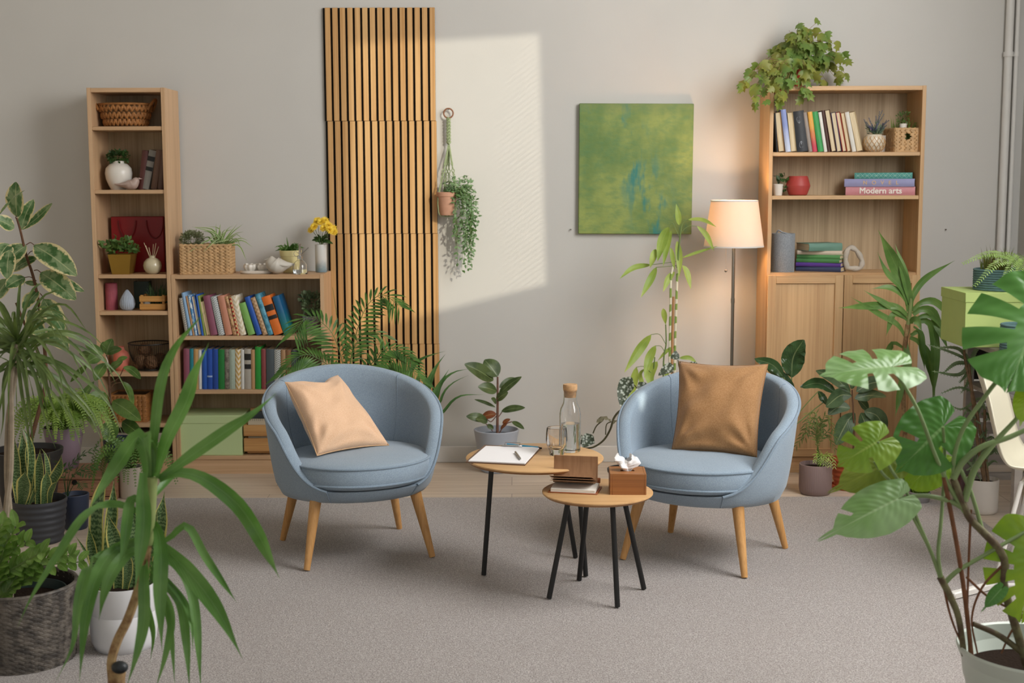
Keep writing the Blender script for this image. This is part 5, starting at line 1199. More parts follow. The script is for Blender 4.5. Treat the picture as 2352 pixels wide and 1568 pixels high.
# --- snake plants
m_snake = LEAF('leaf_snake', '#38542f', '#6c8456', .42, 'snake', 0, None, '#c3bb6e', .12)
def ribbed(t, c, r0, r1, h, mat, ribs, amp=.02, nr=60):
    pr = [(0, 0), (r0*.92, 0), (r0, .006)]
    for i in range(nr): k = (i+1)/(nr+1); pr.append(((r0+(r1-r0)*k)*(1+amp*math.sin(k*ribs*2*PI)*.5), .006+(h-.010)*k))
    pr += [(r1, h), (r1-.005, h), (r1-.010, h-.04)]; return MB().lathe(pr, 48, c, cap=False).build('pot', mat, t)
def snake_dark():
    f = atz(92, 1256); r1 = .116; c = V((aty(92, 1200, f.y+.10).x, f.y+.10, 0)); Y = c.y; zr = aty(92, 1144, Y).z
    t = potted('snake_plant', 'yellow-edged snake plant in a charcoal ribbed pot at the left', c)
    ribbed(t, c, .095, r1, zr, M('charcoal_pot', '#34363b', rough=.55, var=.08), 6.5, .03); soil(t, c, r1-.011, zr-.03); b = MB()
    leaves(b, Y, [([(45, 1162), (38, 1085), (33, 1002, -.02)], 27), ([(62, 1160), (72, 1060, .02), (66, 1010, .02), (47, 975, .02)], 17, (.5, -.8, .2)), ([(50, 1162, -.05), (58, 1120, -.06), (58, 1080, -.07)], 40), ([(88, 1160), (92, 1090), (92, 1031, -.02)], 24), ([(112, 1160, .02), (110, 1090, .02), (104, 1045, .03), (94, 1029, .03)], 14, (.7, -.6, .2)),
        ([(100, 1162, -.04), (106, 1120, -.05), (108, 1078, -.06)], 24), ([(105, 1160), (122, 1108), (140, 1075), (141, 1044, -.02)], 30), ([(114, 1160, -.06), (118, 1130, -.07), (133, 1103, -.09)], 18), ([(80, 1160, .03), (74, 1080, .05), (62, 1000, .06)], 24), ([(118, 1160, .04), (114, 1080, .05), (114, 1040, .06)], 12), ([(66, 1165, -.03), (80, 1130), (88, 1105)], 10), ([(52, 1160, .05), (55, 1060, .06), (50, 985, .07)], 26)], 'sword', 6, 16, .35)
    b.build('foliage', m_snake, t)
snake_dark()
def snake_white():
    f = atz(283, 1511); r = pxw(-2.95, 78); c = V((aty(283, 1420, f.y+r*.8).x, f.y+r*.85, 0)); Y = c.y; zr = aty(283, 1336, Y).z
    t = potted('snake_plant', 'tall snake plant in a white rounded pot on the carpet, behind the arching foreground leaves', c); zg = aty(283, 1424, Y-r).z
    MB().lathe([(0, 0), (r*.70, 0), (r*.86, .010), (r*.96, .035), (r*.995, .07), (r, zg-.003), (r*.985, zg), (r*1.0, zg+.003), (r*1.01, zr), (r*.97, zr), (r*.95, zr-.04)], 48, c, cap=False).build('pot', M('white_pot', '#e6e6e8', rough=.4, var=.02), t); soil(t, c, r*.95, zr-.03); b = MB()
    leaves(b, Y, [([(222, 1352), (224, 1260), (226, 1165), (248, 1066, .03)], 37), ([(243, 1352, .03), (252, 1240, .04), (259, 1170, .05), (262, 1098, .06)], 30), ([(272, 1350, -.04), (270, 1270, -.06), (247, 1177, -.08)], 36), ([(232, 1350, -.05), (215, 1280, -.07), (203, 1206, -.09)], 24), ([(226, 1350, -.02), (200, 1275), (172, 1228)], 8), ([(345, 1352, .03), (362, 1240, .04), (378, 1128, .05)], 38), ([(335, 1350, -.03), (348, 1260, -.03), (362, 1165, -.03)], 18), ([(288, 1352, -.06), (294, 1310, -.07), (292, 1262, -.08)], 24),
        ([(305, 1350, .02), (312, 1240, .03), (300, 1150, .04)], 32), ([(215, 1352, -.03), (202, 1320, -.05), (187, 1268, -.06)], 8), ([(330, 1350, .05), (332, 1260, .06), (345, 1180, .07)], 30)], 'sword', 6, 18, .35)
    b.build('foliage', m_snake, t)
snake_white()

# --- drawer box, ferns, small palm behind
def left_back():
    y0 = -.86; p0, p1 = aty(104, 1100, y0), aty(268, 1100, y0); z1 = .112; cx = (p0.x+p1.x)/2; w = p1.x-p0.x
    t = thing('drawer_box', 'low wooden drawer box on the floor under the mauve fern pot', 'box', (cx, y0+.165, 0)); m = WOOD('pinkish_wood', '#b3876a', '#94684b', 'x', 1, .5)
    b = MB(); b.box((cx, y0+.165, z1-.007), (w, .33, .014), .002); b.box((cx, y0+.165, .006), (w, .33, .012), .002)
    for sx in (-1, 1): b.box((cx+sx*(w/2-.007), y0+.165, z1/2), (.014, .33, z1-.026))
    b.box((cx, y0+.32, z1/2), (w-.028, .012, z1-.026)); b.build('carcass', m, t)
    hx = aty(172, 1110, y0).x; b = MB(); b.box((cx, y0+.004, z1/2), (w-.034, .014, z1-.034), .0015); d = b.build('drawer', m, t); MB().lathe([(0, 0), (.013, 0), (.013, .003), (0, .003)], 20, (0, 0, 0)).build('finger_hole_shade', M('hole_shade', '#120d0a', var=0), d, local=True)  # dark disc stands in for the shade inside the drawer's hole
    ho = d.children[0]; ho.location = (hx-cx, -.168, z1-.026); ho.rotation_euler = (PI/2, 0, 0)
    Y = -.64; c = V((aty(147, 1020, Y).x, Y, z1)); zr = aty(147, 979, Y).z-z1
    t = potted('boston_fern', 'bright green fern in a mauve tapered pot on the low drawer box', c); taper_pot(t, c, .066, .100, zr, M('mauve_pot', '#93808d', rough=.5, var=.06), .02, 0); soil(t, c, .082, zr-.03)
    b = MB(); fern(b, c+V((0, 0, zr-.02)), 72, .25, .16, 26, .029, .0135, droop=.5)
    b.build('foliage', LEAF('leaf_fern', '#6f9038', '#93ad52', .5, rib=0), t)
    Y = -1.40; c = V((aty(174, 1180, Y).x, Y, 0)); zr = aty(174, 1133, Y).z; t = potted('small_palm', 'little dark palm in a navy blue pot beside the charcoal pot', c); taper_pot(t, c, .050, .062, zr, M('navy_pot', '#333c52', rough=.5, var=.06), .015, 0); soil(t, c, .05, zr-.02)
    b = MB()
    for P in ([(154, 1140), (158, 1090), (180, 1050), (215, 1032)], [(152, 1140), (150, 1090), (170, 1060), (190, 1045, -.03)], [(155, 1140), (165, 1095), (190, 1075), (218, 1072)], [(154, 1140), (160, 1105), (180, 1084), (205, 1090, -.05)], [(152, 1140), (146, 1100), (140, 1070), (132, 1060, -.04)], [(156, 1140), (168, 1115), (182, 1108), (192, 1118, -.07)]):
        frond(b, [pt(q, Y) for q in P], 9, .045, .011, 55, .3, .15, t0=.42, stem=.0018)
    b.build('foliage', g_dark, t)
    Y = -.44; c = V((aty(272, 1060, Y).x, Y, 0)); zr = aty(272, 1004, Y).z; t = potted('rubber_plant', 'dark green rubber plant in a navy pot before the narrow bookcase', c); taper_pot(t, c, .06, .074, zr, M('navy_pot', '#333c52'), .02, 0); soil(t, c, .06, zr-.02)
    b = MB(); stems(b, Y, [([(268, 1020), (258, 960), (252, 900), (250, 860), (245, 815)], [.008, .004]), ([(252, 880), (272, 868), (284, 845)], .0025), ([(253, 900), (262, 882), (283, 878)], .0025), ([(250, 860), (262, 850), (268, 838)], .002)]); b.build('stem', m_bark, t)
    b = MB(); leaves(b, Y, [([(244, 814), (258, 778)], 30), ([(247, 810), (280, 802, -.05)], 20), ([(238, 813), (196, 792)], 20), ([(234, 816), (200, 832, -.03)], 26), ([(225, 820, .06), (182, 812, .08)], 18), ([(243, 834), (218, 874, -.05)], 28), ([(250, 852), (282, 830, -.04)], 20), ([(283, 843), (303, 850), (323, 870, -.05)], 19), ([(200, 838, .05), (162, 877, .05)], 18, (.8, -.4, .2)), ([(268, 830), (293, 820)], 13),
        ([(280, 876), (296, 895), (304, 938, -.05)], 22, (.9, -.4, .1)), ([(240, 900), (203, 957, -.08)], 50), ([(259, 921), (323, 966, -.1)], 40), ([(256, 966, -.08), (251, 1016, -.14)], 40), ([(281, 968), (326, 1002, -.08)], 34), ([(178, 942, -.1), (216, 876, -.06)], 24), ([(246, 812), (236, 785, .05)], 20)], 'oval', 6, 12, .2)
    b.build('foliage', LEAF('leaf_rubber', '#47662f', '#6b8944', .3, rib=.4), t)
    MB().tube(catmull([pt((248, 845, -.03), Y), pt((247, 830, -.03), Y), pt((243, 818, -.03), Y)], 4), [.006, .001], 8).build('leaf_sheath', M('sheath_white', '#d9d2c2', var=.05), t)
    Y = -.80; c = V((aty(302, 1100, Y).x, Y, 0)); zr = aty(302, 1070, Y).z; t = potted('trailing_fern', 'trailing fern in a plain off-white cylinder pot before the bookcases', c)
    MB().lathe([(0, 0), (.054, 0), (.057, .004), (.058, zr), (.053, zr), (.052, zr-.03)], 36, c, cap=False).build('pot', M('offwhite_pot', '#c9bfb2', rough=.55, var=.04), t); soil(t, c, .053, zr-.015)
    b = MB(); fern(b, c+V((0, 0, zr-.01)), 40, .21, .13, 24, .021, .010, droop=.75); b.build('foliage', LEAF('leaf_fern_deep', '#4f7430', '#6e9046', .5, rib=0), t)
left_back()

# --- foreground yucca, left
def yucca_left():
    Y = -4.0; c = V((aty(262, 1500, Y).x, Y, 0)); t = potted('yucca', 'large foreground yucca with long arching green leaves at the lower left', c)
    taper_pot(t, c, .10, .125, .23, M('pot_black', '#2b2a2b'), .02, .004); soil(t, c, .11, .21)
    m = M('cane_brown', '#7d5b3c', rough=.85, var=.7, vs=45, bump=.6, bs=70, col2='#b09468')
    zs = .20; b = MB(); b.tube([c+V((0, 0, zs)), aty(268, 1560, Y), aty(272, 1528, Y)], [.022, .021, .020], 16); b.build('old_trunk', m, t)
    p = aty(275, 1532, Y-.012); MB().ball(p, (.021, .017, .016), 16, 10).build('cut_end', M('wound_black', '#23282c', rough=.5, var=.2, vs=60, bump=.5, bs=80), t)
    b = MB(); stems(b, Y, [([(262, 1640), (258, 1560), (256, 1518), (270, 1470), (292, 1425), (312, 1370), (330, 1310), (340, 1245)], [.012, .0115, .0115, .011])]); b.build('cane', m, t)
    b = MB(); stems(b, Y, [([(340, 1250), (344, 1180), (347, 1095)], [.013, .016])], 12); b.build('crown', M('crown_green', '#8a9a5c', rough=.5, var=.3), t)
    U = (0, -.9, .3)
    lst = [([(346, 1100), (354, 1000), (370, 880), (402, 800), (474, 712, -.05)], 27), ([(358, 1095), (385, 1010), (425, 930), (450, 860), (480, 787, -.08)], 48), ([(365, 1100), (420, 1060), (520, 990), (580, 950), (634, 903, .05)], 34), ([(340, 1100), (335, 1040), (318, 1002), (270, 1070), (202, 1172, -.15)], 46), ([(352, 1085), (352, 1030), (340, 1000, -.04), (346, 1062, -.08)], 30),
        ([(366, 1100), (410, 1085), (470, 1100), (548, 1160), (600, 1240), (642, 1328, -.2)], 42), ([(330, 1085, -.04), (328, 1130, -.06), (330, 1210, -.09), (310, 1356, -.14)], 40, (.1, -1, .1)), ([(335, 1160), (303, 1145), (292, 1200, -.04), (283, 1265, -.06), (268, 1310, -.08)], 29), ([(335, 1185), (285, 1160), (240, 1160), (190, 1190, -.08), (130, 1280, -.13), (72, 1372, -.17), (40, 1440, -.2)], 27),
        ([(348, 1250), (387, 1237), (429, 1207), (470, 1275), (510, 1335), (545, 1385, -.1)], 22), ([(350, 1240), (385, 1265), (449, 1332, -.05), (505, 1410, -.09), (557, 1512, -.13)], 46), ([(340, 1200), (360, 1210), (370, 1270, -.05), (368, 1375, -.08), (372, 1497, -.11)], 38, (.2, -1, .1)), ([(342, 1235), (311, 1243), (262, 1264), (224, 1320, -.08), (198, 1416, -.12), (182, 1568, -.16)], 37), ([(340, 1245), (300, 1248), (230, 1280), (200, 1310, -.1), (180, 1390, -.14), (168, 1480, -.17), (130, 1562, -.2)], 31),
        ([(342, 1270), (300, 1268), (262, 1308, -.05), (240, 1360, -.07), (227, 1424, -.08)], 33), ([(340, 1290), (332, 1310, -.05), (332, 1420, -.09), (318, 1490, -.11), (290, 1580, -.14)], 33, (-.1, -1, .1)), ([(346, 1290), (385, 1335), (425, 1385), (440, 1440, -.05), (443, 1500, -.07)], 17), ([(348, 1300), (380, 1340), (415, 1385), (428, 1470, -.05), (436, 1590, -.09)], 26), ([(350, 1270), (405, 1300), (437, 1350), (452, 1440, -.04), (462, 1590, -.08)], 26), ([(346, 1320), (385, 1380, -.03), (395, 1430, -.06), (382, 1500, -.1), (355, 1590, -.13)], 24), ([(346, 1310), (375, 1380), (392, 1440), (402, 1580, -.05)], 17), ([(344, 1300, .04), (330, 1360, .07), (352, 1450, .09), (345, 1520, .1)], 20), ([(345, 1150), (385, 1100, .08), (460, 1020, .15), (520, 1000, .2)], 22)]
    leaves(b := MB(), Y, lst, 'strap', 4, 20, .28, 0, scale=.88)
    b.build('foliage', LEAF('leaf_yucca', '#4f7a35', '#6b9350', .36, 'plain', .18, '#9dbf86', tl=.25, ns=6), t)
yucca_left()

# --- plants behind the left armchair
def behind_left():
    Y = -.80; c = V((aty(800, 1000, Y).x, Y, 0)); t = potted('parlour_palm', 'feathery parlour palm rising behind the left armchair', c); taper_pot(t, c, .10, .125, .24, M('offwhite_pot', '#c9bfb2'), .02, .004); soil(t, c, .11, .22)
    b = MB(); st = (800, 985)
    for P, ll, n, t0 in (([st, (797, 880), (770, 779), (737, 739), (703, 729), (676, 765, -.10)], 62, 20, .45), ([st, (780, 870), (728, 822), (689, 818, -.05), (645, 862, -.12)], 50, 20, .42), ([st, (803, 850), (820, 760), (845, 700), (880, 677), (916, 702, -.08)], 60, 20, .45), ([(850, 985), (852, 870), (872, 810), (910, 800), (945, 824, -.05)], 44, 15, .45), ([(850, 985), (845, 850), (890, 822), (932, 833, -.06), (962, 870, -.12)], 56, 17, .42), ([st, (770, 890), (720, 850, .08), (660, 850, .1)], 42, 14, .4), ([st, (802, 860), (818, 790, .1), (850, 760, .15), (885, 775, .15)], 46, 12, .5)):
        frond(b, [pt(q, Y) for q in P], int(n*1.9), pxw(Y, ll)*1.12, .0175, 60, .35, .4, (0, -.75, .6), t0-.08, stem=.003)
    b.tube([pt(q, Y) for q in ((800, 985), (796, 837), (778, 754), (764, 660))], [.003, .0008], 6)
    b.build('foliage', LEAF('leaf_palm', '#3b6029', '#5c843a', .38, rib=.2), t)
    Y = -.72; c = V((aty(915, 1020, Y).x, Y, 0)); t = potted('clivia', 'strap-leaved clivia behind the right side of the left armchair', c); taper_pot(t, c, .08, .10, .20, M('offwhite_pot', '#c9bfb2'), .02, .004); soil(t, c, .09, .18); q0 = (930, 1000)
    b = MB(); leaves(b, Y, [([q0, (930, 900), (949, 843), (974, 821), (1023, 806)], 13), ([q0, (970, 930), (983, 885), (1001, 843), (1023, 813)], 19), ([q0, (985, 930), (1000, 900), (1016, 872), (1031, 848)], 19), ([q0, (990, 945), (1012, 882), (1042, 855), (1078, 847)], 12), ([q0, (1005, 930), (1020, 900), (1042, 878), (1077, 861)], 7), ([q0, (1013, 950), (1035, 925), (1062, 908), (1112, 906)], 8), ([(900, 960), (868, 840), (863, 805), (861, 784)], 9), ([q0, (955, 900), (962, 860), (972, 835)], 16), ([q0, (968, 920), (975, 890), (968, 862)], 14), ([q0, (945, 880), (935, 850)], 14)], 'strap', 4, 16, .35)
    b.build('foliage', LEAF('leaf_clivia', '#3f6432', '#5a7f48', .36, rib=.12), t)
    Y = -.225; f = atz(1140, 1088); c = V((f.x, Y, 0)); zr = aty(1140, 985, Y).z; t = potted('rubber_plant', 'young rubber plant in a blue-grey tapered pot against the wall, between armchair and table', c)
    taper_pot(t, c, .084, pxw(Y, 53), zr, M('bluegrey_pot', '#a9b0bc', rough=.45, var=.03), .02, 0); soil(t, c, .10, zr-.06)
    b = MB(); stems(b, Y, [([(1142, 1010), (1143, 930), (1143, 865)], [.008, .005]), ([(1140, 955), (1128, 968), (1118, 962)], .0025), ([(1143, 1000), (1160, 975), (1176, 968)], .003), ([(1143, 960), (1150, 950), (1154, 944)], .0025), ([(1132, 990), (1118, 975), (1112, 968)], .0025)]); b.build('stem', M('stem_red', '#7a5646', rough=.7, var=.3, vs=50), t)
    b = MB(); leaves(b, Y, [([(1133, 873), (1067, 836, -.08)], 36), ([(1143, 864), (1113, 826, .02)], 42), ([(1146, 905), (1198, 865, -.05)], 19), ([(1147, 890), (1182, 867, .05)], 16), ([(1141, 898), (1098, 888, -.05)], 28), ([(1140, 918), (1167, 901, -.04)], 20), ([(1138, 935), (1090, 917)], 8), ([(1152, 944), (1206, 936, -.04)], 17), ([(1118, 964), (1071, 956, -.03)], 22), ([(1120, 968), (1092, 962, -.09)], 18), ([(1176, 968), (1204, 985, -.04)], 12), ([(1140, 925), (1128, 915, -.06)], 14), ([(1133, 985), (1118, 975)], 12)], 'oval', 6, 11, .2)
    b.build('foliage', LEAF('leaf_rubber2', '#43552f', '#5f7045', .28, rib=.35), t)
    b = MB(); leaves(b, Y, [([(1140, 950), (1106, 958)], 20), ([(1154, 972), (1172, 962)], 10), ([(1150, 985), (1166, 970)], 8)], 'oval', 4, 8); tag(b.build('dying_leaf', LEAF('leaf_rust', '#8a4a22', '#6d3c20', .5), t), 'rust-brown withered leaf')
behind_left()

# --- hanging planter
def hanging():
    Y = -.085; m = M('sage_cord', '#97a57c', rough=.9, var=.25, vs=120, bump=.4, bs=300); R0 = aty(1030, 260, -.03); sc = .0023
    t = thing('macrame_hanger', 'sage green macrame plant hanger with wooden ring on the sunlit wall', 'plant hanger', (R0.x, -.02, R0.z-.32))
    MB().tube([R0+V((.025*math.cos(2*PI*i/28), 0, .025*math.sin(2*PI*i/28))) for i in range(28)], .0042, 10, closed=True).build('ring', M('ring_wood', '#8a5a3c', rough=.5, var=.2), t)
    b = MB(); rim = aty(1022, 455, Y); K = aty(1031, 330, -.035)
    for g in (0, 1):
        b.tube([V((R0.x+.008*math.sin(i*.9+g*PI), R0.y-.004+.006*math.cos(i*.9+g*PI), R0.z-.024-(R0.z-.024-K.z)*i/28)) for i in range(29)], .0058, 8)
    ends = [aty(1006, 455, Y-.02), aty(1050, 452, Y-.03), V((rim.x-.01, -.03, rim.z)), V((rim.x+.02, -.04, rim.z))]
    for j, e in enumerate(ends):
        for g in (0, 1):
            P = []
            for i in range(25):
                k = i/24; p = K.lerp(e, k); kn = math.exp(-((k-.55)/.14)**2); P.append(p+V((.0075*kn*math.sin(k*46+g*PI)+.002*(g*2-1), .004*kn*math.cos(k*46+g*PI), 0)))
            b.tube(P, .0030, 6)
    zb = aty(1022, 494, Y).z; cx = aty(1027, 490, Y).x
    for j, e in enumerate(ends): b.tube(catmull([e, V((e.x, e.y, (e.z+zb)/2)), V((e.x*.7+cx*.3, e.y*.7+Y*.3, zb-.003)), V((aty(1046, 500, Y).x, Y, zb-.006))], 5), .0025, 6)
    for i in range(14): 
        x = aty(1050, 520, Y).x+rnd.uniform(-.014, .014); b.tube(catmull([V((aty(1046, 500, Y).x, Y, zb-.004)), V((x, Y+rnd.uniform(-.01, .01), zb-.07)), V((x+rnd.uniform(-.006, .006), Y, zb-.165+rnd.uniform(-.02, .02)))], 4), .0012, 4)
    b.build('cords', m, t); MB().tube([R0+V((0, .028, .021)), R0+V((0, -.008, .021))], .0022, 6).build('hook', M('nail_steel', '#6b5f55'), t)
    c = V((cx, Y, zb)); t = potted('hanging_plant', 'trailing small-leaved plant in a terracotta-pink pot held by the macrame hanger', c); zr = aty(1022, 441, Y).z-zb
    taper_pot(t, c, .040, .054, zr, M('pinkclay_pot', '#b98c74', rough=.7, var=.15, vs=25), .025, .004); soil(t, c, .045, zr-.02)
    lf = MB(); st = MB()
    q = c+V((0, 0, zr-.01)); rr = random.Random(5)
    for i in range(34):
        if i < 12: e = aty(rr.uniform(1015, 1095), rr.uniform(400, 440), Y+rr.uniform(-.07, .03)); m_ = q.lerp(e, .5)+V((0, 0, .03)); P = [q, m_, e]
        else:
            x = rr.uniform(1045, 1092); yb = rr.uniform(470, 560) if i < 22 else rr.uniform(560, 622); x2 = 1072+(x-1072)*.55+rr.uniform(-8, 12) if i >= 22 else x+rr.uniform(-4, 14)
            P = [q, aty(x-5, rr.uniform(425, 450), Y-rr.uniform(.0, .07)), aty((x+x2)/2, (450+yb)/2, Y-rr.uniform(0, .06)), aty(x2, yb, Y-rr.uniform(0, .04))]
        P = resample(catmull(P, 6), 15 if i >= 12 else 7); st.tube(P, .0009, 4)
        for k, p in enumerate(P[1:]):
            for g in range(2): lf.mini(p, V((rr.uniform(-1, 1), rr.uniform(-.9, .3), rr.uniform(-.9, .2))), rr.uniform(.018, .030), rr.uniform(.009, .014), V((rr.uniform(-.5, .5), -.7, .5)), .15)
    st.build('stem', m_stem, t); lf.build('foliage', LEAF('leaf_trailing', '#4d6f38', '#7d9872', .45, rib=.15), t)
hanging()

# --- lucky bamboo and begonia behind the right armchair
def behind_right():
    Y = -.48; c = V((aty(1535, 1000, Y).x, Y, 0)); t = potted('lucky_bamboo', 'tall thin bamboo-like plant with yellow-green leaves between painting and lamp', c); taper_pot(t, c, .085, .11, .24, M('offwhite_pot', '#c9bfb2'), .02, .004); soil(t, c, .09, .22)
    m, nt, bb = newmat('bamboo_cane'); sx = nd(nt, 'ShaderNodeSeparateXYZ'); nt.links.new(coord(nt), sx.inputs[0]); f = math_(nt, 'FRACT', math_(nt, 'ADD', math_(nt, 'MULTIPLY', sx.outputs[2], 13), math_(nt, 'MULTIPLY', noisef(nt, coord(nt), 9), 1.1))); nt.links.new(mixc(nt, ramp(nt, f, .52, .58), '#87a04a', '#e2dcc4'), bb.inputs['Base Color']); bb.inputs['Roughness'].default_value = .5
    b = MB(); stems(b, Y, [([(1538, 1000), (1538, 835), (1540, 700), (1541, 640), (1546, 610)], [.0065, .0055]), ([(1550, 1000), (1550, 812), (1554, 680), (1556, 615)], [.0065, .006])])
    b.build('cane', m, t); b = MB(); stems(b, Y, [([(1556, 618), (1559, 570), (1565, 518)], [.006, .003]), ([(1524, 1000), (1524, 835), (1530, 790), (1529, 745)], [.0045, .003]), ([(1502, 1000), (1500, 880), (1504, 820)], [.004, .003])]+[([a, m_, e], .0016) for a, m_, e in (((1560, 545), (1545, 512), (1536, 522)), ((1562, 525), (1572, 508), (1582, 505)), ((1562, 535), (1580, 520), (1601, 519)), ((1556, 610), (1530, 612), (1507, 614)), ((1556, 600), (1520, 605), (1495, 608)), ((1558, 600), (1562, 595), (1568, 592)), ((1529, 790), (1515, 768), (1495, 768)), ((1528, 810), (1518, 795), (1505, 794)), ((1500, 860), (1480, 842), (1461, 843)))]); b.build('stem', m_stem, t)
    b = MB(); leaves(b, Y, [([(1560, 517), (1553, 468)], 14), ([(1580, 505), (1612, 506), (1645, 521, -.06)], 17, (0, -.5, .9)), ([(1601, 519), (1622, 540), (1640, 576, -.04)], 13), ([(1537, 521), (1525, 545), (1510, 600, -.05)], 24), ([(1542, 530), (1533, 560), (1523, 611, -.03)], 15), ([(1555, 553), (1560, 590), (1560, 636, -.03)], 16), ([(1566, 592), (1600, 580), (1648, 565)], 7), ([(1506, 572), (1493, 615, -.03)], 16), ([(1495, 608), (1455, 615), (1423, 640, -.05)], 13), ([(1508, 613), (1495, 640), (1472, 683, -.05)], 17), ([(1540, 568), (1549, 619)], 11), ([(1550, 624), (1535, 640), (1523, 670, -.03)], 15), ([(1567, 609), (1577, 625), (1587, 664, -.02)], 15), ([(1523, 708), (1529, 745)], 13),
        ([(1496, 768), (1470, 800), (1434, 855, -.06)], 22), ([(1506, 793), (1490, 825), (1480, 868, -.05)], 20), ([(1510, 830), (1492, 860), (1498, 895, -.03)], 24), ([(1462, 842), (1452, 890), (1434, 936, -.05)], 20), ([(1550, 795), (1530, 808), (1511, 828)], 9), ([(1560, 822), (1585, 822), (1604, 840)], 10), ([(1535, 880), (1530, 850), (1522, 830)], 12), ([(1480, 900), (1470, 860), (1485, 845)], 12)], 'lance', 4, 12, .25)
    b.build('foliage', LEAF('leaf_bamboo', '#86a044', '#a6b85a', .42, rib=.2, ns=8), t)
    b = MB(); stems(b, Y, [([(1543, 900), (1544, 796), (1547, 681)], .0065)]); b.build('stake', M('stake_wood', '#b8875a', rough=.7, var=.2), t)
    Y = -.95; c = V((aty(1440, 1010, Y).x, Y, 0)); t = potted('begonia', 'silver-spotted begonia with crooked brown stems behind the right armchair', c); taper_pot(t, c, .07, .09, .17, M('pot_black', '#2b2a2b'), .02, .004); soil(t, c, .08, .15)
    b = MB(); stems(b, Y, [([(1440, 1060), (1460, 960), (1430, 942), (1411, 958), (1402, 985), (1387, 1010), (1364, 1026), (1340, 1030)], [.006, .004]), ([(1404, 968), (1393, 975), (1391, 998)], .0025), ([(1362, 995), (1370, 978), (1385, 965)], .003), ([(1440, 1060), (1478, 930), (1462, 890), (1446, 877)], [.004, .0018]), ([(1440, 1060), (1500, 930), (1478, 886)], .002), ([(1440, 1060), (1540, 930), (1545, 846)], .002), ([(1440, 1060), (1560, 920), (1556, 820)], .002), ([(1440, 1060), (1570, 930), (1590, 850)], .002)]); b.build('stem', M('stem_begonia', '#4f4a2c', rough=.8, var=.5, vs=40, bump=.4), t)
    b = MB(); leaves(b, Y, [([(1450, 866), (1434, 895), (1426, 934, -.05)], 40), ([(1482, 878), (1474, 890), (1462, 902, -.02)], 28), ([(1548, 840), (1530, 848), (1512, 862)], 26), ([(1560, 815), (1540, 822)], 24), ([(1362, 1000), (1352, 1010), (1338, 1028, -.04)], 34), ([(1600, 845), (1590, 838), (1575, 845)], 20), ([(1338, 1000), (1325, 1012), (1318, 1030)], 34)], 'heart', 6, 12, .2)
    b.build('foliage', LEAF('leaf_begonia', '#3a4434', '#4d5744', .45, 'begonia', .3, '#9aa895', '#bcc4b8', .1), t)
    b = MB(); leaves(b, Y, [([(1370, 970), (1388, 960), (1405, 968)], 12), ([(1405, 972), (1418, 965)], 8)], 'heart', 4, 8, .5, .6); tag(b.build('dying_leaf', LEAF('leaf_driedgrey', '#8f8a72', '#77725c', .8, rib=0), t), 'shrivelled grey-green leaf')
    Y = -.62; c = V((aty(1765, 1040, Y).x, Y, 0)); t = potted('peace_lily', 'broad ribbed dark leaves of a peace lily behind the right armchair, before the doors', c); taper_pot(t, c, .065, .08, .16, M('pot_black', '#2b2a2b'), .02, .004); soil(t, c, .07, .14)
    b = MB(); leaves(b, Y, [([(1818, 866), (1822, 820), (1846, 780, -.03)], 54), ([(1800, 866), (1775, 838), (1733, 824, -.02)], 26), ([(1830, 930), (1800, 870), (1760, 845, .05)], 26), ([(1922, 903), (1880, 880), (1838, 889, -.04)], 26), ([(1880, 898), (1890, 915), (1900, 930, -.03)], 18)], 'oval', 6, 12, .25, .15)
    b.build('foliage', LEAF('leaf_peace', '#2c4426', '#3d5a34', .25, rib=.25), t); b = MB(); stems(b, Y, [([(1775, 1020), (1816, 930), (1818, 866)], .003), ([(1775, 1020), (1825, 930), (1800, 866)], .0025), ([(1775, 1020), (1870, 940), (1922, 903)], .003), ([(1775, 1020), (1850, 930), (1880, 898)], .0025)]); b.build('stem', m_stem, t)
behind_right()

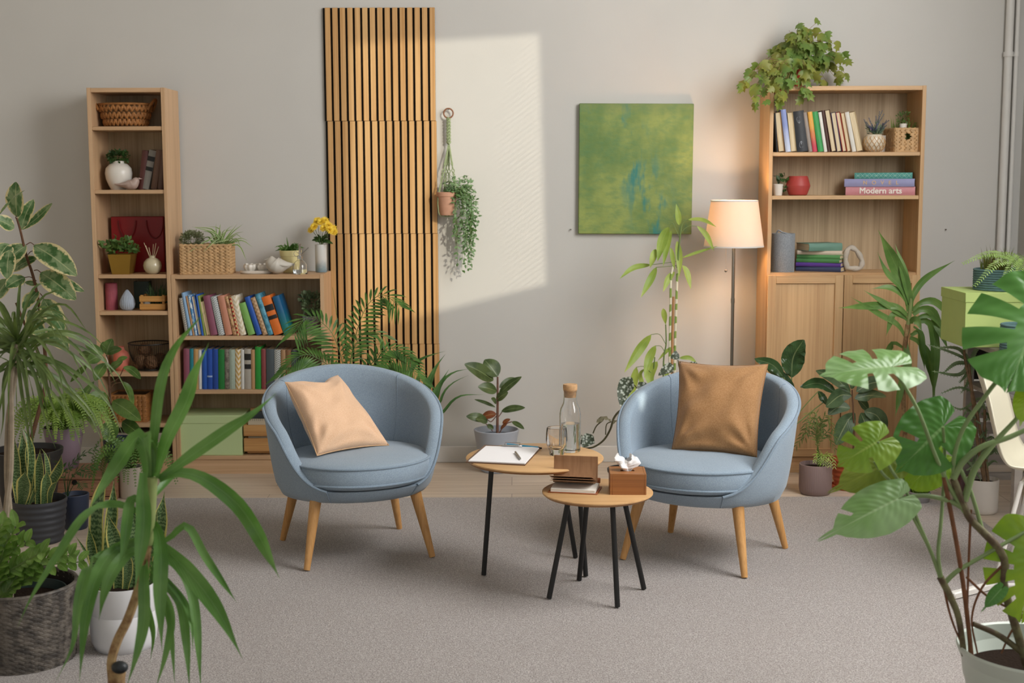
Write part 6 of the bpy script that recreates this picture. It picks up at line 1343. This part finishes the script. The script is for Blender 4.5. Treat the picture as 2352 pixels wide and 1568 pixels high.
# --- row of plants before the cabinet
def right_row():
    f = atz(1957, 1129); Y = f.y+.085; c = V((f.x, Y, 0)); t = potted('ficus', 'large-leaved ficus in a terracotta pot with saucer before the cabinet doors', c); m = M('terracotta', '#b5562f', rough=.75, var=.15, vs=12)
    MB().lathe([(0, 0), (.075, 0), (.080, .004), (.084, .020), (.080, .020), (.075, .008), (0, .007)], 40, c).build('saucer', m, t); zr = aty(1957, 1053, Y).z
    ribbed(t, c+V((0, 0, .008)), .068, .092, zr-.008, m, 5, .045); soil(t, c, .078, zr-.03)
    b = MB(); stems(b, Y, [([(1958, 1060), (1962, 1000), (1960, 950), (1957, 895)], [.006, .0035])]); b.build('stem', m_bark, t); b = MB()
    leaves(b, Y, [([(1953, 901), (1918, 868), (1874, 851, -.04)], 28), ([(1967, 899), (2000, 880), (2041, 877, -.05)], 32), ([(1963, 915), (1998, 908), (2035, 912, -.08)], 30), ([(1956, 909), (1930, 908), (1897, 934, -.08)], 38), ([(1953, 937), (1925, 935), (1902, 952, -.02)], 30), ([(1963, 948), (1945, 970), (1919, 1021, -.10)], 44), ([(1977, 948), (1986, 970), (1990, 1000, -.06)], 38), ([(1985, 944), (2015, 955), (2033, 992, .02)], 36), ([(1970, 918, .05), (1980, 925, .06), (1995, 942, .07)], 26), ([(1950, 893), (1940, 885), (1928, 887)], 14), ([(1956, 893), (1958, 885), (1962, 880, .04)], 14), ([(1960, 960), (1948, 985, .05), (1955, 1010, .05)], 26)], 'oval', 6, 12, .2)
    b.build('foliage', LEAF('leaf_ficus', '#3c5236', '#566b4a', .4, rib=.55, ribc='#a8b184'), t)
    f = atz(1880, 1141); Y = f.y+.075; c = V((f.x, Y, 0)); zr = aty(1880, 1064, Y).z; t = potted('parlour_palm', 'small parlour palm in a brown-mauve ribbed pot right of the right armchair', c)
    r = pxw(Y, 38); MB().lathe([(0, 0), (r*.84, 0), (r*.94, .010), (r*.98, .03), (r, zr-.004), (r*.98, zr), (r*.93, zr), (r*.91, zr-.03)], 200, c, mod=lambda a, z, q: 1+.014*math.sin(a*50) if q > r*.9 and .012 < z < zr-.006 else 1, cap=False).build('pot', M('mauve_brown_pot', '#8b7470', rough=.55, var=.05), t, ang=70); soil(t, c, r*.9, zr-.02); b = MB()
    for i in range(11):
        a = -.3+i*.36; x = 1880+52*math.cos(a*.9+.2)*(1 if i % 2 else .7); y = rnd.uniform(945, 1010); dy = rnd.uniform(-.06, .06)
        frond(b, [pt(q, Y) for q in ((1878+i % 4*3, 1075), (1878, 1020), ((1878+x)/2, y-12, dy*.5), (x, y+18, dy))], 12, .045, .008, 55, .3, .2, t0=.4, stem=.0016)
    b.build('foliage', LEAF('leaf_palm_small', '#4b5e2a', '#6b7b3c', .45, rib=.1), t); b = MB()
    for i in range(5): frond(b, [pt(q, Y-.05) for q in ((1882, 1072), (1885+i*4, 1046), (1885+i*9-8, 1040+i*2), (1880+i*11-8, 1058+i*3, -.03))], 9, .026, .006, 50, .3, .2, t0=.3)
    tag(b.build('young_frond', LEAF('leaf_lime', '#86a03f', '#a3b552'), t), 'bright young fronds low over the rim')
    # tall yucca at the cabinet's right door
    Y = -.72; f = atz(2076, 1133); c = V((f.x, Y, 0)); zr = aty(2076, 1078, Y).z; t = potted('yucca', 'tall yucca with spreading blade leaves in a black pot before the right cabinet door', c); taper_pot(t, c, .052, .068, zr, M('pot_black', '#2b2a2b'), .015, .003); soil(t, c, .058, zr-.02)
    b = MB(); stems(b, Y, [([(2078, 1095), (2078, 1000), (2074, 880), (2077, 810), (2085, 745)], [.010, .011, .012])], 10); b.build('cane', M('cane_brown', '#7d5b3c'), t); b = MB(); stems(b, Y, [([(2083, 765), (2090, 715), (2093, 685)], [.011, .009])], 10); b.build('crown', M('crown_green', '#8a9a5c'), t)
    b = MB(); leaves(b, Y, [([(2090, 715), (2085, 680), (2055, 605), (2017, 528, -.1)], 38), ([(2092, 700), (2074, 620), (2056, 560, .02)], 24), ([(2086, 700), (2070, 660), (2036, 625), (2015, 578)], 19), ([(2092, 715), (2096, 680), (2125, 640), (2193, 598, -.05)], 19), ([(2086, 700), (2070, 675), (2040, 660), (2001, 663)], 20), ([(2084, 725), (2060, 705), (2010, 702), (1925, 707, -.1)], 23), ([(2084, 735), (2060, 715), (2025, 692), (1983, 666)], 18), ([(2080, 775), (2060, 745), (2020, 722), (1954, 682, -.05)], 18), ([(2096, 712), (2115, 695), (2145, 692), (2180, 720), (2221, 757, -.1)], 21), ([(2097, 722), (2115, 710), (2140, 715), (2155, 750), (2180, 808, -.1)], 26), ([(2098, 735), (2125, 725), (2150, 735), (2192, 790)], 17), ([(2098, 740), (2130, 738), (2145, 775), (2147, 840, -.05), (2142, 930, -.08)], 28), ([(2098, 750), (2112, 765), (2122, 815), (2138, 868), (2152, 885)], 15), ([(2090, 775), (2110, 785), (2131, 815), (2142, 870), (2148, 920, -.05)], 22), ([(2076, 730), (2052, 722), (2043, 745), (2035, 772)], 17), ([(2080, 785), (2084, 850, -.04), (2082, 908, -.06)], 24), ([(2074, 850), (2068, 890, -.04), (2056, 958, -.06)], 22), ([(2088, 740), (2105, 735, -.06), (2118, 762, -.1)], 20), ([(2092, 770), (2112, 762), (2118, 800), (2124, 850)], 20), ([(2076, 800), (2050, 790, .08), (2030, 830, .12), (2022, 880, .14)], 18)], 'strap', 4, 18, .3, scale=.8)
    b.build('foliage', LEAF('leaf_yucca2', '#55783a', '#74944f', .36, 'plain', .15, '#a5bf86', ns=6), t)
    Y = -.97; f = atz(2122, 1164); c = V((f.x, Y, 0)); zr = aty(2122, 1128, Y).z; t = potted('small_fern', 'small grassy fern in a little grey pot right of the terracotta pot', c); taper_pot(t, c, .044, .054, zr, M('grey_pot', '#8f8b8c', rough=.55, var=.05), .01, 0); soil(t, c, .045, zr-.01); b = MB(); grass(b, c+V((0, 0, zr-.01)), 90, .075, .085, .008, .7, .035); b.build('foliage', g_grass, t)
    Y = -1.02; c = V((aty(2213, 1110, Y).x, Y, 0)); zr = aty(2213, 1085, Y).z; t = lathe_thing('red_pot', 'dark red glazed pot partly hidden by monstera stems', 'pot', c, [(0, 0), (.038, 0), (.044, .006), (.052, zr-.004), (.050, zr), (.046, zr), (.044, zr-.03), (0, zr-.03)], M('oxblood_glaze', '#4a1518', rough=.3, var=.1, coat=.3))
    # aloe in white ribbed pot
    f = atz(2266, 1184); Y = f.y+.07; c = V((f.x, Y, 0)); r = pxw(Y, 37); zr = aty(2266, 1098, Y).z; t = potted('aloe', 'tangled toothed aloe in a white ribbed pot under the desk corner', c)
    MB().lathe([(0, 0), (r*.86, 0), (r*.95, .008), (r*.99, .025), (r, zr-.004), (r*.98, zr), (r*.94, zr), (r*.92, zr-.03)], 200, c, mod=lambda a, z, q: 1+.012*math.sin(a*46) if q > r*.9 and .03 < z < zr-.006 else 1, cap=False).build('pot', M('white_ribbed', '#d5cec6', rough=.5, var=.03), t, ang=70); soil(t, c, r*.92, zr-.02)
    b = MB(); stems(b, Y, [([(2262, 1110), (2245, 1010), (2232, 900), (2225, 835)], [.009, .007]), ([(2262, 1110), (2250, 980), (2215, 815), (2228, 785)], [.008, .006]), ([(2270, 1110), (2262, 1020), (2262, 940)], .007)]); b.build('stem', M('aloe_stem', '#8a6e52', rough=.9, var=.4, vs=50, bump=.5), t)
    b = MB(); A = [([(2228, 830), (2200, 800), (2148, 798, -.04)], 9), ([(2226, 830), (2190, 812), (2128, 790, .03)], 9), ([(2226, 835), (2195, 835), (2165, 858, -.05)], 10), ([(2226, 840), (2200, 862), (2140, 852, -.06)], 10), ([(2228, 838), (2218, 860), (2202, 880, -.05)], 9), ([(2232, 838), (2222, 880), (2205, 905)], 9), ([(2230, 828), (2245, 800), (2280, 785)], 10), ([(2230, 790), (2240, 770), (2250, 740)], 8), ([(2228, 785), (2215, 768), (2195, 775)], 6), ([(2230, 790), (2260, 785), (2288, 790)], 7), ([(2228, 832), (2250, 835), (2290, 850)], 9), ([(2236, 900), (2200, 890), (2158, 905)], 6), ([(2240, 920), (2210, 940), (2180, 930)], 6), ([(2262, 940), (2250, 915), (2225, 930)], 7)]
    rr = random.Random(4)
    for i in range(44):
        x, y = rr.uniform(2215, 2275), rr.uniform(930, 1085); a = rr.uniform(0, 2*PI); l = rr.uniform(18, 48); A.append(([(x, y, rr.uniform(-.06, .06)), (x+l*.55*math.cos(a), y+l*.4*math.sin(a)-6), (x+l*math.cos(a), y+l*.8*math.sin(a)+4, rr.uniform(-.06, .03))], rr.uniform(5, 8)))
    leaves(b, Y, A, 'blade', 4, 10, .55)
    for P, w in A[:14]:
        Q = resample(catmull([pt(q, Y) for q in P], 6), 12)
        for k, p in enumerate(Q[1:-1]):
            tg = (Q[k+2]-Q[k]).normalized(); sd = tg.cross(V((0, -.8, .5))).normalized()
            for g in (-1, 1): b.mini(p+sd*g*pxw(Y, w)*.42*(1-k/13), sd*g+tg*.4, .006, .004, V((0, -1, .2)), .1)
    b.build('foliage', LEAF('leaf_aloe', '#5f7550', '#829472', .5, rib=0), t)
right_row()

# ---------------------------------------------------------------- monstera
def mleaf(b, A, T, hw, nrm, slots=(), droop=.25, fold=.12, long=1.0, asym=(1, 1), bend=.2):
    """heart-shaped leaf split along its side veins; rows follow the veins"""
    A, T = V(A), V(T); d = (T-A); Ln = d.length*1.0; d.normalize(); sd = d.cross(V(nrm)).normalized(); n = sd.cross(d); NS, NT = 96, 12
    out = [(-.02, .62), (.08, .80), (.2, .98), (.35, 1.06), (.5, 1.04), (.65, .93), (.8, .74), (.92, .50), (1.0, .34)]
    def Lv(s_):
        for (a, x), (c, y) in zip(out, out[1:]):
            if s_ <= c: k = (s_-a)/(c-a); return x+(y-x)*k
        return out[-1][1]
    for g, si in ((1, 0), (-1, 1)):
        vs = []; uv = []; fs = []
        for i in range(NS+1):
            s_ = i/NS; a0 = 0 if s_ < .22 else Ln*.74*(s_-.22)/.78; an = math.radians(-82+s_*172 if s_ < .22 else -44.2+(s_-.22)/.78*133)
            L_ = hw*Lv(s_)*asym[si] if s_ < .92 else hw*Lv(.92)*asym[si]*(1-(s_-.92)/.08)+(Ln*.27)*((s_-.92)/.08)
            for j in range(NT+1):
                t_ = j/NT; y = a0+t_*L_*math.sin(an); x = t_*L_*math.cos(an); k = y/Ln
                z = fold*x - droop*x*x/hw - bend*Ln*k*k*(1 if k > 0 else .5) + .012*hw*math.sin(s_*60)*t_
                vs.append(A+d*y+sd*(g*x)+n*z); uv.append((.5+.5*g*t_, s_))
        for i in range(NS):
            s_ = (i+.5)/NS
            for j in range(NT):
                t_ = (j+.5)/NT; cut = False
                for sl in slots:
                    if sl[0] in (g, 0) and abs(s_-sl[1]) < sl[2]*.8 and sl[3] < t_ < (sl[4] if len(sl) > 4 else 2): cut = True
                if not cut: a = i*(NT+1)+j; fs.append((a, a+1, a+NT+2, a+NT+1))
        b.add(vs, fs, uv)
def monstera():
    Y = -3.75; c = V((aty(2382, 1490, Y).x, Y, 0)); R_ = pxw(Y, 184); zr = aty(2382, 1484, Y).z; t = potted('monstera', 'large split-leaved monstera in a pale grey-green pot at the lower right', c)
    m = M('celadon_pot', '#bcc4ba', rough=.4, var=.02); MB().lathe([(0, 0), (R_*.68, 0), (R_*.72, .01), (R_*.93, zr-.04), (R_*.95, zr-.034), (R_*1.0, zr-.006), (R_*.985, zr), (R_*.95, zr-.004), (R_*.90, zr-.09)], 60, c, cap=False).build('pot', m, t)
    zs = zr-.075; soil(t, c, R_*.905, zs)
    ml = [LEAF('monstera_deep', '#3c6b27', '#4b7a35', .33, 'plain', .3, '#a9c58e', tl=.2, ns=5), LEAF('monstera_lime', '#6f9130', '#8aa53c', .36, 'plain', .3, '#c3cf7e', tl=.25, ns=5), LEAF('monstera_pale', '#6d9152', '#8aa878', .3, 'plain', .35, '#b9cfa6', tl=.25, ns=5), LEAF('monstera_olive', '#66762c', '#7b8838', .45, 'plain', .25, '#a8b060', tl=.25, ns=5)]
    S3 = [(1, .36, .028, .38), (1, .50, .03, .34), (1, .64, .03, .36), (1, .77, .026, .45), (-1, .40, .028, .4), (-1, .55, .03, .36), (-1, .70, .03, .4)]
    def W(x, y, dy=0): return aty(x, y, Y+dy)
    def lf(A, T, hw, nrm, mi, slots, **k): b = MB(); mleaf(b, W(*A), W(*T), pxw(Y, hw), nrm, slots, **k); return b.build('leaf', ml[mi], t)
    lf((2394, 716, .02), (2312, 892, -.14), 150, (-.25, -.75, .6), 0, [(1, .33, .030, .30), (1, .49, .034, .28), (1, .66, .034, .32), (-1, .36, .03, .34), (-1, .54, .034, .32), (-1, .72, .03, .4)], droop=.3, bend=.05)
    lf((2048, 842, 0), (1886, 850, -.05), 84, (.05, -.42, .9), 2, [(1, .42, .034, .36), (1, .64, .034, .36), (-1, .40, .03, .4), (-1, .58, .034, .36)], droop=.35, bend=.10, fold=.3)
    lf((2166, 980, .05), (2062, 1080, -.02), 80, (-.1, -.9, .4), 0, [(1, .62, .028, .25, .85), (-1, .50, .02, .3, .8)], droop=.12, bend=.1)
    lf((2016, 1014, .0), (1928, 1062, -.04), 58, (0, -.8, .6), 1, [(1, .5, .03, .35), (1, .66, .03, .3), (-1, .55, .03, .45)], droop=.2)
    lf((2046, 1060, .1), (1908, 1126, .05), 52, (.2, -.8, .5), 3, [], droop=.3, bend=.15)
    lf((2062, 1146, -.05), (1884, 1232, -.12), 58, (.15, -.75, .65), 2, [(1, .72, .03, .45)], droop=.3, bend=.12)
    lf((2372, 1262, -.02), (2346, 1432, -.06), 100, (-.3, -.9, .35), 1, S3, droop=.25)
    lf((2362, 905, -.05), (2344, 975, -.08), 28, (-.3, -.9, .2), 1, [], droop=.2)
    lf((2150, 1060, .16), (2085, 1120, .14), 50, (-.1, -.9, .3), 1, [(1, .6, .03, .4)], droop=.2)
    lf((2300, 1352, -.03), (2254, 1402, -.05), 17, (-.5, -.8, .2), 0, [], droop=.2)
    def stem_part(nm, lst, mat): b = MB(); stems(b, Y, lst, 10); return b.build(nm, mat, t)
    pet = M('monstera_petiole', '#7d945f', rough=.45, var=.25, vs=12); tr = M('monstera_trunk', '#6d6a48', rough=.7, var=.6, vs=30, bump=.3, col2='#4d3b2a'); br = M('aerial_root', '#7a4f33', rough=.8, var=.4, vs=30, bump=.3)
    P = [([(2048, 842), (2080, 890), (2112, 950), (2150, 1050), (2185, 1125), (2222, 1185)], [.0042, .0065]), ([(2372, 745), (2330, 830), (2289, 876), (2257, 918), (2212, 985), (2190, 1060), (2196, 1130)], [.006, .0055]), ([(2380, 975), (2320, 1003), (2253, 1027), (2210, 1062), (2189, 1100)], [.006, .010]), ([(2390, 885), (2340, 955), (2290, 1010), (2240, 1075), (2215, 1150)], [.004, .010]), ([(2205, 1075), (2230, 1130), (2256, 1215)], .0055), ([(2016, 1014), (2045, 1075), (2085, 1135), (2110, 1200), (2140, 1270), (2160, 1325)], [.004, .0048]), ([(2008, 1060), (2030, 1090), (2060, 1120, .02), (2098, 1190), (2135, 1262), (2158, 1325)], [.0035, .004]), ([(2166, 980), (2170, 1060, .05), (2162, 1190, .03), (2155, 1270), (2162, 1330)], [.004, .0055]), ([(2395, 1195), (2352, 1222), (2260, 1275), (2200, 1310), (2170, 1338)], [.0042, .007]), ([(2062, 1146), (2120, 1138), (2180, 1150), (2225, 1175)], [.0055, .007])]
    for q in P: stem_part('petiole', [q], pet)
    stem_part('trunk', [([(2190, 1100), (2222, 1180), (2255, 1218), (2290, 1255), (2308, 1290), (2305, 1340), (2330, 1430), (2360, 1530)], [.010, .013, .012])], tr)
    stem_part('trunk', [([(2160, 1325), (2185, 1375), (2202, 1420), (2215, 1505)], [.010, .009, .008])], tr)
    stem_part('trunk', [([(2235, 1432), (2300, 1462), (2380, 1525)], [.007, .009])], tr)
    stem_part('stake', [([(2168, 1095), (2195, 1235), (2215, 1360), (2232, 1510)], .0062)], br)
    for q in ([(2165, 1335), (2185, 1420), (2218, 1500)], [(2230, 1170), (2225, 1290), (2222, 1400), (2226, 1500)], [(2300, 1300), (2255, 1350), (2232, 1420), (2245, 1500)], [(2220, 1325), (2270, 1370), (2330, 1400), (2390, 1410)], [(2350, 1410), (2320, 1455), (2300, 1500)], [(2335, 1430), (2340, 1500)]): stem_part('aerial_root', [(q, [.0036, .0024])], br)
monstera()

# ---------------------------------------------------------------- top of the cabinet: grape ivy
def ivy():
    Y = -.17; c = V((aty(1822, 200, Y).x, Y, 2.021)); t = potted('grape_ivy', 'sprawling grape ivy in an orange-red pot on top of the tall cabinet', c); zr = aty(1822, 150, Y).z-2.02
    taper_pot(t, c, .045, .064, zr, M('red_plastic', '#c4472f', rough=.5, var=.08), .025, .005); soil(t, c, .055, zr-.02)
    lf = MB(); st = MB(); q = c+V((0, 0, zr-.01)); rr = random.Random(21)
    def lobed(p, d, l, up):
        d = V(d).normalized(); sd = d.cross(V(up)).normalized(); n_ = sd.cross(d); P = [(0, 0), (.26, .04), (.50, .34), (.26, .46), (.40, .74), (.15, .72), (0, 1.05)]
        R_ = [p+d*(y*l)+sd*(x*l)-n_*(x*x*l*.5) for x, y in P]; Lf = [p+d*(y*l)-sd*(x*l)-n_*(x*x*l*.5) for x, y in P]; C_ = [p+d*(l*.12), p+d*(l*.42)+n_*l*.04, p+d*(l*.66)+n_*l*.03]
        vs = R_+Lf[1:-1]+C_; L0 = 7; c0 = 12
        lf.add(vs, [(0, 1, c0), (1, 2, c0+1, c0), (2, 3, c0+1), (3, 4, c0+2, c0+1), (4, 5, c0+2), (5, 6, c0+2), (0, c0, L0), (L0, c0, c0+1, L0+1), (L0+1, c0+1, L0+2), (L0+2, c0+1, c0+2, L0+3), (L0+3, c0+2, L0+4), (L0+4, c0+2, 6)], [(.5, 0)]*17)
    tips = [(1835, 50), (1812, 70), (1850, 75), (1880, 50), (1900, 72), (1895, 95), (1922, 95), (1932, 125), (1945, 150), (1950, 175), (1925, 185), (1900, 190), (1780, 110), (1790, 140), (1765, 150), (1740, 150), (1712, 180), (1700, 200), (1722, 215), (1740, 230), (1790, 225), (1845, 215), (1850, 195), (1770, 190), (1810, 175), (1860, 130), (1905, 150), (1870, 160), (1830, 110), (1750, 175), (1880, 110), (1935, 170), (1800, 125), (1845, 100), (1735, 195), (1775, 205), (1700, 190), (1792, 240), (1772, 235), (1848, 232), (1728, 235), (1806, 222)]
    for k, (x, y) in enumerate(tips):
        out = y > 185 and x < 1870; e = aty(x, y, Y+(rr.uniform(-.20, -.15) if out else rr.uniform(-.11, .09))); m_ = q.lerp(e, .5)+V((0, -.02 if not out else -.08, .06 if e.z > q.z else .07)); P = resample(catmull([q, m_, e], 7), 9); st.tube(P, [.0018, .0008], 5)
        for i in range(3, 10):
            for g in range(rr.choice((0, 1, 2)) if i < 8 else 1):
                p = P[i]+V((rr.uniform(-.02, .02), rr.uniform(-.02, .02), rr.uniform(-.015, .02))); lobed(p, (rr.uniform(-.9, .9), rr.uniform(-.7, .3), rr.uniform(-1.3, -.25)), rr.uniform(.042, .072), (rr.uniform(-.9, .9), -.7, rr.uniform(-.2, .7)))
    st.build('stem', M('stem_brownish', '#8a6a45', rough=.7, var=.2), t); lf.build('foliage', LEAF('leaf_ivy', '#6d8a45', '#8b8d40', .42, rib=0, ns=9), t)
ivy()

# ---------------------------------------------------------------- right corner: desk, boxes, chair
def corner():
    m = M('grey_wood', '#a49c94', rough=.6, var=.25, vs=4, vst=(1, 1, 8)); x0, x1, y0, y1, zt = 2.14, 2.70, -1.66, -.98, .80
    t = thing('desk', 'grey wooden desk with slatted side and a shelf at the right edge', 'desk', ((x0+x1)/2, (y0+y1)/2, 0))
    MB().box(((x0+x1)/2, (y0+y1)/2, zt-.0125), (x1-x0+.03, y1-y0+.03, .025), .003).build('desktop', m, t)
    for x in (x0+.02, x1-.02):
        for y in (y0+.02, y1-.02): MB().box((x, y, (zt-.025)/2), (.036, .036, zt-.025), .002).build('leg', m, t)
    MB().box(((x0+x1)/2, (y0+y1)/2, .585), (x1-x0-.01, y1-y0-.01, .02), .002).build('shelf', m, t)
    for y in (y0+.02, y1-.02): MB().box(((x0+x1)/2, y, .14), (x1-x0-.076, .03, .035), .002).build('stretcher', m, t)
    b = MB()
    for i in range(5): b.box(((x0+x1)/2, y1-.01, .22+i*.075), (x1-x0-.08, .012, .055), .001)
    b.build('slats', m, t)
    MB().box(((x0+x1)/2, y1-.012, .69), (x1-x0-.076, .012, .17)).build('back_board', M('dark_board', '#2a2321', rough=.8, var=.1), t)
    px = aty(2312, 925, y0+.1).x; 
    for i, (dz, dx, lab, col) in enumerate(((0, 0, 'lowest of three white magazines on the desk shelf', '#b9b9bc'), (.011, .004, 'middle one of three white magazines on the desk shelf', '#d6d6d8'), (.022, -.003, 'topmost of three white magazines on the desk shelf', '#c9cbd0'))):
        tag(MB().box((px+.115+dx, y0+.17, .595+dz+.0052), (.21, .28, .0100), .001).build('magazine', bookmat(col), org=(px+.115, y0+.17, .595+dz)), lab, 'magazine', 'magazines on the desk shelf')
    # light green box
    Y = -1.36; a = aty(2217, 700, Y); gx = a.x; mg = M('lime_card', '#b4c879', rough=.7, var=.04); zb = zt+.0005; h = aty(2217, 672, Y).z-zb; w = .28; c = V((gx+w/2, Y+.17, zb))
    t = thing('storage_box', 'lime green lidded box on the grey desk under the teal rope basket', 'box', c); MB().box(c+V((0, 0, (h-.03)/2)), (w-.008, .332, h-.03), .002).build('body', mg, t); MB().box(c+V((0, 0, h-.022)), (w, .34, .044), .002).build('lid', mg, t)
    mr = M('teal_rope', '#5f7f80', rough=.85, var=.2, vs=60, bump=.5, bs=260)
    def rope(label, c, r, h, n):
        t = thing('rope_basket', label, 'basket', c); b = MB(); hr = h/n
        b.lathe([(0, .004), (r-hr*.6, .004), (r-hr*.3, h-hr*.5), (r-hr*.7, h-hr*.5), (r-hr, .012), (0, .012)], 40, c)
        for i in range(n): b.tube([V(c)+V((r*math.cos(2*PI*k/40), r*math.sin(2*PI*k/40), hr*(i+.5))) for k in range(40)], hr*.54, 8, closed=True)
        b.build('coiled_wall', mr, t, ang=80); return t
    zc = zb+h; cb = V((aty(2305, 640, Y+.14).x, Y+.155, zc+.0005)); rb = pxw(Y+.15, 68)
    rope('teal coiled rope basket with fern and grass on top of the lime green box', cb, rb-.012, .095, 9)
    t = tuft('artificial_grass', 'brownish upright grass in the teal rope basket on the lime green box', 'plant', cb+V((-.03, .015, .014)), .13, .10, 110, .16, LEAF('leaf_drygrass', '#6a5a26', '#5d6a2c', .6, rib=0))
    t = potted('boston_fern', 'light green fern arching over the teal rope basket at the right edge', cb+V((.055, -.02, .014))); MB().lathe([(0, 0), (.035, 0), (.042, .07), (.038, .07), (.03, .01), (0, .01)], 24, cb+V((.055, -.02, .014))).build('pot', M('plastic_dark', '#2b2f2c'), t)
    b = MB(); Yf = Y+.10
    for P in ([(2345, 640), (2320, 592), (2270, 582, -.05), (2214, 604, -.08)], [(2350, 640), (2335, 600), (2290, 605, -.12), (2240, 655, -.2)], [(2352, 640), (2350, 590), (2330, 600, -.1), (2300, 650, -.22)], [(2352, 640), (2375, 590), (2410, 600), (2440, 650)], [(2352, 640), (2360, 600), (2345, 615, -.15), (2318, 672, -.25)], [(2352, 640), (2365, 610, -.1), (2370, 640, -.2), (2355, 690, -.26)], [(2350, 640), (2330, 590, .05), (2300, 585, .08), (2250, 592, .08)], [(2352, 640), (2380, 620, -.1), (2400, 650, -.2), (2400, 700, -.25)]): frond(b, [pt(q, Yf) for q in P], 30, .030, .010, 78, .6, .1, (0, -.6, .8), .08)
    b.build('foliage', LEAF('leaf_fern_light', '#7f9c50', '#9db86e', .5, rib=0), t)
    c2 = V((aty(2330, 780, y0+.13).x+.03, y0+.125, zb)); rope('teal coiled rope basket on the desk in front of the lime green box', c2, .085, .125, 11)
    # chair with moulded shell and sled base; sunlit tint put into the white shell's colour
    m = M('shell_sunlit_white', '#d9d3bd', rough=.35, var=.03); Yc = -2.16; cx = aty(2330, 1080, Yc).x; t = thing('shell_chair', 'white moulded plastic chair with white sled base at the right edge', 'chair', (cx+.12, Yc, 0), 0)
    prof = [(2240, 828), (2252, 862), (2270, 915), (2284, 970), (2294, 1010), (2306, 1042), (2326, 1064), (2358, 1072), (2430, 1074), (2500, 1070), (2540, 1082)]; Q = catmull([aty(x, y, Yc) for x, y in prof], 5); n = len(Q)-1; yaw = math.radians(29); hd = V((-math.sin(yaw), -math.cos(yaw), 0))
    def sh(u, v):
        i = min(n, int(round(v*n))); p = Q[i]; hw = .20*(.42+.33*min(1, v/.04)**.5+.25*sstep(0, .3, v))*(1-.25*sstep(.85, 1, v)); x = (u*2-1); up_ = .045*x*x*(1-.3*v); tg = (Q[min(n, i+1)]-Q[max(0, i-1)]).normalized(); nn = V((-tg.z, 0, tg.x)); nn = nn if nn.z+nn.x > 0 else -nn
        k = 1 if v > .02 else .9; return p+hd*(x*hw*k)+nn*up_
    b = MB(); b.grid(sh, 20, n); o = b.build('shell', m, t); so = o.modifiers.new('thick', 'SOLIDIFY'); so.thickness = .006; so.offset = 0
    mw = M('white_steel', '#e3dfd9', rough=.35, var=0); zs = aty(2340, 1085, Yc).z-.012
    for g in (-1, 1):
        o_ = hd*(.19*g); B0 = V((cx-.04, Yc, .016)); f_ = V((1, 0, 0)); P = [V((cx+.05, Yc, zs))+o_*.75, B0+o_+V((.02, 0, .04)), B0+o_+V((.03, 0, 0)), B0+o_+V((.36, 0, 0)), B0+o_+V((.38, 0, .04)), V((cx+.27, Yc, zs))+o_*.75]
        MB().tube([P[0], P[1], P[1].lerp(P[2], .6)+V((-.004, 0, -.006)), P[2], P[3], P[3].lerp(P[4], .4)+V((.006, 0, -.004)), P[4], P[5]], .009, 10).build('sled_leg', mw, t)
    MB().tube([V((cx+.05, Yc, zs))+hd*.1425, V((cx+.05, Yc, zs))-hd*.1425], .008, 8).build('cross_bar', mw, t)
    a, e = atz(2186, 1371, .018), atz(2300, 1342, .018); d = e-a
    t = thing('floor_bar', 'white metal bar lying on the carpet behind the monstera stems', 'bar', (a+e)/2-V((0, 0, .008))); R_ = Matrix.Rotation(math.atan2(d.y, d.x), 3, 'Z'); MB().box((a+e)/2+V((0, 0, .006)), (d.length, .03, .026), .005, R_).build('bar', mw, t)
corner()
